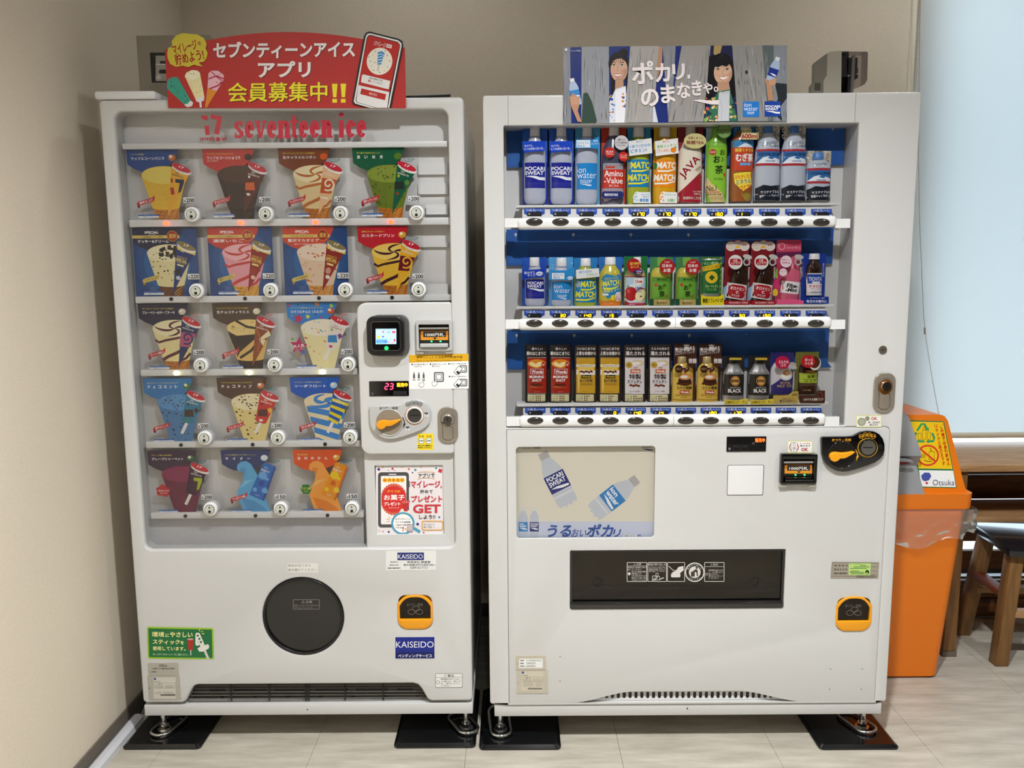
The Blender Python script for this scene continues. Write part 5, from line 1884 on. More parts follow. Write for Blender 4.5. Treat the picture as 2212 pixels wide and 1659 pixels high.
nameplate(PR, YR, lp_, 1116, 1446.5, 1183.5, 1496.5, e6, (1030, 1380, 4.9156), 'beige rating plate with barcode', PLT)
for u, v in ((1209.5, 1417), (1209.5, 1470), (1796, 1445), (1865, 1445), (1794, 1489), (1863, 1489)):
    xx, zz = HR(u, v)
    cyl('screw_hole', (xx, YR-.0003, zz), (xx, YR+.001, zz), .0013, DARK, lp_, n=8)
xx, zz = HR(1486, 1531.5)
cyl('screw_hole', (xx, YR+.0025, zz), (xx, YR+.006, zz), .002, DARK, RM, n=10)
# vent row in the wavy gap
x0, z0, x1, z1 = pxrect(PR, 1215, 1488, 1755, 1512, .0125)
vt = box('vent_plate', x0, x1, YR+.0125, YR+.016, z0, z1+.01, WHITE2, RM)
for i in range(37):
    u = 1285+i*12.72
    a = PR(u, 1500.5, .0122)
    hh_ = .0098
    wv = .0046
    lp2 = rrect(a[0]-wv, a[1]-hh_, a[0]+wv, a[1]+hh_, wv*.98, 3)
    prism('vent_slot', lp2, YR+.0119, YR+.0128, BLACK, vt)
# ---------------------------------------------------------------- display bottles and cans (half-round dummies on backing cards)
CA, CB, CC, CDD, CE, CG = (1080, 240, 5.8211), (1420, 240, 5.0273), (1080, 500, 5.8211), (1420, 500, 5.0273), (1080, 710, 5.8211), (1420, 710, 5.0273)
MILK = mat('milky_bottle', '#b4b9c9', .22, coat=.3)
CLEARB = mat('clear_water_bottle', '#b6bcc8', .18, coat=.4)
CAPW = mat('white_cap', '#e4e2e4', .4)


class Drink:
    def __init__(s, label, crop, dx, group, x0, x1, yb, cat='bottle', name='display_bottle'):
        s.crop, s.dx = crop, dx
        a, b = s.q((x0+x1)/2, yb)
        s.t = thing(name, label, cat, (a, YR+SHD-.006, b), group)

    def q(s, x, y):
        return PR(s.crop[0]+(x+s.dx)/s.crop[2], s.crop[1]+y/s.crop[2], SHD)

    def art(s, k=1.0):
        A = Art(lambda u, v: PR(u, v, SHD), s.crop, k)
        A.dx = s.dx
        return A

    def card(s, x0, y0, x1, y1, col, draw=None, r=0):
        (ax, az), (bx, bz) = s.q(x0, y1), s.q(x1, y0)
        me = prism('backing_card', rrect(ax, az, bx, bz, max(r, .0005), 4), YR+SHD+.0006, YR+SHD+.002, mat('card_'+col, col, .35), s.t)
        if draw:
            A = s.art()
            draw(A)
            A.build('card_print', me, YR+SHD+.0003, PRINTG)
        return me

    def body(s, xc, prof, m, ratio=.62, name='body', tilt=0, n=24):
        yc = (prof[0][0]+prof[-1][0])/2
        X, Zc = s.q(xc, yc)
        P = []
        for y, hw in prof:
            z = s.q(xc, y)[1]
            P.append((z, s.q(xc+hw, y)[0]-s.q(xc, y)[0]))
        bm = bmesh.new()
        ct, st_ = math.cos(math.radians(tilt)), math.sin(math.radians(tilt))
        rot = lambda x, z: (X+(x-X)*ct+(z-Zc)*st_, Zc-(x-X)*st_+(z-Zc)*ct)
        inv = lambda x, z: (X+(x-X)*ct-(z-Zc)*st_, Zc+(x-X)*st_+(z-Zc)*ct)
        R = []
        for z, r in P:
            ring = []
            for i in range(n+1):
                a = math.pi*i/n
                x_, z_ = rot(X-r*math.cos(a), z)
                ring.append(bm.verts.new((x_, YR+SHD-ratio*r*math.sin(a), z_)))
            R.append(ring)
        for a, b in zip(R, R[1:]):
            for i in range(n):
                bm.faces.new((a[i], b[i], b[i+1], a[i+1]))
            bm.faces.new((a[n], b[n], b[0], a[0]))
        bm.faces.new(R[0])
        bm.faces.new(R[-1][::-1])
        bmesh.ops.recalc_face_normals(bm, faces=bm.faces)
        o = link(name, bm_mesh(bm, 50), m, s.t)

        def relief(x, z):
            x, z = inv(x, z)
            if z >= P[0][0]:
                r = P[0][1]
            elif z <= P[-1][0]:
                r = P[-1][1]
            else:
                r = P[0][1]
                for (z0, r0), (z1, r1) in zip(P, P[1:]):
                    if z1 <= z <= z0:
                        r = r0+(r1-r0)*((z0-z)/(z0-z1) if z0 > z1 else 0)
                        break
            return ratio*math.sqrt(max(0, r*r-(x-X)**2))+.0005
        s.rel = relief
        s.tilt = tilt
        return o

    def label(s, draw, name='label', k=1.0, parent=None, m=None):
        A = s.art(k)
        draw(A)
        return A.build(name, parent or s.t, YR+SHD, m or PRINTG, relief=s.rel, nx=16)

    def tag(s, draw, front=.026, name='pop_tag'):
        A = s.art()
        draw(A)
        return A.build(name, s.t, YR+SHD-front, PRINTG)


def bprof(hw, cap0, cap1, sh, bot, neck=.46, foot=.7):
    return [(cap1, hw*neck), (cap1+(sh-cap1)*.25, hw*.58), (cap1+(sh-cap1)*.55, hw*.82), (sh, hw*.97), (sh+(bot-sh)*.15, hw), (sh+(bot-sh)*.45, hw), (bot-(bot-sh)*.12, hw), (bot-(bot-sh)*.04, hw*.93), (bot, hw*foot)]


def capm(D, xc, y0, y1, hw, m=CAPW):
    rel = D.__dict__.get('rel')
    c = D.body(xc, [(y0, hw*.86), (y0+(y1-y0)*.06, hw*.95), (y1-(y1-y0)*.15, hw), (y1, hw)], m, .8, 'cap')
    if rel:
        D.rel = rel
    return c


def wave(A, x0, y, x1, h, col):
    w = x1-x0
    A.poly([(x0, y), (x0+w*.2, y-h*.12), (x0+w*.5, y-h*.05), (x0+w*.75, y+h*.25), (x1, y+h*.2), (x1, y+h), (x0+w*.7, y+h*.95), (x0+w*.35, y+h*.35)], col)


G1, G2, G3 = 'display drinks on the upper shelf', 'display drinks on the middle shelf', 'display drinks on the lower shelf'


def L3(A, x0, x1, y, n, dy, col):
    for i in range(n):
        A.rect(x0, y+i*dy, x1, y+i*dy+3, col, same=i > 0)


def swave(A, x0, y, x1, col):
    A.poly([(x0, y-8), (x0+4, y+6), (x0+(x1-x0)*.5, y+10), (x1, y-14), (x1-2, y-2), (x0+(x1-x0)*.55, y+30), (x0-6, y+28)], col)


# --- row 1
for i, nm in ((0, 'first'), (331, 'second')):
    D = Drink('tall dark blue labelled sports drink bottle, %s from the left, upper shelf' % nm, CA, i, G1, 285, 590, 1166)
    D.card(285, 222, 592, 1166, '#1d55b0', lambda A: [A.rect(285, 640, 592, 1166, '#1d2f9c'), A.line([(300, 420), (320, 300), (350, 250)], 8, '#3a7ad0'), A.line([(585, 400), (560, 300), (530, 260)], 6, '#3a7ad0')])
    D.body(437, bprof(139, 200, 318, 540, 1166), MILK)
    capm(D, 437, 200, 318, 63)

    def f(A):
        A.rect(299, 652, 575, 968, '#1d2590')
        A.text('POCARI', 310, 703, 562, 752, '#f2f2f8', .03)
        A.text('SWEAT', 310, 758, 546, 806, '#f2f2f8', .03)
        wave(A, 318, 822, 562, 50, '#f2f2f8')
        L3(A, 315, 560, 895, 5, 12, '#4a50a8')
    D.label(f)

    def f(A):
        A.poly([(284, 408), (300, 396), (575, 390), (565, 430), (548, 518), (400, 525), (302, 542)], '#1c48c2')
        A.text('水よりも、', 304, 435, 410, 465, '#eef2fc', .015, rot=-3)
        A.text('ヒトの身体に近い水。', 304, 470, 542, 502, '#eef2fc', .015, rot=-3)
    D.tag(f)
D = Drink('tall bottle with light blue label, third from the left on the upper shelf', CA, 0, G1, 945, 1230, 1166)
D.card(940, 195, 1255, 1166, '#4b94bf', lambda A: A.line([(1180, 220), (1225, 290), (1235, 330)], 6, '#88c0dc'))
D.body(1086, bprof(139, 200, 318, 540, 1166), MILK)
capm(D, 1092, 200, 318, 63)


def f(A):
    A.rect(947, 658, 1224, 985, '#2488cf')
    A.text('ion', 960, 706, 1068, 780, '#eef4fa', -.005)
    A.text('water', 962, 782, 1198, 848, '#eef4fa', -.005)
    A.text('POCARI', 1000, 866, 1140, 888, '#dce8f4', .02)
    A.text('SWEAT', 1000, 892, 1130, 914, '#dce8f4', .02)
    wave(A, 1008, 922, 1136, 20, '#eef4fa')


D.label(f)


def f(A):
    A.rect(938, 372, 1225, 480, '#2f90d4')
    A.rect(948, 380, 1120, 470, '#f0f4f6')
    A.text('水のように', 955, 398, 1105, 428, '#2a80c4', .015)
    A.text('飲める', 958, 435, 1050, 464, '#2a80c4', .015)
    A.poly([(1120, 420), (1150, 370), (1228, 335), (1232, 440), (1205, 488), (1150, 480)], '#2f90d4')
    A.text('後味', 1155, 375, 1215, 402, '#e8f2fa', .015)
    A.text('スッキリ', 1130, 410, 1226, 438, '#e8f2fa', .015)


D.tag(f)
D = Drink('dark sports drink bottle with red label and round white tag on the upper shelf', CA, 0, G1, 1270, 1560, 1166)
D.card(1265, 195, 1580, 1166, '#b8341f')
D.body(1412, bprof(140, 200, 312, 560, 1166), mat('amino_bottle', '#474a60', .2, coat=.4))
capm(D, 1428, 200, 312, 66)


def f(A):
    A.rect(1272, 660, 1552, 735, '#a8a4ac')
    A.rect(1315, 698, 1430, 722, '#c83a28')
    A.text('運動によるカラダの疲労感', 1300, 675, 1540, 695, '#4a3a48', .0)
    A.text('アミノバリュー', 1436, 702, 1540, 720, '#4a3a48', .0)
    A.rect(1272, 735, 1552, 968, '#cc3826')
    A.text('Amino', 1300, 748, 1535, 825, '#f6f0ee', .015)
    A.text('-Value', 1296, 838, 1530, 912, '#f6f0ee', .015)
    A.text('BCAA', 1358, 925, 1478, 952, '#f0d8d0', .0)
    A.rect(1272, 970, 1552, 1165, '#a89aa4')


D.label(f)


def f(A):
    A.ell(1505, 410, 86, 90, '#d6d0d2')
    A.text('運動による', 1460, 362, 1552, 386, '#2a2632', .015)
    A.text('カラダの疲労感を', 1428, 398, 1582, 424, '#2a2632', .015)
    A.text('やわらげる。', 1450, 432, 1556, 456, '#2a2632', .015)
    A.ell(1360, 532, 66, 64, '#cc2c22')
    A.text('BCAA', 1318, 508, 1405, 535, '#f2dcd8', .02)
    A.text('4000mg', 1318, 542, 1405, 565, '#f2dcd8', .01)
    A.ell(1530, 580, 58, 58, '#cc2c22')
    A.text('クエン酸', 1490, 555, 1572, 578, '#f2dcd8', .01)
    A.text('2250mg', 1492, 582, 1570, 605, '#f2dcd8', .01)
    A.poly(rrect(1258, 1012, 1536, 1098, 40, 6), '#27306c')
    A.text('機能性表示食品', 1294, 1036, 1462, 1070, '#eceef4', .02)


D.tag(f)
for dx, cb, cl, tx, bt, t1, t2, t3, nm in ((0, '#2c82ae', '#1c7fb6', '#e6e03c', '#a3ad30', '1本で1日分の', 'ビタミン!', '微炭酸', 'yellow-green soda bottle with blue label and yellow slanted words'),
                                          (327, '#c29a1a', '#ea8a16', '#f6f0e4', '#dca21a', '後味スッキリ!', 'ビタミンみかん', '2倍!', 'orange soda bottle with orange label and white slanted words')):
    D = Drink(nm+' on the upper shelf', CA, dx, G1, 1590, 1875, 1166)
    D.card(1588, 195, 1890, 1166, cb)
    D.body(1730, bprof(142, 205, 325, 590, 1166, .44, .88), mat('match_'+cl, bt, .2, coat=.4))
    capm(D, 1736, 205, 325, 69)

    def f(A):
        A.rect(1588, 612, 1872, 955, cl)
        A.text('MATC', 1624, 642, 1868, 725, tx, .04, sh=.12)
        swave(A, 1640, 738, 1866, tx)
        A.text('MATCH', 1594, 795, 1864, 880, tx, .04, sh=.12)
        swave(A, 1604, 892, 1856, tx)
        A.ell(1610, 690, 22, 44, '#8a9aa0' if dx == 0 else '#2a7a3a')
    D.label(f)

    def f(A):
        A.poly([(1592, 392), (1878, 354), (1888, 540), (1602, 576)], '#ecebea')
        A.text('MATCH', 1690, 384, 1772, 408, '#4aa0d0' if dx == 0 else '#e88830', .02, rot=-6, sh=.15)
        A.text(t1, 1616, 428, 1866, 470, '#2a86c8' if dx == 0 else '#7ab020', .025, rot=-6)
        A.text(t2, 1618, 484, 1820 if dx == 0 else 1770, 530, '#2a86c8' if dx == 0 else '#e88830', .025, rot=-6)
        if dx:
            A.ell(1822, 500, 36, 33, '#ee8a20')
            A.poly([(1826, 468), (1860, 455), (1858, 478)], '#3a8a30')
        A.poly([(1700, 1012), (1722, 1020), (1868, 1022), (1868, 1156), (1655, 1156), (1650, 1080), (1672, 1030)], '#ecebea')
        for x, y in ((1690, 1040), (1672, 1082), (1666, 1110), (1700, 1122), (1690, 1080)):
            A.ell(x, y, 13, 13, '#a8cce4' if dx == 0 else '#f0a868', same=x != 1690)
        A.text('ゴクゴク' if dx == 0 else 'ビタミンC', 1748 if dx == 0 else 1716, 1040, 1852, 1062, '#2a86c8' if dx == 0 else '#3a9a40', .02)
        if dx == 0:
            A.text('飲める', 1772, 1068, 1850, 1090, '#2a86c8', .02)
        A.text(t3, 1730 if dx == 0 else 1745, 1100, 1846 if dx == 0 else 1840, 1142, '#2a86c8' if dx == 0 else '#5aa830', .035)
    D.tag(f)
# java tea
D = Drink('cream and dark red unsweetened tea bottle with oval tag on the upper shelf', CB, 0, G1, 210, 480, 988)
D.card(205, 163, 490, 988, '#7c1d26', lambda A: [A.line([(210+i*22, 260), (280+i*22, 170)], 4, '#8c2c34', same=i > 0) for i in range(9)])
D.body(345, [(255, 50), (300, 60), (380, 95), (430, 122), (470, 126), (940, 130), (988, 126)], mat('java_cream', '#ded4c0', .3))
capm(D, 352, 165, 255, 54, mat('grey_cap', '#c9c2c0', .4))


def f(A):
    A.rect(222, 430, 470, 700, '#e2d8c6')
    A.poly([(215, 880), (470, 640), (478, 988), (214, 988)], '#9c2232')
    A.poly([(216, 700), (470, 640), (216, 884)], '#e2d8c6')
    A.text('JAVA', 195, 560, 475, 665, '#8c1c2c', .02, rot=-48)
    A.text('TEA', 385, 610, 460, 645, '#8c1c2c', .01, rot=-48)
    A.text('ジャワ島産', 362, 862, 466, 882, '#ecdcd0', .01)
    A.text('茶葉100%', 372, 888, 464, 908, '#ecdcd0', .01)
    A.text('無香料のこだわり', 260, 925, 468, 958, '#ecdcd0', .01)


D.label(f)


def f(A):
    A.ell(378, 335, 120, 82, '#cfc68c')
    A.text('食事に合うん', 305, 288, 465, 318, '#7c2028', .015)
    A.text('無糖TEA', 286, 330, 474, 374, '#7c2028', .03)


D.tag(f)
# green tea, tall
D = Drink('tall green tea bottle with black brush characters on the upper shelf', CB, 0, G1, 505, 740, 984)
D.card(505, 178, 745, 984, '#a8b8c8')
D.body(632, bprof(112, 150, 235, 380, 984, .5, .9), mat('green_tea_bottle', '#78b030', .25, coat=.3))
capm(D, 640, 150, 235, 55, mat('green_cap', '#6cae28', .4))


def f(A):
    A.rect(521, 390, 744, 984, '#86bf38')
    A.rect(521, 330, 744, 388, '#7cb434')
    A.text('伊藤園', 622, 335, 705, 356, '#2a5a1c', .01)
    A.poly([(580, 345), (600, 335), (615, 345), (600, 358)], '#2a5a1c')
    A.text('お', 655, 420, 712, 480, '#22301a', .02)
    A.line([(676, 500), (690, 520), (682, 545)], 7, '#22301a')
    A.text('い', 662, 530, 690, 555, '#22301a', .01)
    A.text('お', 585, 485, 655, 565, '#22301a', .03)
    A.text('茶', 600, 590, 690, 685, '#22301a', .03)
    A.ell(580, 448, 34, 32, '#b83428')
    A.text('日本の茶', 556, 436, 604, 460, '#f0dcd0', .01)
    A.ell(706, 690, 10, 22, '#b83428')
    A.text('Oi Ocha', 592, 725, 690, 748, '#3a5a24', .0)
    A.poly([(525, 712), (560, 780), (640, 850), (690, 900), (720, 984), (560, 984), (520, 880), (506, 800)], '#d8c088')
    A.text('No.1', 518, 805, 615, 866, '#2a2820', .015)
    A.text('緑茶飲料販売実績', 518, 868, 650, 888, '#b83428', .01)
    A.text('最高水準の品質', 522, 892, 672, 910, '#3a3020', .01)
    L3(A, 545, 690, 925, 4, 12, '#8a7a50')


D.label(f)
D.tag(lambda A: [A.ell(690, 230, 80, 80, '#2c5a30'), A.ell(690, 230, 72, 72, '#7a9a5c'), A.text('さわやかな', 625, 205, 755, 232, '#1c3a1c', .015), A.text('茶畑から。', 628, 238, 752, 264, '#1c3a1c', .015)])
# barley tea
D = Drink('brown barley tea bottle with red label and 600ml tag on the upper shelf', CB, 0, G1, 775, 1035, 976)
D.card(800, 140, 1045, 976, '#2a74b4', lambda A: A.line([(810, 160), (850, 180), (830, 210)], 5, '#8ab8dc'))
D.body(905, bprof(122, 135, 215, 320, 976, .5, .92), mat('barley_tea', '#96562a', .25, coat=.3))
capm(D, 948, 135, 205, 55)


def f(A):
    A.rect(790, 320, 1030, 396, '#3a86b8')
    A.poly([(840, 396), (930, 345), (1025, 396)], '#e0e8ee')
    A.text('伊藤園', 918, 342, 998, 362, '#1c3a5a', .01)
    A.rect(788, 396, 1032, 648, '#c4462a')
    A.text('健康ミネラル', 818, 405, 1025, 445, '#f0d048', .025)
    A.text('むぎ茶', 825, 462, 1015, 552, '#f6f0ec', .04)
    A.poly(rrect(862, 562, 990, 592, 14, 4), '#4a90d0')
    A.text('カフェインゼロ', 874, 568, 980, 586, '#e8f0f8', .01)
    A.poly([(805, 680), (850, 670), (990, 658), (1002, 800), (900, 868), (860, 830), (815, 780)], '#f0d840')
    A.text('汗をかいたら', 812, 685, 998, 735, '#c83a28', .02, rot=-8)
    A.text('ミネラル', 828, 738, 990, 790, '#2a60b0', .02, rot=-8)
    A.text('ゴクゴク', 868, 795, 1000, 850, '#c83a28', .03, rot=-12)
    A.ell(950, 925, 45, 48, '#9a8038')
    A.ell(950, 880, 30, 10, '#7a6428')
    A.poly([(915, 960), (875, 890), (890, 885), (930, 945)], '#9a8038')


D.label(f)
D.tag(lambda A: [A.poly([(872, 205), (930, 195), (985, 210), (985, 245), (1055, 245), (1060, 300), (1040, 318), (880, 318), (866, 290), (880, 245)], '#d8cf9c'), A.text('たっぷり', 880, 212, 985, 240, '#5a4a20', .015), A.text('600ml', 878, 255, 1048, 308, '#b0282c', .03)])


def geyser(A, xc, yt, hw, small=False):
    h = 178 if not small else 165
    A.rect(xc-hw, yt, xc+hw, yt+h, '#3268a4')
    A.rect(xc-hw, yt, xc+hw, yt+25, '#a83038')
    A.rect(xc-hw, yt+h-25, xc+hw, yt+h, '#a83038')
    A.poly([(xc-hw, yt+h-25), (xc-hw*.5, yt+90), (xc-hw*.1, yt+78), (xc+hw*.3, yt+88), (xc+hw*.9, yt+108), (xc+hw, yt+h-25)], '#e2e8ee')
    A.poly([(xc-20, yt+95), (xc+10, yt+80), (xc+60, yt+95), (xc+30, yt+110)], '#3268a4')
    A.text('CRYSTAL GEYSER', xc-hw*.78, yt+42, xc+hw*.98, yt+70, '#1c2c48', .02)
    A.text('mineral water', xc-hw*.3, yt+116, xc+hw*.5, yt+138, '#2c5a9c', .02)


def pattern(A, x0, y0, x1, y1):
    rnd = random.Random(int(x0))
    s_ = 32
    A.n += 1
    for i in range(int((x1-x0)/s_)):
        for j in range(int((y1-y0)/s_)):
            x, y = x0+i*s_, y0+j*s_
            A.poly([(x, y), (x+s_, y), (x+(0 if (i+j) % 2 else s_), y+s_)], rnd.choice(('#c8c0b0', '#8a8478', '#d8d2c6')), same=True)


for dx, nm in ((0, 'left of the two'), (283, 'right of the two')):
    D = Drink('tall clear water bottle with blue mountain label, %s, upper shelf' % nm, CB, dx, G1, 1040, 1315, 966)
    D.card(1060, 150, 1322, 966, '#aaa395', lambda A: pattern(A, 1060, 150, 1322, 330))
    D.body(1180, bprof(137, 160, 235, 420, 966, .4, .95), CLEARB)
    capm(D, 1190, 160, 238, 50, mat('blue_cap', '#4a7cc0', .4))

    def f(A):
        geyser(A, 1180, 415, 132)
        A.poly([(1043, 835), (1120, 800), (1200, 812), (1317, 795), (1317, 966), (1043, 966)], '#1e222c')
        A.text('サステナブルな', 1090, 858, 1296, 890, '#e4e6ea', .015, rot=-3)
        A.text('軽量キャップ&ボトル', 1082, 902, 1300, 935, '#e4e6ea', .015, rot=-3)
        A.text('これからの水は', 1110, 330, 1270, 372, '#2a3040', .0, rot=-8)
        A.text('これ!軟水', 1190, 370, 1290, 394, '#2a3040', .015, rot=-4)
    D.label(f)
D = Drink('short clear water bottle with blue cap and mountain label at the upper shelf end', CB, 0, G1, 1600, 1868, 962)
D.card(1598, 424, 1880, 962, '#b3ab9c', lambda A: pattern(A, 1598, 424, 1880, 620))
D.body(1733, [(520, 60), (545, 95), (575, 125), (610, 132), (780, 132), (930, 134), (962, 128)], CLEARB)
capm(D, 1735, 446, 520, 60, mat('blue_cap'))


def f(A):
    geyser(A, 1731, 618, 130, True)
    A.poly([(1600, 850), (1680, 812), (1760, 822), (1866, 800), (1866, 962), (1600, 962)], '#1e222c')
    A.text('サステナブルな', 1642, 862, 1850, 892, '#e4e6ea', .015, rot=-3)
    A.text('軽量キャップ&ボトル', 1636, 902, 1856, 932, '#e4e6ea', .015, rot=-3)
    A.text('これからの水は', 1655, 560, 1805, 590, '#2a3040', .0, rot=-6)


D.label(f)
# --- row 2
D = Drink('short dark blue labelled sports drink bottle at the left end of the middle shelf', CC, 0, G2, 300, 575, 925)
D.card(278, 315, 582, 925, '#1d4cae', lambda A: A.specks(40, ((285, 325, 370, 470), lambda x, y: True), '#3a74cc', 8, 5, 2))
D.body(438, bprof(128, 315, 425, 560, 925, .5, .75), MILK)
capm(D, 432, 315, 425, 64)


def f(A):
    A.rect(312, 592, 565, 828, '#1d2590')
    A.text('POCARI', 342, 617, 540, 654, '#f2f2f8', .03)
    A.text('SWEAT', 342, 658, 522, 694, '#f2f2f8', .03)
    wave(A, 350, 705, 548, 36, '#f2f2f8')
    L3(A, 340, 545, 758, 5, 11, '#4a50a8')


D.label(f)
D.tag(lambda A: [A.poly([(288, 476), (560, 458), (545, 545), (560, 560), (400, 570), (285, 592)], '#1c40b4'), A.text('飲みきり', 302, 488, 432, 524, '#eef2fc', .015, rot=-3), A.text('サイズ', 342, 522, 440, 555, '#eef2fc', .015, rot=-3), A.ell(490, 518, 44, 26, '#eef2fc', -4), A.text('250ml', 455, 508, 526, 530, '#1c40b4', .02, rot=-4)])
D = Drink('short bottle with light blue label, second on the middle shelf', CC, 0, G2, 620, 905, 925)
D.card(612, 310, 915, 925, '#4f9ad0', lambda A: A.specks(16, ((620, 320, 905, 470), lambda x, y: True), '#84bce4', 10, 10, 3))
D.body(765, bprof(128, 320, 430, 560, 925, .5, .75), MILK)
capm(D, 770, 320, 430, 66)


def f(A):
    A.rect(638, 620, 890, 846, '#2488cf')
    A.text('ion', 675, 652, 772, 705, '#eef4fa', -.005)
    A.text('water', 678, 708, 874, 758, '#eef4fa', -.005)
    A.text('POCARI', 716, 780, 830, 798, '#dce8f4', .02)
    A.text('SWEAT', 718, 800, 826, 816, '#dce8f4', .02)
    wave(A, 730, 822, 828, 16, '#eef4fa')


D.label(f)
D.tag(lambda A: [A.poly([(630, 480), (820, 478), (915, 432), (915, 570), (870, 600), (632, 596)], '#2f90d4'), A.rect(645, 510, 800, 586, '#eef2f6'), A.text('水のように', 660, 520, 792, 546, '#2a80c4', .015), A.text('飲める', 664, 552, 744, 580, '#2a80c4', .015), A.ell(872, 572, 36, 22, '#d8e8f4'), A.text('250ml', 845, 562, 900, 582, '#2a80c4', .01)])
D = Drink('short soda bottle with blue label and yellow slanted words on the middle shelf', CC, 0, G2, 930, 1210, 922)
D.card(926, 318, 1220, 922, '#2578b6')
D.body(1066, bprof(138, 325, 425, 560, 922, .48, .92), mat('match_small', '#a0aa2e', .2, coat=.4))
capm(D, 1073, 325, 425, 65)


def f(A):
    A.rect(930, 590, 1203, 876, '#1c7fb6')
    A.text('MATC', 1008, 612, 1202, 688, '#e6e03c', .04, sh=.12)
    swave(A, 1010, 700, 1200, '#e6e03c')
    A.text('MATCH', 946, 740, 1198, 812, '#e6e03c', .04, sh=.12)
    swave(A, 950, 826, 1195, '#e6e03c')
    A.ell(972, 645, 32, 46, '#9ab4bc')


D.label(f)
D.tag(lambda A: [A.poly([(944, 470), (1228, 450), (1234, 555), (946, 584)], '#ecebea'), A.text('1本で1日分の', 978, 478, 1140, 514, '#2a86c8', .02, rot=-5), A.text('ビタミン!', 1082, 512, 1206, 546, '#5aa060', .02, rot=-5)])
D = Drink('yellow jelly soda bottle with wavy blue label and white cap on the middle shelf', CC, 0, G2, 1235, 1525, 920)
D.card(1238, 308, 1530, 920, '#2668b0')
D.body(1380, bprof(142, 310, 408, 540, 920, .48, .95), mat('jelly_yellow', '#c7b83e', .2, coat=.4))
capm(D, 1382, 310, 408, 69)


def f(A):
    A.poly([(1285, 550), (1330, 522), (1440, 545), (1490, 520), (1515, 560), (1495, 640), (1510, 740), (1440, 770), (1340, 830), (1290, 760), (1270, 690), (1290, 630), (1265, 590)], '#2a84bc')
    A.text('たまらないプルプル', 1300, 556, 1475, 592, '#e8e83c', .0, rot=-6)
    A.text('MATCH', 1284, 600, 1484, 672, '#ece84a', .035, sh=.12, rot=-6)
    swave(A, 1290, 684, 1480, '#ece84a')
    A.text('炭酸ゼリー', 1290, 690, 1486, 748, '#ece84a', .02, rot=-6)
    A.poly([(1245, 850), (1300, 862), (1400, 845), (1510, 868), (1515, 920), (1245, 920)], '#e07a20')
    A.text('よくふって召し上がれ', 1290, 880, 1480, 900, '#f0e8c0', .01)
    A.poly([(1450, 750), (1500, 745), (1520, 790), (1515, 850), (1450, 860), (1432, 800)], '#f0ece8')
    for i in range(3):
        A.text(('ふって', '楽しい', '新食感'), 0, 0, 1, 1, '#c02830') if False else A.text(('ふって', '楽しい', '新食感')[i], 1446, 768+i*28, 1505, 790+i*28, '#c02838', .02)
    A.rect(1278, 765, 1350, 790, '#e8eef0', 6)
    A.poly([(1380, 790), (1425, 780), (1415, 850), (1385, 845)], '#e8d838')


D.label(f)
D = Drink('apple juice bottle with big red apple label on a green card on the middle shelf', CC, 0, G2, 1555, 1845, 916)
D.card(1548, 298, 1852, 916, '#1f6a36')
D.body(1690, bprof(136, 310, 420, 545, 916, .42, .94), mat('apple_juice', '#c8b478', .25, coat=.3))
capm(D, 1722, 310, 420, 48)


def f(A):
    A.rect(1560, 555, 1825, 916, '#b8cfe0')
    A.rect(1560, 548, 1825, 562, '#a02838')
    A.ell(1690, 770, 130, 130, '#dce6ee')
    A.ell(1630, 770, 78, 88, '#b01e24')
    A.ell(1600, 735, 18, 24, '#d04a44')
    A.line([(1590, 690), (1600, 665), (1612, 690)], 12, '#2c6a38')
    A.poly([(1560, 850), (1640, 900), (1825, 880), (1825, 916), (1560, 916)], '#a02838')
    A.ell(1755, 780, 74, 92, '#a82830', 25)
    A.ell(1752, 785, 64, 84, '#ece2b0', 25)
    A.ell(1755, 800, 14, 10, '#5a4018')
    A.poly([(1672, 575), (1782, 575), (1786, 640), (1740, 662), (1668, 640)], '#f0f0ec')
    A.text('Dole', 1688, 592, 1772, 634, '#c02830', .035)
    A.text('100%', 1684, 682, 1775, 724, '#2a2a78', .02)
    A.text('Apple', 1688, 728, 1758, 750, '#2a2a78', .02)
    A.rect(1610, 880, 1800, 898, '#c84858')


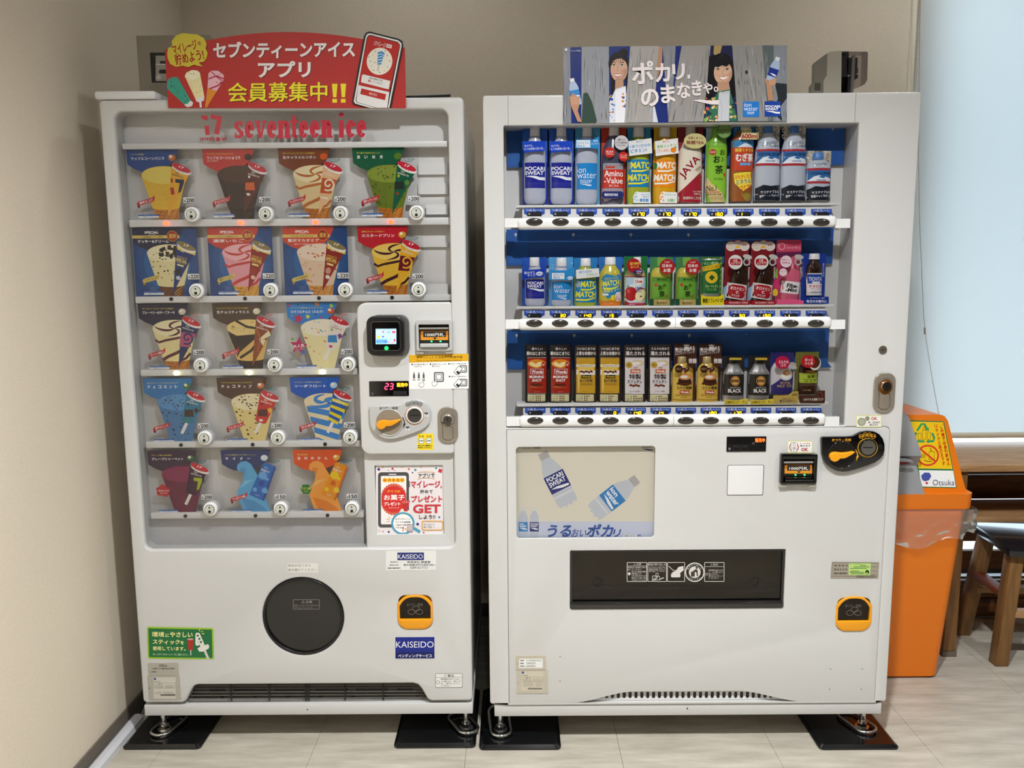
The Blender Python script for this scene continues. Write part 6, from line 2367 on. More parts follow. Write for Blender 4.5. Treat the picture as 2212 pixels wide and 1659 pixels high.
D.label(f)
D.tag(lambda A: [A.ell(1660, 416, 88, 88, '#a8202a'), A.text('果汁100%の', 1612, 370, 1738, 410, '#f0d048', .02, rot=-5), A.text('おいしさ', 1622, 416, 1722, 448, '#f0d048', .015, rot=-5), A.poly([(1645, 500), (1680, 470), (1760, 462), (1778, 500), (1755, 532), (1690, 536)], '#3c2a6c'), A.text('自販機', 1692, 478, 1758, 498, '#e8e0f0', .01), A.text('限定', 1698, 504, 1752, 526, '#f0d048', .01)])
for dx, nm in ((0, 'left of the two'), (321, 'right of the two')):
    D = Drink('short green tea bottle with round red tag, %s, middle shelf' % nm, CC, dx, G2, 1858, 2160, 914)
    D.card(1874, 308, 2170, 914, '#3f7c4c', lambda A: A.rect(1972, 312, 2072, 420, '#7aa848'))
    D.body(2012, [(440, 70), (470, 105), (510, 122), (560, 126), (900, 128), (914, 124)], mat('green_tea_small', '#c8b848', .25, coat=.3))

    def f(A):
        A.rect(1888, 560, 2138, 905, '#6fa93a')
        A.rect(1888, 560, 2138, 622, '#5c9436')
        A.text('伊藤園', 1994, 578, 2078, 602, '#1c3a18', .01)
        A.poly([(1960, 590), (1975, 578), (1990, 590), (1975, 602)], '#1c3a18')
        A.text('お', 2030, 640, 2076, 682, '#1c2814', .02)
        A.text('お', 1970, 660, 2026, 722, '#1c2814', .03)
        A.text('い', 2028, 690, 2050, 710, '#1c2814', .01)
        A.text('茶', 1980, 732, 2054, 808, '#1c2814', .03)
        A.ell(1944, 656, 20, 20, '#b8483a')
        A.ell(2076, 796, 9, 16, '#b83428')
    D.label(f)

    def f(A):
        A.ell(2076, 430, 94, 94, '#b02428')
        A.text('これが', 2038, 362, 2105, 386, '#f2e4dc', .01)
        A.text('日本の', 2015, 396, 2135, 440, '#f6ece6', .03)
        A.text('お茶', 2028, 452, 2120, 500, '#f6ece6', .03)
        A.rect(1856, 830, 2160, 914, '#24523a')
        A.rect(1908, 834, 2110, 908, '#b09a5a')
        A.text('おいしく', 1970, 842, 2050, 862, '#f0e8d0', .01)
        A.text('茶カテキン', 1945, 866, 2070, 900, '#241c10', .025)
    D.tag(f)
D = Drink('green lemon drink can with yellow lemon and yellow base tag on the middle shelf', CDD, 0, G2, 445, 695, 784, 'can', 'display_can')
D.card(450, 262, 698, 784, '#3f6a28', lambda A: [A.line([(660, 300+i*60), (695, 270+i*60)], 14, '#8aa838', same=i > 0) for i in range(7)])
D.body(568, [(285, 92), (300, 100), (330, 102), (650, 102), (690, 100)], mat('silver_can', '#b8b8b4', .3, metal=.6))


def f(A):
    A.rect(468, 300, 668, 660, '#1f6a34')
    A.text('クエン酸2000', 490, 318, 645, 350, '#dce8b0', .01, rot=-4)
    A.poly([(468, 375), (668, 330), (668, 385), (468, 425)], '#e0b828')
    A.text('ビタミンC 1350', 490, 365, 640, 390, '#3a3010', .01, rot=-10)
    A.ell(570, 485, 68, 66, '#e8c030')
    A.rect(558, 460, 584, 515, '#1f5a2c')
    A.rect(543, 475, 600, 500, '#1f5a2c')
    A.text('キレートレモン', 506, 562, 640, 598, '#c8dc80', .02)
    A.text('クエン酸', 520, 605, 620, 625, '#c8dc80', .0)


D.label(f)
D.tag(lambda A: [A.poly([(445, 670), (500, 690), (640, 690), (695, 660), (692, 784), (448, 784)], '#e4cc28'), A.text('瞬感リフレッシュ!!', 466, 705, 684, 758, '#24200c', .03, rot=-3)])
for dx, nm in ((0, 'left of the two'), (278, 'right of the two')):
    D = Drink('small tilted brown vitamin drink bottle on a red card, %s, middle shelf' % nm, CDD, dx, G2, 705, 970, 778)

    def f(A):
        for x, y, r_ in ((795, 150, 64), (870, 135, 60), (940, 150, 62)):
            A.ell(x, y, r_, r_*.95, '#8c1c26', same=x > 795)
        for x, y, r_ in ((795, 150, 56), (870, 135, 52), (940, 150, 54)):
            A.ell(x, y, r_, r_*.95, '#d6ccc4', same=x > 795)
        A.text('ビタミン', 745, 130, 820, 150, '#a84a30', .01)
        A.text('レモン×2', 748, 160, 815, 180, '#c89a20', .01)
        A.text('毎日元気', 835, 100, 905, 125, '#a84a30', .01)
        A.text('無添加', 915, 125, 965, 145, '#a82028', .02)
        A.ell(865, 155, 28, 14, '#e0b030')
        A.poly([(712, 600), (760, 560), (760, 700), (712, 740)], '#8ab0d8')
        A.poly([(930, 640), (960, 620), (960, 740), (920, 700)], '#8ab0d8')
    D.card(715, 165, 990, 778, '#7e1922', f)
    D.body(878, [(262, 38), (300, 40), (350, 48), (420, 80), (520, 100), (700, 104), (770, 100)], mat('brown_glass', '#2e1c14', .12, coat=.6), .6, tilt=9)
    D.tag(lambda A: [A.ell(948, 265, 50, 26, '#c2beba', 14), A.ring(940, 320, 40, 42, 16, '#b4b0ac')], .022, 'pull_cap')

    def f(A):
        R_ = lambda p: A.rotp(p, 848, 630, 9)
        A.poly(R_([(742, 555), (955, 555), (955, 722), (742, 722)]), '#dcd4d0')
        A.poly(R_(rrect(758, 568, 938, 708, 46, 6)), '#a81c28')
        A.text('オロナミン', 775, 590, 925, 625, '#f4ecea', .025, rot=9)
        A.text('C', 830, 632, 862, 660, '#f4ecea', .03, rot=9)
        A.text('ドリンク', 790, 668, 870, 695, '#f4ecea', .02, rot=9)
    D.label(f)
    D.tag(lambda A: [A.ell(813, 322, 76, 78, '#e4e0dc'), A.poly(rrect(752, 285, 872, 355, 24, 5), '#b02028'), A.text('元気', 785, 292, 835, 318, '#f2e8e4', .02, rot=-6), A.text('ハツラツ!', 762, 320, 865, 348, '#f2e8e4', .02, rot=-6), A.rect(705, 735, 968, 778, '#a01c26', 10), A.text('ORONAMIN C DRINK', 745, 746, 950, 766, '#e8c8c8', .01)], .028)
D = Drink('small tilted pink fibre drink bottle on a pink card on the middle shelf', CDD, 0, G2, 1260, 1550, 772)


def f(A):
    A.poly(rrect(1290, 80, 1558, 210, 20, 5), '#c84864')
    A.ring(1345, 150, 36, 38, 6, '#f0c8d0')
    A.text('ファイブミニ', 1395, 150, 1548, 180, '#f4dce0', .01)
    A.poly([(1280, 215), (1550, 205), (1550, 260), (1285, 270)], '#6a2a50')
    A.poly([(1270, 400), (1300, 390), (1300, 500), (1268, 480)], '#8ab848')
    A.ell(1290, 560, 40, 60, '#d03a70')
    A.ell(1275, 650, 30, 40, '#e8c040')


D.card(1268, 120, 1555, 772, '#b43c5c', f)
D.body(1455, [(262, 40), (300, 42), (350, 52), (440, 86), (540, 96), (700, 98), (740, 94)], mat('pink_drink', '#d0607a', .15, coat=.6), .6, tilt=7)
D.tag(lambda A: [A.ell(1502, 265, 50, 26, '#c2beba', 8), A.ring(1492, 318, 38, 40, 16, '#b4b0ac')], .022, 'pull_cap')


def f(A):
    A.poly(A.rotp([(1335, 530), (1530, 530), (1530, 660), (1335, 660)], 1432, 595, 6), '#ece6e6')
    A.text('Fibe-', 1385, 552, 1505, 600, '#2c2830', .04, sh=.15, rot=4)
    A.text('-Mini', 1372, 600, 1492, 642, '#2c2830', .04, sh=.15, rot=4)


D.label(f)
D.tag(lambda A: [A.ell(1355, 315, 62, 64, '#f0d8de'), A.text('食物せんい', 1308, 285, 1402, 308, '#c03a60', .01), A.text('6000mg', 1312, 318, 1398, 342, '#c03a60', .015), A.ell(1325, 430, 42, 42, '#f0d8de'), A.text('ビタミンC', 1292, 412, 1358, 430, '#c03a60', .0), A.poly([(1262, 715), (1300, 725), (1400, 712), (1550, 735), (1548, 772), (1262, 772)], '#e05a86')], .028)
D = Drink('small brown tonic bottle with white cap on a blue card at the middle shelf end', CDD, 0, G2, 1550, 1815, 766)
D.card(1550, 225, 1828, 766, '#1b3896', lambda A: [A.vtext('タウリン配合', 1558, 320, 1578, 480, '#e0a8a0', .01), A.vtext('疲れたときに', 1790, 330, 1808, 480, '#c8d4f0', .01)])
D.body(1690, [(290, 45), (320, 55), (370, 84), (430, 88), (650, 88), (682, 82)], mat('brown_glass'), .7)
capm(D, 1697, 228, 290, 58)


def f(A):
    A.rect(1603, 440, 1777, 680, '#e6e4e8')
    A.rect(1612, 450, 1768, 552, '#2648a0')
    A.text('TIOVITA', 1622, 482, 1762, 525, '#dce2f4', .015)
    A.rect(1655, 530, 1742, 550, '#e6e4e8')
    A.text('チオビタ', 1622, 565, 1758, 596, '#c02430', .03)
    A.text('ドリンク', 1645, 600, 1740, 620, '#c02430', .02)
    A.text('大鵬薬品工業', 1635, 636, 1755, 652, '#3a3a44', .0)


D.label(f)
D.tag(lambda A: [A.rect(1545, 690, 1812, 766, '#1a3488', 6), A.text('ミックスフルーツ風味', 1612, 698, 1768, 714, '#c8d4f0', .0), A.text('毎日のお疲れに', 1572, 724, 1794, 756, '#eef0f8', .02)], .03)
# --- row 3
CANB = mat('can_sleeve', '#1d1512', .4)


def sleeve(D, x0, x1, y0, y1, m=CANB):
    D.body((x0+x1)/2, [(y0, (x1-x0)/2), (y1, (x1-x0)/2)], m, .3, 'sleeve', n=20)


def beans(A, x, y, n, c='#5a2c18'):
    for i in range(n):
        A.ell(x+i*32, y+(i % 2)*8, 20, 13, c, -15+i*12, same=i > 0)
        A.line([(x-14+i*32, y+(i % 2)*8), (x+14+i*32, y-3+(i % 2)*8)], 3, '#2a140c', same=True)


def meter(A, x0, v, beanc='#4a2010'):
    A.rect(x0, 805, x0+222, 892, '#d8cfa4', 8)
    for i, t in enumerate(('コーヒー感', 'ミルク感', '甘さ')):
        A.text(t, x0+14, 818+i*25, x0+82, 836+i*25, '#3a2c14', .015)
        for k in range(5):
            A.ell(x0+108+k*25, 827+i*25, 8, 9, beanc if k < v[i] else '#c4bb92', same=k > 0, n=10)


for dx, nm in ((0, 'left of the two'), (297, 'right of the two')):
    D = Drink('red morning coffee can in a black sleeve, %s, lower shelf' % nm, CE, dx, G3, 318, 598, 916, 'can', 'display_can')
    sleeve(D, 316, 600, 186, 914)

    def f(A):
        A.text('清々しい', 395, 218, 535, 252, '#ece6e2', .02)
        A.text('朝のはじまりに', 334, 268, 578, 318, '#f4eeea', .025)
        A.rect(342, 345, 580, 800, '#a2281a')
        A.rect(342, 338, 580, 350, '#8a8480')
        A.rect(342, 790, 580, 800, '#8a8480')
        A.ell(460, 420, 112, 55, '#e08a28')
        A.poly([(360, 420), (400, 395), (445, 425), (480, 400), (560, 400), (520, 440), (460, 470), (400, 450)], '#f4e0a0')
        A.ell(541, 435, 24, 36, '#b02020')
        A.text('朝専用', 528, 420, 556, 450, '#f0d8c8', .01)
        A.rect(380, 484, 545, 552, '#e8dcd4', 5)
        A.rect(386, 490, 539, 546, '#a81c1c', 3)
        A.text('Wonda', 394, 500, 534, 540, '#f6f0ec', .03)
        A.text('MORNING', 368, 568, 550, 602, '#f6f0ec', .03, sh=.1)
        A.text('SHOT', 402, 612, 522, 646, '#f6f0ec', .03, sh=.1)
        beans(A, 412, 680, 4)
        A.text('朝専用缶コーヒー', 374, 702, 545, 724, '#d88a50', .01)
        A.text('コーヒー', 430, 762, 500, 780, '#d8a080', .0)
        meter(A, 345, (3, 3, 3))
    D.label(f)
for dx, nm in ((0, 'left of the two'), (302, 'right of the two')):
    D = Drink('gold coffee can in a dark brown sleeve, %s, lower shelf' % nm, CE, dx, G3, 934, 1216, 920, 'can', 'display_can')
    sleeve(D, 930, 1218, 190, 916, mat('sleeve_brown', '#2e211a', .4))

    def f(A):
        A.text('いいはじまりは', 965, 218, 1192, 250, '#ece6e2', .02)
        A.text('上質な休憩から', 950, 268, 1200, 315, '#f4eeea', .025)
        A.rect(955, 345, 1192, 792, '#c89a2c')
        A.rect(955, 340, 1192, 352, '#8a7a58')
        A.ell(1075, 480, 100, 60, '#e8c050')
        A.rect(955, 430, 1192, 462, '#e8e0d0')
        A.text('PREMIUM', 988, 438, 1165, 458, '#6a5a3a', .0)
        A.poly([(955, 495), (1192, 505), (1192, 562), (955, 560)], '#ece6de')
        beans(A, 1015, 518, 5, '#6a3418')
        A.rect(1020, 560, 1140, 604, '#2e2a14', 3)
        A.text('Wonda', 1028, 567, 1132, 596, '#c8a838', .03)
        A.text('金の微糖', 990, 612, 1158, 652, '#6a5c40', .02)
        L3(A, 1010, 1160, 668, 2, 14, '#7a6430')
        A.text('コーヒー', 1040, 762, 1108, 778, '#4a3a14', .0)
        A.ell(985, 600, 14, 180, '#e0bc58')
        meter(A, 952, (3, 2, 2))
    D.label(f)
for dx, nm in ((0, 'left of the two'), (313, 'right of the two')):
    D = Drink('white milk coffee can in a dark sleeve, %s, lower shelf' % nm, CE, dx, G3, 1542, 1832, 924, 'can', 'display_can')
    sleeve(D, 1540, 1834, 184, 918, mat('sleeve_dark', '#241814', .4))

    def f(A):
        A.text('ミルクの甘みで', 1582, 216, 1805, 250, '#ece6e2', .02)
        A.text('満たされる', 1572, 265, 1812, 318, '#f4eeea', .025)
        A.rect(1566, 345, 1808, 800, '#dcd4d4')
        A.rect(1566, 340, 1808, 352, '#a8a4a4')
        A.ell(1730, 410, 80, 40, '#d8c4a8', 10)
        A.ell(1690, 420, 70, 22, '#ece4de', -8)
        A.ell(1614, 436, 42, 40, '#c09a3c')
        A.text('新', 1600, 424, 1628, 450, '#5a3a14', .02)
        A.text('Asahi', 1668, 458, 1722, 478, '#a83830', .02, sh=.2)
        A.rect(1630, 488, 1756, 538, '#c8602c', 3)
        A.text('Wonda', 1642, 497, 1745, 528, '#f4e8e0', .03)
        A.text('特製', 1615, 548, 1765, 615, '#3c2c28', .03)
        A.text('カフェオレ', 1592, 622, 1776, 664, '#3c2c28', .02)
        beans(A, 1636, 688, 4, '#7a3c24')
        A.text('コーヒー飲料', 1622, 754, 1748, 776, '#8a6a5c', .01)
        meter(A, 1566, (2, 5, 5))
    D.label(f)
for dx, nm in ((0, 'left of the two'), (271, 'right of the two')):
    D = Drink('yellow espresso bottle can with coffee cup picture, %s, lower shelf' % nm, CG, dx, G3, 158, 412, 792, 'can', 'display_can')
    D.card(165, 146, 424, 792, '#43261a', lambda A: [A.text('気分', 186, 192, 275, 238, '#f2ece8', .03), A.text('高', 280, 152, 346, 232, '#f2ece8', .03), A.text('める', 345, 175, 402, 222, '#f2ece8', .02), A.text('エスプレッソブレンド', 186, 228, 402, 265, '#ece4de', .015, rot=-6)])
    D.body(268, [(360, 60), (390, 95), (430, 112), (470, 116), (760, 116), (788, 108)], mat('espresso_yellow', '#d6b24a', .3, coat=.2), .55)
    capm(D, 262, 288, 360, 48, mat('gold_cap', '#c2aa74', .35, metal=.3))

    def f(A):
        A.poly([(210, 380), (250, 400), (330, 400), (350, 375), (320, 440), (260, 440)], '#e2d8d2')
        A.poly([(245, 405), (335, 400), (320, 445), (275, 450)], '#5a2c18')
        A.rect(280, 448, 298, 500, '#a04820')
        A.ell(287, 545, 76, 52, '#3c2018')
        A.ell(287, 502, 76, 34, '#b87848')
        A.ell(287, 500, 64, 26, '#d89a64')
        A.ell(275, 502, 40, 16, '#ece0d4')
        A.ring(362, 530, 14, 18, 5, '#e8e0d8')
        beans(A, 215, 572, 5)
        A.text('コクの微糖', 196, 602, 362, 638, '#3c2414', .02)
        A.rect(228, 648, 332, 684, '#b03830')
        A.text('Wonda', 236, 654, 324, 678, '#f4e8e0', .03)
        A.text('ESPRESSO', 190, 690, 358, 708, '#a07828', .01)
        A.text('BLEND', 240, 714, 305, 728, '#a07828', .0)
        A.rect(158, 745, 378, 752, '#a87c28')
    D.label(f)
    D.tag(lambda A: [A.ell(350, 325, 55, 72, '#4a2a1c'), A.text('微糖', 314, 298, 400, 352, '#ece4de', .02), A.ell(210, 412, 42, 42, '#3c2216'), A.text('53%カット', 182, 400, 240, 424, '#c8a070', .01)])
for dx, nm in ((0, 'left of the two'), (277, 'right of the two')):
    D = Drink('black and silver coffee bottle can with yellow base tag, %s, lower shelf' % nm, CG, dx, G3, 696, 952, 792, 'can', 'display_can')
    D.card(694, 278, 946, 792, '#22201e')
    D.body(818, [(360, 62), (400, 72), (440, 100), (470, 116), (500, 118), (740, 118), (792, 112)], mat('bottle_can_silver', '#b4b2b2', .28, metal=.7), .6)
    capm(D, 822, 292, 358, 66, mat('black_gold_cap', '#2a2824', .3))

    def f(A):
        A.rect(702, 475, 935, 702, '#2a2622')
        A.ell(825, 545, 50, 54, '#c88a3c')
        A.ell(825, 545, 42, 46, '#2a2622')
        A.ell(825, 545, 38, 42, '#d8a458')
        A.rect(782, 530, 868, 558, '#2a2622')
        A.text("TULLY'S", 790, 536, 862, 553, '#d8a458', .01)
        A.text('BARISTA\'S', 770, 608, 880, 624, '#c8c0b4', .0)
        A.text('BLACK', 748, 630, 892, 670, '#f0ece6', .025)
        A.text('ブラックコーヒー', 790, 682, 862, 692, '#a09a90', .0)
    D.label(f)
    D.tag(lambda A: [A.poly([(696, 735), (820, 745), (952, 725), (955, 782), (820, 792), (696, 790)], '#d8c042'), A.text('圧倒的なコク、キレ。', 708, 748, 944, 780, '#2c2410', .02, rot=-2)], .03)
    D.tag(lambda A: A.rect(758, 294, 888, 318, '#c8a83c'), .021, 'cap_band')
D = Drink('purple and white milk tea bottle with pink round tag on the lower shelf', CG, 0, G3, 1218, 1490, 780, 'bottle')
D.card(1214, 244, 1480, 690, '#2f2760', lambda A: [A.line([(1400+i*14, 250), (1480, 330-i*20)], 4, '#4a4280', same=i > 0) for i in range(5)])
D.body(1345, [(345, 70), (380, 100), (420, 118), (470, 124), (660, 124), (690, 120)], mat('milk_tea_bottle', '#c9c4c8', .25, coat=.2), .4)
D.tag(lambda A: [A.ell(1432, 360, 38, 22, '#aaa4a0', 12), A.ell(1436, 392, 40, 22, '#b8b2ae', 12)], .028, 'cap')


def f(A):
    A.poly([(1224, 600), (1300, 540), (1466, 400), (1466, 690), (1224, 690)], '#342c6c')
    A.ell(1380, 480, 78, 62, '#d8d2cc')
    A.ell(1385, 475, 58, 50, '#ece8e4')
    A.ell(1385, 460, 46, 30, '#c08a58')
    A.ell(1385, 455, 18, 10, '#e8d0b0')
    A.text('ROYAL', 1318, 552, 1435, 585, '#b8985a', .015)
    A.text('MILK TEA', 1284, 590, 1450, 615, '#b8985a', .015)


D.label(f)
D.tag(lambda A: [A.ell(1318, 340, 78, 70, '#b82048'), A.text('ミルクの', 1278, 318, 1382, 350, '#f6e8ec', .02), A.text('コク', 1298, 354, 1356, 386, '#f6e8ec', .02), A.poly([(1218, 695), (1380, 690), (1430, 650), (1490, 650), (1490, 778), (1226, 782)], '#b89c4c'), A.text('JAVA', 1424, 672, 1482, 704, '#3a3018', .03, sh=.2), A.text('茶葉の香りが', 1318, 722, 1440, 738, '#3a2c5a', .01), A.text('贅沢な味わい', 1288, 740, 1466, 768, '#3a2c5a', .025)], .03)
D = Drink('brown cocoa bottle on an olive card with red round tag at the lower shelf end', CG, 0, G3, 1490, 1770, 776, 'bottle')
D.card(1484, 238, 1752, 700, '#6e6a2c', lambda A: [A.line([(1490+i*30, 300), (1520+i*30, 245)], 5, '#848040', same=i > 0) for i in range(8)])
D.body(1630, [(350, 70), (385, 92), (430, 102), (660, 104), (695, 98)], mat('cocoa_brown', '#3a2014', .25, coat=.3), .45)


def f(A):
    A.rect(1586, 430, 1700, 470, '#7a2c1c')
    A.text('COCOA', 1606, 436, 1688, 454, '#d8b868', .01)
    A.rect(1532, 462, 1722, 570, '#a8b83c')
    A.text('濃厚', 1604, 485, 1690, 520, '#2c3010', .02)
    A.text('ココア', 1574, 530, 1712, 564, '#2c3010', .025)
    A.text('ココア飲料', 1565, 640, 1650, 656, '#c8b080', .0)
    L3(A, 1548, 1715, 580, 2, 14, '#8a7a58')


D.label(f)
D.tag(lambda A: [A.ell(1668, 350, 62, 74, '#e0d8cc', 10), A.ell(1664, 338, 56, 64, '#5a2c1c', 10), A.ell(1592, 328, 76, 70, '#b4242a'), A.text('ほっと', 1560, 295, 1645, 325, '#f6e8e4', .02), A.text('ひと息', 1560, 332, 1645, 364, '#f6e8e4', .02), A.poly(rrect(1500, 690, 1776, 776, 18, 5), '#4a2c20'), A.poly([(1660, 700), (1700, 640), (1776, 640), (1776, 720)], '#4a2c20'), A.ring(1722, 690, 32, 30, 6, '#7a4a38'), A.text('心ほぐれる濃厚ココア', 1545, 722, 1760, 750, '#ece0d4', .015)], .03)
# ---------------------------------------------------------------- counter, stool, bin
ct = thing('wooden_counter', 'pine wall counter with brown back planks under the blind', 'counter', (3.4, .7, 0))
box('countertop', 2.602, 5.0, .5, YW-.005, .677, .70, PINE, ct, .002)
box('leg', 2.612, 2.657, .515, .565, .02, .676, PINEV, ct, .003)
box('leg_foot', 2.61, 2.659, .513, .567, 0, .02, mat('felt', '#6e6252', .9), ct)
box('leg', 4.6, 4.65, .515, .565, 0, .676, PINEV, ct, .003)
box('lower_shelf', 2.665, 5.0, .6, YW-.06, .466, .486, PINE, ct, .002)
for z0, z1 in ((.585, .676), (.487, .58), (.318, .391), (.205, .279), (.088, .156), (.01, .084)):
    box('plank', 2.665, 5.0, YW-.06, YW-.035, z0, z1, DKWOOD, ct, .001)
box('lower_dark_strip', 2.665, 5.0, YW-.05, YW-.03, .166, .172, BLACK, ct)
box('lower_dark_strip', 2.665, 5.0, YW-.05, YW-.03, .184, .205, BLACK, ct)  # black strip stands in for the dark of the gap below the plank

st = thing('stool', 'wooden stool with black square seat at the counter', 'stool', (2.93, .55, 0))
SX0, SX1, SY0, SY1, SZ = 2.752, 3.08, .405, .70, .437


def sq(x, y):
    a = math.radians(-6)
    cx, cy = SX0, SY0
    return cx+(x-cx)*math.cos(a)-(y-cy)*math.sin(a), cy+(x-cx)*math.sin(a)+(y-cy)*math.cos(a)


bm = bmesh.new()
bm_box(bm, SX0, SX1, SY0, SY1, SZ-.03, SZ, .004)
for v in bm.verts:
    v.co.x, v.co.y = sq(v.co.x, v.co.y)
link('seat', bm_mesh(bm, 40), mat('black_lacquer', '#15161c', .25, coat=.4), st)
corn = [(SX0+.04, SY0+.05), (SX1-.04, SY0+.05), (SX1-.04, SY1-.04), (SX0+.04, SY1-.04)]
legs = []
for (x, y), (dx, dy) in zip(corn, ((-.02, .01), (.03, .01), (.03, .05), (-.04, .05))):
    X, Y = sq(x, y)
    bm = bmesh.new()
    bm_box(bm, -.023, .023, -.023, .023, 0, SZ-.03, .004)
    for v in bm.verts:
        t = 1-v.co.z/(SZ-.03)
        v.co.x += X+dx*t
        v.co.y += Y+dy*t
    link('leg', bm_mesh(bm, 40), PINEV, st)
    legs.append((X+dx*.45, Y+dy*.45))
RW = mat('red_brown_wood', '#7a3a20', .5)
for a, b, z in ((0, 3, .25), (1, 2, .25), (0, 1, .19), (3, 2, .19)):
    p, q = Vector(legs[a]+(z,)), Vector(legs[b]+(z,))
    bm = bmesh.new()
    L_ = (q-p).length
    bm_box(bm, -.011, .011, -.02, .02, .0, L_, .002)
    me = bm_mesh(bm, 40)
    me.transform(Matrix.Translation(p) @ (q-p).to_track_quat('Z', 'X').to_matrix().to_4x4())
    link('stretcher', me, RW if z > .2 else PINE, st)

# recycling bin
ORANGE = mat('orange_plastic', '#f07d10', .35)
bn = thing('recycling_bin', 'orange plastic recycling bin with grey bottle chute beside the drinks machine', 'bin', (2.37, .52, 0))


def frustum(name, b, t, z0, z1, m, r=.03, parent=None, taper_pts=8):
    lb, lt = rrect(*b, r, taper_pts), rrect(*t, r, taper_pts)
    bm = bmesh.new()
    A = [bm.verts.new((x, y, z0)) for x, y in lb]
    B = [bm.verts.new((x, y, z1)) for x, y in lt]
    n = len(A)
    for i in range(n):
        bm.faces.new((A[i], A[(i+1) % n], B[(i+1) % n], B[i]))
    bm.faces.new(A[::-1])
    bm.faces.new(B)
    bmesh.ops.recalc_face_normals(bm, faces=bm.faces)
    return link(name, bm_mesh(bm, 40), m, parent)


frustum('bin_body', (2.215, .36, 2.522, .66), (2.185, .335, 2.565, .70), .008, .60, ORANGE, .035, bn)
frustum('base_ring', (2.22, .366, 2.505, .655), (2.22, .366, 2.505, .655), 0, .008, mat('orange_shadow', '#8a4410', .5), .03, bn)
frustum('rim', (2.178, .328, 2.578, .712), (2.176, .326, 2.58, .714), .598, .648, ORANGE, .03, bn)
# hood: slanted front face
bm = bmesh.new()
hp = [(2.385, .648), (2.562, .648), (2.556, .665), (2.515, .875), (2.505, .890), (2.49, .894), (2.385, .894)]
A = [bm.verts.new((x, .345+(z-.648)*.26, z)) for x, z in hp]
B = [bm.verts.new((x-.012 if x > 2.4 else x, .68-(z-.648)*.12, z)) for x, z in hp]
n = len(hp)
bm.faces.new(A)
bm.faces.new(B[::-1])
for i in range(n):
    bm.faces.new((A[i], B[i], B[(i+1) % n], A[(i+1) % n]))
bmesh.ops.recalc_face_normals(bm, faces=bm.faces)
link('hood', bm_mesh(bm, 30), ORANGE, bn)
# grey chute on the left of the hood
GC = mat('grey_chute', '#9a9a9c', .35)
bm = bmesh.new()
gp = [(2.19, .648), (2.418, .648), (2.412, .668), (2.40, .735), (2.398, .775), (2.392, .80), (2.372, .895), (2.355, .913), (2.19, .913)]
yy = {.648: .33, .668: .335, .735: .36, .775: .327, .80: .33, .895: .375, .913: .392}
A = [bm.verts.new((x, yy[z], z)) for x, z in gp]
B = [bm.verts.new((min(x, 2.395), .60, z)) for x, z in gp]
n = len(gp)
t = tessellate_polygon([[v.co for v in A]])
# front surface as strips so that it bends
rows = [(.648, 2.418), (.668, 2.412), (.735, 2.40), (.775, 2.398), (.80, 2.392), (.895, 2.372), (.913, 2.355)]
for (z0, x0), (z1, x1) in zip(rows, rows[1:]):
    vs = [bm.verts.new(p) for p in ((2.19, yy[z0], z0), (x0, yy[z0], z0), (x1, yy[z1], z1), (2.19, yy[z1], z1))]
    bm.faces.new(vs)
for i in range(n):
    bm.faces.new((A[i], B[i], B[(i+1) % n], A[(i+1) % n]))
bm.faces.new(B[::-1])
bmesh.ops.remove_doubles(bm, verts=bm.verts, dist=1e-5)
bmesh.ops.recalc_face_normals(bm, faces=bm.faces)
ch_ = link('bottle_chute', bm_mesh(bm, 40), GC, bn)
c0 = at(1955, 1000, Y=.325)
me = tube_mesh([(c0.x-.03+.052*math.cos(t_), .328-.012*math.sin(t_), c0.z+.012*math.sin(t_)) for t_ in [i*math.pi*2/28 for i in range(28)]], .006, 8, True)
link('chute_rim', me, GC, ch_)
bm = bmesh.new()
vs = [bm.verts.new((c0.x-.03+.05*math.cos(i*math.pi*2/28), .327-.012*math.sin(i*math.pi*2/28), c0.z+.011*math.sin(i*math.pi*2/28))) for i in range(28)]
bm.faces.new(vs)
link('chute_flap', bm_mesh(bm), mat('chute_red', '#8a1410', .5), ch_)


def hoodfn(u, v):
    # point on the slanted hood face: y = .345 + (z-.648)*.26
    d = FW + RT*((u-CXP)/FPX) - UP*((v-CYP)/FPX)
    t = (.345+(CAM.z-.648)*.26-CAM.y)/(d.y-.26*d.z)
    p = CAM+d*t
    return p.x, p.z


A_ = Art(hoodfn, (1900, 840, 4.1474), 1.1)
A_.poly([(262, 285), (275, 280), (565, 290), (578, 300), (690, 880), (680, 888), (372, 882), (360, 870)], '#3c7a4a')
A_.poly([(272, 292), (568, 298), (652, 718), (348, 712)], '#f5c421')
A_.poly([(352, 728), (658, 732), (682, 880), (374, 874)], '#f2f2ee')
for k in range(3):
    P = [(310, 440), (330, 365), (375, 310)] if k == 0 else [(400, 315), (440, 375)] if False else None
A_.line([(335, 375), (375, 315), (400, 315), (425, 360)], 20, '#3f9a5a')
A_.poly([(405, 362), (440, 345), (438, 380)], '#3f9a5a')
A_.line([(470, 395), (488, 440), (480, 468), (430, 470)], 20, '#3f9a5a')
A_.poly([(438, 450), (438, 488), (415, 470)], '#3f9a5a')
A_.line([(400, 470), (325, 468), (308, 440), (322, 400)], 20, '#3f9a5a')
A_.poly([(308, 402), (345, 402), (318, 383)], '#3f9a5a')
for x, y0, y1, w in ((358, 395, 452, 32), (399, 365, 452, 34), (440, 385, 452, 28)):
    A_.frame(x-w/2, y0, x+w/2, y1, 3, '#5a4a10', 4)
A_.frame(389, 335, 408, 368, 3, '#5a4a10', 3)
A_.ring(431, 595, 100, 95, 15, '#d8402a')
A_.frame(440, 560, 490, 635, 3, '#5a4a10', 3)
A_.line([(455, 530), (462, 560)], 6, '#5a4a10')
A_.ell(388, 600, 26, 22, '#c9a21a')
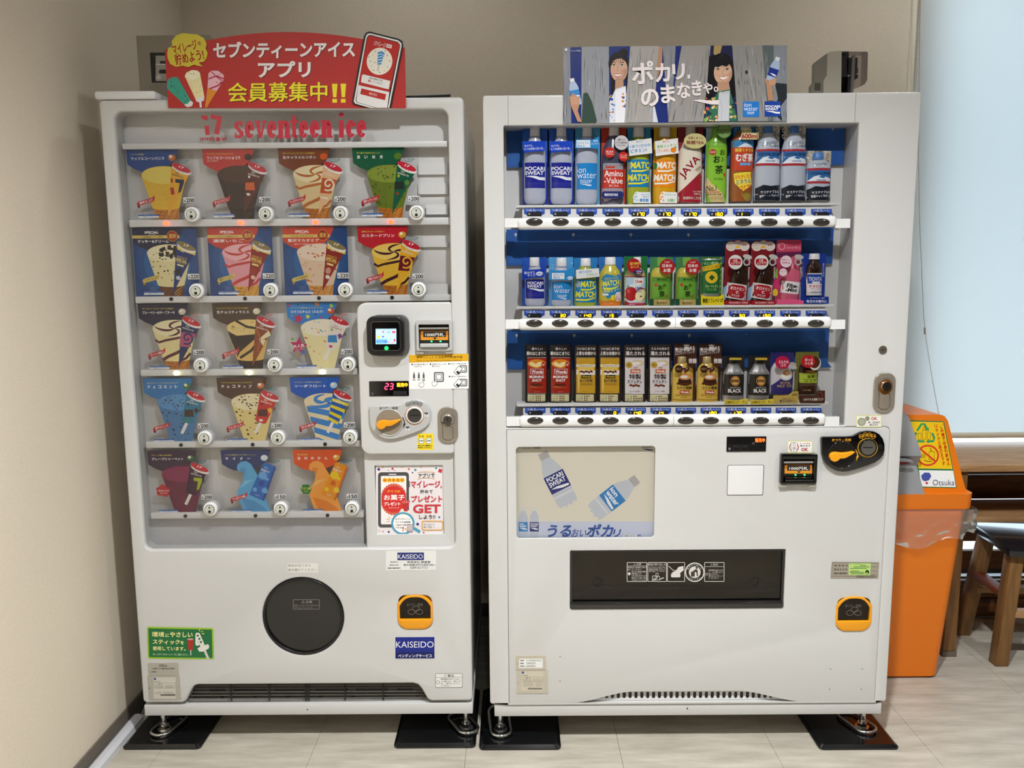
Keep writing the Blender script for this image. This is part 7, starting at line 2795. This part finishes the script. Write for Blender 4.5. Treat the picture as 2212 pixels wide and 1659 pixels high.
A_.line([(395, 635), (430, 650), (465, 648)], 5, '#5a4a10')
A_.line([(362, 535), (502, 652)], 15, '#d8402a')
for i, c in enumerate('リサイクルBOXです'):
    A_.text(c, 490+i*7.6, 318+i*37, 516+i*7.6, 350+i*37, '#d03018', .03)
for i, c in enumerate('ごみ箱ではありません'):
    A_.text(c, 536+i*7.2, 318+i*37, 564+i*7.2, 350+i*37, '#d03018', .03)
A_.poly([(370, 775), (400, 748), (445, 750), (460, 780), (440, 815), (405, 825), (380, 812)], '#4a55a0')
A_.ell(420, 842, 11, 10, '#c02830')
A_.text('Otsuka', 473, 812, 668, 862, '#5a6080', -.005)
# built on the slope
me = bpy.data.meshes.new('m')
me.from_pydata([(x, .345+(z-.648)*.26-.0008-k*4e-5, z) for x, z, k in A_.V], [], A_.Fc)
ca = me.color_attributes.new('Col', 'FLOAT_COLOR', 'CORNER')
cc = []
for p in me.polygons:
    cc += list(A_.C[p.index])*p.loop_total
ca.data.foreach_set('color', cc)
link('sticker', me, PRINTG, bn, label='yellow recycling sticker with red writing')
# clear liner bag hanging out from under the rim
rb = random.Random(3)
bm = bmesh.new()
NB, MB_ = 46, 9
loop = []
for i in range(NB+1):
    t = i/NB
    if t < .62:
        x = 2.185+(2.588-2.185)*t/.62
        y = .318
    else:
        x = 2.588
        y = .318+(t-.62)/.38*.36
    loop.append((x, y))
V_ = []
for j in range(MB_+1):
    rowv = []
    for i, (x, y) in enumerate(loop):
        s_ = j/MB_
        hem = .497+.012*math.sin(i*.35)+.03*(1 if x > 2.56 else 0)*s_-.02*math.exp(-((x-2.42)/.06)**2)
        z = .60-(.60-hem)*s_
        cr = .004*math.sin(i*.9+j*1.3)+.004*math.sin(i*.37-j*2.1)+rb.uniform(-.0025, .0025)
        k = s_**.5
        rowv.append(bm.verts.new((x+(cr*k if x >= 2.58 else -.012*s_), y-(cr*k if x < 2.58 else 0)-.004*k, z)))
    V_.append(rowv)
for j in range(MB_):
    for i in range(NB):
        bm.faces.new((V_[j][i], V_[j][i+1], V_[j+1][i+1], V_[j+1][i]))
bag = thing('liner_bag', 'crumpled clear plastic bag hanging out under the orange bin rim', 'bag', (2.4, .318, .5))
me = bm_mesh(bm, 180)
bagm = glassmat('bag_film', '#f2f0ee', 1.0, .18)
nt = bagm.node_tree
_d = nt.nodes.new('ShaderNodeBsdfDiffuse')
_d.inputs[0].default_value = hx('#e8e4de')
_mx = nt.nodes.new('ShaderNodeMixShader')
_mx.inputs[0].default_value = .12
_mo = [n_ for n_ in nt.nodes if n_.type == 'OUTPUT_MATERIAL'][0]
_src = _mo.inputs[0].links[0].from_socket
nt.links.new(_src, _mx.inputs[1])
nt.links.new(_d.outputs[0], _mx.inputs[2])
nt.links.new(_mx.outputs[0], _mo.inputs[0])
link('bag_skirt', me, bagm, bag)

# cable cover along the left wall
bm = bmesh.new()
prof = [(XW+.008, 0), (XW+.042, 0), (XW+.040, .014), (XW+.030, .021), (XW+.016, .021), (XW+.008, .016)]
A = [bm.verts.new((x, -2.2, z)) for x, z in prof]
B = [bm.verts.new((x, .13, z)) for x, z in prof]
n = len(prof)
bm.faces.new(A)
bm.faces.new(B[::-1])
for i in range(n):
    bm.faces.new((A[i], B[i], B[(i+1) % n], A[(i+1) % n]))
bmesh.ops.recalc_face_normals(bm, faces=bm.faces)
o = link('cable_cover', bm_mesh(bm, 30), mat('cover_grey', '#d2d2d4', .4), None, (XW+.025, -.9, 0))
tag(o, 'pale grey cable cover strip on the floor along the left wall', 'cable cover')
me = tube_mesh([(XW+.025, .13, .012), (XW+.02, .2, .03), (XW+.03, .3, .06), (XW+.04, .42, .05), (XW+.045, .6, .02)], .004, 8)
o = link('power_cable', me, mat('cable_dark_green', '#1f3026', .5), None, (XW+.025, .13, .008))
tag(o, 'dark green cable leaving the floor cable cover', 'cable')
# ---------------------------------------------------------------- signs and things on top of the machines
yb_ = YL-.010
PB = lambda u, v: PL(u, v, -.010)
bnr = thing('ice_cream_banner', 'red arched app advert board with yellow bubble on top of the ice cream machine', 'sign', (PB(620, 235)[0], yb_, PB(620, 235)[1]))
top = [(354, 104), (400, 92)] and []
arcp = [(354+ (877-354)*t, 104-37*math.sin(math.pi*min(1, max(0, (t*1.02-.01))))**.9) for t in [i/24 for i in range(25)]]
loop = [PB(u, v) for u, v in arcp+[(879, 236.5), (362, 231.5)]][::-1]
REDB = mat('board_red', '#b5261f', .45)
base_ = prism('board', loop, yb_, yb_+.004, REDB, bnr)
A = Art(PB, (180, 40, 4.8087), 1.05)
WH = '#ece6e4'
A.text('セブンティーンアイス', 1350, 232, 2838, 412, '#5a1410', .035)
A.text('セブンティーンアイス', 1345, 226, 2832, 406, WH, .035)
A.text('アプリ', 1820, 445, 2374, 618, '#5a1410', .035)
A.text('アプリ', 1815, 438, 2368, 612, WH, .035)
A.text('会員募集中', 1508, 668, 2550, 876, '#5a1410', .02)
A.text('会員募集中', 1500, 660, 2542, 868, '#e8da30', .02)
for x in (2590, 2680):
    A.poly([(x, 682), (x+58, 682), (x+46, 825), (x+12, 825)], '#e8da30')
    A.rect(x+4, 842, x+52, 882, '#e8da30')
# three ices
R_ = lambda p, a, cx, cy: Art.rotp(p, cx, cy, a)
A.poly([(862, 650), (880, 615), (930, 596), (975, 600), (1112, 845), (1075, 885), (1035, 880), (865, 720)], '#3c9a84')
A.poly([(1112, 845), (1138, 870), (1125, 905), (1080, 918), (1040, 890), (1080, 880)], '#e0dcdc')
A.specks(14, ((880, 640, 1080, 860), lambda x, y: abs((y-620)-(x-890)*1.25) < 60), '#1c3a34', 6, 5, 3)
A.poly([(1050, 590), (1065, 550), (1120, 525), (1175, 528), (1208, 555), (1255, 805), (1160, 828)], '#e8dca8')
A.ell(1130, 578, 80, 50, '#f0e8c8', -12)
A.poly([(1255, 805), (1252, 845), (1210, 868), (1172, 858), (1160, 828)], '#e0dcdc')
A.rect(1205, 862, 1226, 920, '#e0dcdc', rot=-6)
A.specks(22, ((1080, 540, 1220, 790), lambda x, y: True), '#b8843c', 7, 3, 4)
A.poly([(1298, 560), (1330, 532), (1400, 535), (1458, 580), (1460, 625), (1385, 750), (1288, 715)], '#e8b4be')
A.poly([(1288, 712), (1385, 750), (1282, 920), (1262, 920)], '#d88a2c')
A.line([(1300, 620), (1380, 590), (1460, 620)], 14, '#b02a4a')
A.line([(1330, 540), (1370, 590), (1440, 640)], 10, '#b02a4a')
A.line([(1310, 725), (1400, 690), (1440, 650)], 16, '#b02a4a')
A.specks(14, ((1310, 560, 1430, 690), lambda x, y: True), '#6a2a3a', 6, 4, 5)
A.build('board_print', base_, yb_-.0002)
# speech bubble
bub = [(868, 340), (880, 290), (920, 275), (915, 220), (960, 160), (1030, 135), (1110, 145), (1180, 150), (1250, 190), (1280, 250), (1270, 300), (1292, 350), (1280, 400), (1250, 440), (1195, 448), (1240, 490), (1180, 480), (1150, 468), (1090, 494), (1030, 480), (960, 492), (900, 460), (872, 400)]
cr = (180, 40, 4.8087)
bp_ = prism('speech_bubble', [PB(cr[0]+x/cr[2], cr[1]+y/cr[2]) for x, y in bub][::-1], yb_-.003, yb_-.0005, mat('bubble_yellow', '#d5c437', .45), bnr, label='yellow speech bubble')
A = Art(PB, cr)
A.text('マイレージ', 922, 232, 1180, 338, '#a8201c', .02, rot=-14)
A.text('を', 1188, 222, 1226, 268, '#a8201c', .01, rot=-14)
A.text('貯めよう!', 948, 330, 1252, 450, '#a8201c', .02, rot=-12)
A.build('bubble_print', bp_, yb_-.0032)
# phone
cr2 = (600, 40, 4.8087)
ph = [(905, 190), (925, 150), (965, 135), (1270, 215), (1310, 240), (1318, 290), (1190, 942), (950, 942), (800, 905), (782, 880), (785, 850)]
pp = prism('phone_cutout', [PB(cr2[0]+x/cr2[2], cr2[1]+y/cr2[2]) for x, y in ph][::-1], yb_-.003, yb_-.0005, mat('phone_black', '#14141a', .4), bnr, label='picture of a phone with red screen')
A = Art(PB, cr2, 1.05)
A.poly([(925, 195), (940, 165), (970, 155), (1265, 232), (1298, 262), (1300, 295), (1170, 942), (975, 942), (815, 895), (800, 870)], '#e6e4dc')
A.poly([(936, 205), (950, 180), (975, 172), (1258, 248), (1283, 275), (1284, 300), (1155, 942), (1030, 942), (830, 885), (818, 862)], '#1c1c22')
A.poly([(942, 210), (955, 188), (975, 180), (1254, 254), (1276, 278), (1278, 300), (1172, 778), (848, 700)], '#b4261f')
A.poly([(848, 700), (1172, 778), (1148, 942), (1045, 942), (836, 882), (826, 862)], '#e2dedc')
A.ell(1070, 452, 134, 144, '#e6e0d0', 10)
A.poly([(1052, 355), (1095, 345), (1125, 368), (1085, 488), (1045, 485)], '#3a8ac4')
for i in range(4):
    A.line([(1046, 385+i*28), (1085, 372+i*30), (1118, 392+i*22)], 7, '#e6e6e0')
A.line([(1064, 490), (1050, 555)], 10, '#a8a4a0')
rb2 = [(1025, 345, '#b03030'), (1130, 342, '#402040'), (960, 405, '#606060'), (1000, 395, '#d0b040'), (975, 450, '#382850'), (1152, 392, '#b03050'), (1176, 448, '#602040'), (1020, 465, '#b03030'), (985, 500, '#c0b080'), (1008, 545, '#408050'), (1072, 568, '#382850'), (1120, 553, '#c0a040'), (1152, 512, '#408060')]
for x, y, c_ in rb2:
    A.ell(x, y, 8, 4, c_, x % 60, same=True, n=8)
A.text('1マイレージ', 1012, 245, 1135, 300, '#f0e6e2', .01, rot=14)
A.rect(1142, 275, 1198, 312, '#ece4de', rot=14)
A.text('獲得!', 1150, 283, 1190, 304, '#b4261f', .02, rot=14)
A.poly([(900, 588), (1182, 660), (1165, 745), (1150, 745), (876, 672), (885, 600)], '#e2dedc')
A.text('次回の特典まであと', 958, 630, 1108, 655, '#2a2a2a', .01, rot=13)
A.text('96', 948, 645, 980, 672, '#b4261f', .03, rot=13)
A.text('マイレージ貯めよう', 985, 665, 1100, 690, '#4a4a4a', .0, rot=13)
A.poly([(880, 736), (1138, 800), (1125, 862), (868, 795)], '#b4261f')
A.text('特典を見る', 958, 785, 1042, 812, '#f0e0dc', .0, rot=14)
A.build('phone_print', pp, yb_-.0032)

# drinks banner
yd_ = YR-.008
PD = lambda u, v: PR(u, v, -.008)
db = thing('drinks_banner', 'wide photo advert board with grey planks and two smiling women above the drinks machine', 'sign', (PD(1457, 264)[0], yd_, PD(1457, 264)[1]))
bd = prism('board', [PD(u, v) for u, v in ((1216.5, 103.5), (1340, 100.5), (1697, 98.5), (1697, 262), (1217, 266.5))][::-1], yd_, yd_+.004, mat('board_white', '#d8d8d8', .5), db)
A = Art(PD, (1200, 80, 4.2538), 1.05)
A.poly([(70, 100), (600, 88), (2112, 78), (2112, 772), (70, 794)], '#1d2e70')
rw = random.Random(11)


def plank(pts, base, n):
    A.poly(pts, base)
    (ax, ay), (bx, by), (cx_, cy_), (dx_, dy_) = pts
    A.n += 1
    sh = ('#5e6068', '#7e8088', '#9a9aa0', '#b4b2b2', '#6e665e', '#8a8278')
    for i in range(n):
        t, a = rw.uniform(.03, .97), rw.uniform(0, .9)
        b = min(1, a+rw.uniform(.05, .35))
        f = lambda t, s_: (ax+(bx-ax)*t+((dx_+(cx_-dx_)*t)-(ax+(bx-ax)*t))*s_, ay+(by-ay)*t+((dy_+(cy_-dy_)*t)-(ay+(by-ay)*t))*s_)
        A.line([f(t, a), f(t+rw.uniform(-.01, .01), (a+b)/2), f(t, b)], rw.uniform(2, 9), rw.choice(sh), same=True, taper=True)


plank([(70, 100), (130, 98), (142, 792), (70, 794)], '#84868e', 16)
plank([(236, 96), (485, 92), (490, 790), (232, 792)], '#909298', 60)
# woman behind the left gap
A.poly([(485, 92), (680, 90), (650, 785), (488, 788)], '#1d2e70')
A.ell(575, 250, 95, 110, '#1c1818')
A.ell(620, 150, 42, 40, '#1c1818')
A.poly([(500, 300), (545, 300), (545, 560), (505, 520)], '#1c1818')
A.poly([(620, 240), (672, 240), (655, 480), (640, 480)], '#1c1818')
A.ell(578, 300, 78, 112, '#c8a088')
A.poly([(545, 380), (615, 380), (625, 520), (540, 520)], '#b48c74')
A.poly([(490, 600), (545, 480), (640, 450), (650, 785), (490, 788)], '#d4d8e2')
A.poly([(545, 500), (640, 460), (645, 785), (545, 785)], '#e4e4ea')
A.specks(30, ((492, 520, 650, 780), lambda x, y: x < 540 or (x > 600 and y < 640)), None, 12, 9, 6, ['#2c4a98', '#c86a3c', '#d8b048', '#6a90c8'])
A.poly([(620, 300), (656, 290), (640, 350), (610, 400), (585, 410), (615, 360)], '#b0886f')
A.poly([(505, 270), (512, 210), (575, 168), (640, 190), (658, 280), (640, 230), (600, 200), (555, 205), (525, 225)], '#1c1818')
for i in range(7):
    A.line([(560+i*9, 150), (530+i*14, 185), (508+i*22, 235)], 3, '#33292a', same=i > 0)
for x in (530, 602):
    A.ell(x, 264, 17, 7, '#efe6e0')
    A.ell(x+1, 263, 8, 7, '#1e1412')
    A.line([(x-20, 262), (x-4, 254), (x+19, 260)], 4, '#1e1412')
    A.line([(x-22, 240), (x-2, 233), (x+20, 240)], 5, '#3c2a22')
A.line([(572, 265), (560, 305), (566, 314), (580, 314)], 4, '#9c745e')
A.ell(528, 315, 18, 10, '#cf9c86')
A.ell(610, 315, 16, 10, '#bd8c76')
A.poly([(532, 340), (568, 348), (602, 338), (592, 356), (566, 364), (545, 356)], '#f0e6e0')
A.line([(528, 338), (550, 340), (568, 345), (588, 340), (606, 335)], 6, '#a8544a')
A.line([(538, 358), (566, 370), (596, 358)], 6, '#b0605a')
A.line([(548, 388), (570, 394), (590, 388)], 3, '#ac866f')
# middle planks
plank([(680, 90), (945, 86), (890, 782), (628, 785)], '#a29e9a', 70)
A.poly([(945, 90), (975, 90), (970, 250), (925, 400), (925, 250)], '#b08468')
plank([(975, 88), (1095, 86), (1060, 780), (1030, 782)], '#85868c', 26)
A.poly([(890, 640), (905, 640), (935, 782), (888, 782)], '#d0d4de')
plank([(1150, 84), (1415, 82), (1350, 776), (1030, 780)], '#96928e', 80)
# woman behind the right gap
A.poly([(1415, 82), (1610, 80), (1660, 772), (1350, 776)], '#24264a')
A.poly([(1445, 82), (1520, 82), (1500, 160), (1440, 170)], '#a8905a')
A.poly([(1400, 180), (1450, 160), (1480, 500), (1360, 640), (1385, 420)], '#17161a')
A.ell(1515, 270, 108, 120, '#17161a')
A.poly([(1590, 250), (1640, 300), (1645, 560), (1590, 560)], '#17161a')
A.ell(1528, 330, 84, 108, '#d0a88c')
A.poly([(1480, 410), (1580, 410), (1600, 520), (1475, 520)], '#b88e74')
A.poly([(1440, 600), (1480, 500), (1590, 480), (1625, 600), (1660, 772), (1355, 776), (1380, 690)], '#3a6a54')
A.poly([(1490, 510), (1590, 490), (1585, 770), (1480, 772)], '#c4c6cc')
A.specks(40, ((1360, 560, 1655, 770), lambda x, y: not (1480 < x < 1590)), None, 16, 12, 8, ['#d8a86a', '#c8604a', '#1c3a4a', '#88b048', '#e0c8a0'])
A.poly([(1425, 300), (1430, 200), (1520, 150), (1600, 200), (1612, 290), (1585, 250), (1560, 275), (1520, 262), (1480, 280), (1450, 270)], '#17161a')
for i in range(8):
    A.line([(1515, 160), (1460+i*18, 210), (1440+i*24, 285)], 3, '#2c2a30', same=i > 0)
A.poly([(1590, 320), (1612, 310), (1600, 380), (1560, 430), (1540, 436), (1580, 380)], '#b88f76')
for x in (1482, 1566):
    A.ell(x, 299, 16, 6, '#efe6e0')
    A.ell(x, 298, 8, 6, '#1e1412')
    A.line([(x-20, 300), (x, 289), (x+20, 298)], 5, '#1e1412')
    A.line([(x-18, 305), (x, 308), (x+18, 304)], 2, '#6a4a3c')
A.line([(1532, 300), (1520, 335), (1528, 345), (1545, 343)], 4, '#a87e66')
A.ell(1470, 345, 18, 11, '#d89c86')
A.ell(1585, 345, 15, 11, '#c99078')
A.poly([(1496, 364), (1530, 370), (1572, 354), (1556, 384), (1528, 394), (1508, 384)], '#f2eae4')
A.line([(1492, 362), (1515, 364), (1530, 368), (1550, 362), (1574, 352)], 6, '#b05c52')
A.line([(1504, 386), (1528, 398), (1558, 386)], 6, '#b8685e')
A.line([(1500, 500), (1540, 520), (1585, 496)], 8, '#aeb0b8')
A.line([(1500, 560), (1520, 660), (1510, 760)], 4, '#a8aab2')
# right planks
plank([(1610, 80), (1885, 79), (1945, 770), (1665, 772)], '#8e8c8a', 80)
A.ell(1742, 325, 14, 18, '#3a3430')
plank([(1885, 79), (1990, 79), (1990, 770), (1945, 770)], '#5c6668', 20)
plank([(1990, 79), (2112, 78), (2112, 772), (1990, 770)], '#848a92', 30)
A.poly([(2000, 420), (2112, 430), (2112, 560), (2050, 640), (2070, 772), (1990, 700), (2030, 560)], '#2c3034')
A.poly([(250, 520), (290, 515), (330, 600), (375, 770), (365, 792), (236, 792), (245, 640)], '#34483e')


def bott(cx, cy, a, s_, col):
    P_ = lambda p: A.rotp([(cx+x*s_, cy+y*s_) for x, y in p], cx, cy, a)
    A.poly(P_([(-42, 120), (-42, -40), (-30, -80), (-18, -100), (18, -100), (30, -80), (42, -40), (42, 120)]), '#a8b8d4')
    A.poly(P_([(-20, -128), (20, -128), (20, -98), (-20, -98)]), '#dcdce0')
    A.poly(P_([(-43, -20), (43, -20), (43, 55), (-43, 55)]), col)
    A.poly(P_([(-30, 30), (10, 28), (40, 38), (40, 46), (10, 44)]), '#f0f0f6')


bott(172, 510, -12, 1.0, '#3a84c4')
A.poly([(120, 560), (160, 520), (215, 560), (215, 620), (200, 680), (235, 780), (200, 780), (140, 640)], '#b88a6c')
for i in range(4):
    A.line([(140, 562+i*18), (205, 552+i*20)], 13, '#c89a7c')
bott(1990, 310, 18, 1.0, '#22348a')
A.poly([(1910, 380), (1950, 400), (2025, 370), (2010, 420), (1975, 450), (1990, 580), (1940, 580), (1925, 450)], '#b88a6c')
for i in range(3):
    A.line([(1950, 410+i*14), (2010, 392+i*18)], 13, '#c89a7c')
# lettering
LT = '#e6dcda'
for (t, x0, y0, x1, y1, a) in (('ポ', 690, 225, 892, 435, -3), ('カ', 905, 245, 1045, 418, -3), ('リ', 1062, 250, 1180, 395, -3)):
    A.text(t, x0, y0, x1, y1, LT, .03, rot=a)
A.rect(1202, 348, 1226, 386, LT)
for (t, x0, y0, x1, y1) in (('の', 776, 478, 940, 640), ('ま', 958, 440, 1090, 608), ('な', 1105, 420, 1230, 565), ('き', 1240, 400, 1335, 540), ('や', 1345, 420, 1432, 522)):
    A.text(t, x0, y0, x1, y1, LT, .03, rot=-4)
A.ring(1462, 480, 20, 24, 10, LT)
A.poly([(1250, 582), (1320, 575), (1420, 585), (1490, 578), (1490, 620), (1420, 620), (1330, 600)], LT)
A.rect(1708, 592, 1858, 732, '#2a78c8')
A.text('ion', 1720, 604, 1786, 640, '#eaf0f8', -.005)
A.text('water', 1718, 644, 1848, 676, '#eaf0f8', -.005)
A.text('POCARI', 1748, 685, 1814, 696, '#dce8f4', .02)
A.text('SWEAT', 1750, 698, 1810, 708, '#dce8f4', .02)
A.rect(1907, 590, 2055, 728, '#22449a')
A.text('POCARI', 1915, 625, 2048, 647, '#f0f2fa', .04)
A.text('SWEAT', 1915, 650, 2034, 672, '#f0f2fa', .04)
wave(A, 1922, 680, 2048, 22, '#f0f2fa')
A.ell(93, 124, 12, 13, '#dcdce0')
A.ell(93, 142, 4, 4, '#dcdce0')
A.text('Otsuka 大塚製薬', 132, 126, 226, 142, '#c8ccd8', .0)
A.build('board_print', bd, yd_-.0003, PRINTG, step=2e-5)

# grey timer box standing on the ice cream machine
yt = .14
p0, p1 = at(294, 77, Y=yt), at(455, 77, Y=yt)
tb = thing('timer_box', 'grey metal box with a dial window behind the red advert board', 'control box', ((p0.x+p1.x)/2, yt+.04, ZT-.012))
prism('box_case', rrect(p0.x, ZT-.012, p1.x, p0.z, .003, 3), yt, yt+.09, mat('box_grey', '#968f80', .45, metal=.1), tb)
a, b = at(324, 114, Y=yt), at(400, 178, Y=yt)
box('dial_window', a.x, b.x, yt-.001, yt+.002, b.z, a.z, mat('dial_dark', '#1a1a18', .3), tb)
A = Art(lambda u, v: (at(u, v, Y=yt-.002).x, at(u, v, Y=yt-.002).z), (180, 40, 4.8087))
A.rect(750, 385, 900, 650, '#a8a49a')
A.rect(750, 470, 900, 482, '#d8d4ca')
A.rect(795, 440, 900, 470, '#3a3834')
A.poly(rrect(785, 530, 900, 572, 20, 4), '#2c2a28')
A.ell(780, 612, 30, 30, '#d8d4ca')
A.ring(780, 612, 24, 24, 3, '#6a665c')
A.build('dial_print', tb, yt-.0015)
# wall-mounted charger on the drinks machine
yc = .22
f_ = lambda u, v: (at(u, v, Y=yc).x, at(u, v, Y=yc).z)
pw_ = thing('emergency_unit', 'white plastic unit with smoked clear end on top of the drinks machine', 'device', (f_(1815, 200)[0], yc+.05, ZT-.01))
C_ = (1720, 60, 3.9492)
g2 = lambda x, y: f_(C_[0]+x/C_[2], C_[1]+y/C_[2])
zb2 = ZT-.01
bodyp = [(g2(235, 560)[0], zb2), (g2(235, 450)[0], g2(235, 450)[1]), (g2(262, 405)[0], g2(262, 405)[1]), (g2(268, 215)[0], g2(268, 215)[1]), (g2(290, 202)[0], g2(290, 202)[1]), (g2(388, 196)[0], g2(388, 196)[1]), (g2(388, 560)[0], zb2)]
UW = mat('unit_cream', '#c9c2b0', .4)
prism('unit_body', bodyp[::-1], yc, yc+.04, UW, pw_)
sidep = [(g2(137, 560)[0], zb2), (g2(137, 490)[0], g2(137, 490)[1]), (g2(162, 455)[0], g2(162, 455)[1]), (g2(165, 300)[0], g2(165, 300)[1]), (g2(180, 280)[0], g2(180, 280)[1]), (g2(268, 215)[0], g2(268, 215)[1]), (g2(262, 405)[0], g2(262, 405)[1]), (g2(235, 450)[0], g2(235, 450)[1]), (g2(235, 560)[0], zb2)]
prism('unit_side', sidep[::-1], yc+.004, yc+.03, mat('unit_cream_shaded', '#8f8a7c', .45), pw_)  # same pale plastic as the body, its shade put into the colour
a, b = g2(162, 470), g2(208, 530)
box('unit_label', a[0], b[0], yc+.002, yc+.005, b[1], a[1], mat('unit_label_brown', '#5a5048', .5), pw_)
covp = [(g2(392, 560)[0], zb2), (g2(392, 198)[0], g2(392, 198)[1]), (g2(610, 200)[0], g2(610, 200)[1]), (g2(618, 215)[0], g2(618, 215)[1]), (g2(612, 440)[0], g2(612, 440)[1]), (g2(590, 480)[0], g2(590, 480)[1]), (g2(490, 520)[0], g2(490, 520)[1]), (g2(490, 560)[0], zb2)]
prism('clear_cover', covp[::-1], yc+.005, yc+.05, glassmat('cover_smoke', '#dcd8da', 1.0), pw_, label='smoked clear cover')
for x0, y0, x1, y1 in ((395, 205, 458, 538), (458, 240, 545, 330), (458, 330, 550, 372), (415, 405, 480, 538), (500, 385, 550, 415)):
    a, b = g2(x0, y0), g2(x1, y1)
    box('relay', a[0], b[0], yc+.02, yc+.045, max(b[1], zb2), a[1], mat('relay_black', '#4c4a48', .5), pw_)
a, b = g2(495, 225), g2(503, 560)
box('rail', a[0], b[0], yc+.012, yc+.02, zb2, a[1], mat('rail_pale', '#c8c4bc', .4), pw_)
# black floor mats under the feet
MATB = mat('mat_black', '#0b0c0e', .16, coat=.5)
for x0, x1, y0, y1, lb in ((-.058, .172, -.032, .30, 'black mat under the left front foot of the ice cream machine'), (.735, .974, -.034, .30, 'black mat under the right front foot of the ice cream machine'),
                           (.984, 1.222, -.046, .30, 'black mat under the left front foot of the drinks machine'), (1.965, 2.196, -.056, .28, 'black mat under the right front foot of the drinks machine')):
    bm = bmesh.new()
    lo, li = rrect(x0, y0, x1, y1, .014, 5), rrect(x0+.009, y0+.009, x1-.009, y1-.009, .012, 5)
    A0 = [bm.verts.new((x, y, 0)) for x, y in lo]
    A1 = [bm.verts.new((x, y, .005)) for x, y in lo]
    A2 = [bm.verts.new((x, y, .0122)) for x, y in li]
    n = len(lo)
    for i in range(n):
        j = (i+1) % n
        bm.faces.new((A0[i], A0[j], A1[j], A1[i]))
        bm.faces.new((A1[i], A1[j], A2[j], A2[i]))
    bm.faces.new(A2)
    bm.faces.new(A0[::-1])
    bmesh.ops.recalc_face_normals(bm, faces=bm.faces)
    o = link('floor_mat', bm_mesh(bm, 30), MATB, None, ((x0+x1)/2, (y0+y1)/2, 0))
    tag(o, lb, 'mat', 'black mats under the machines')
for x0, x1 in ((.0, .2), (.76, .96), (1.03, 1.23), (1.95, 2.15)):
    pass
bpy.data.scenes.remove(_tmp)
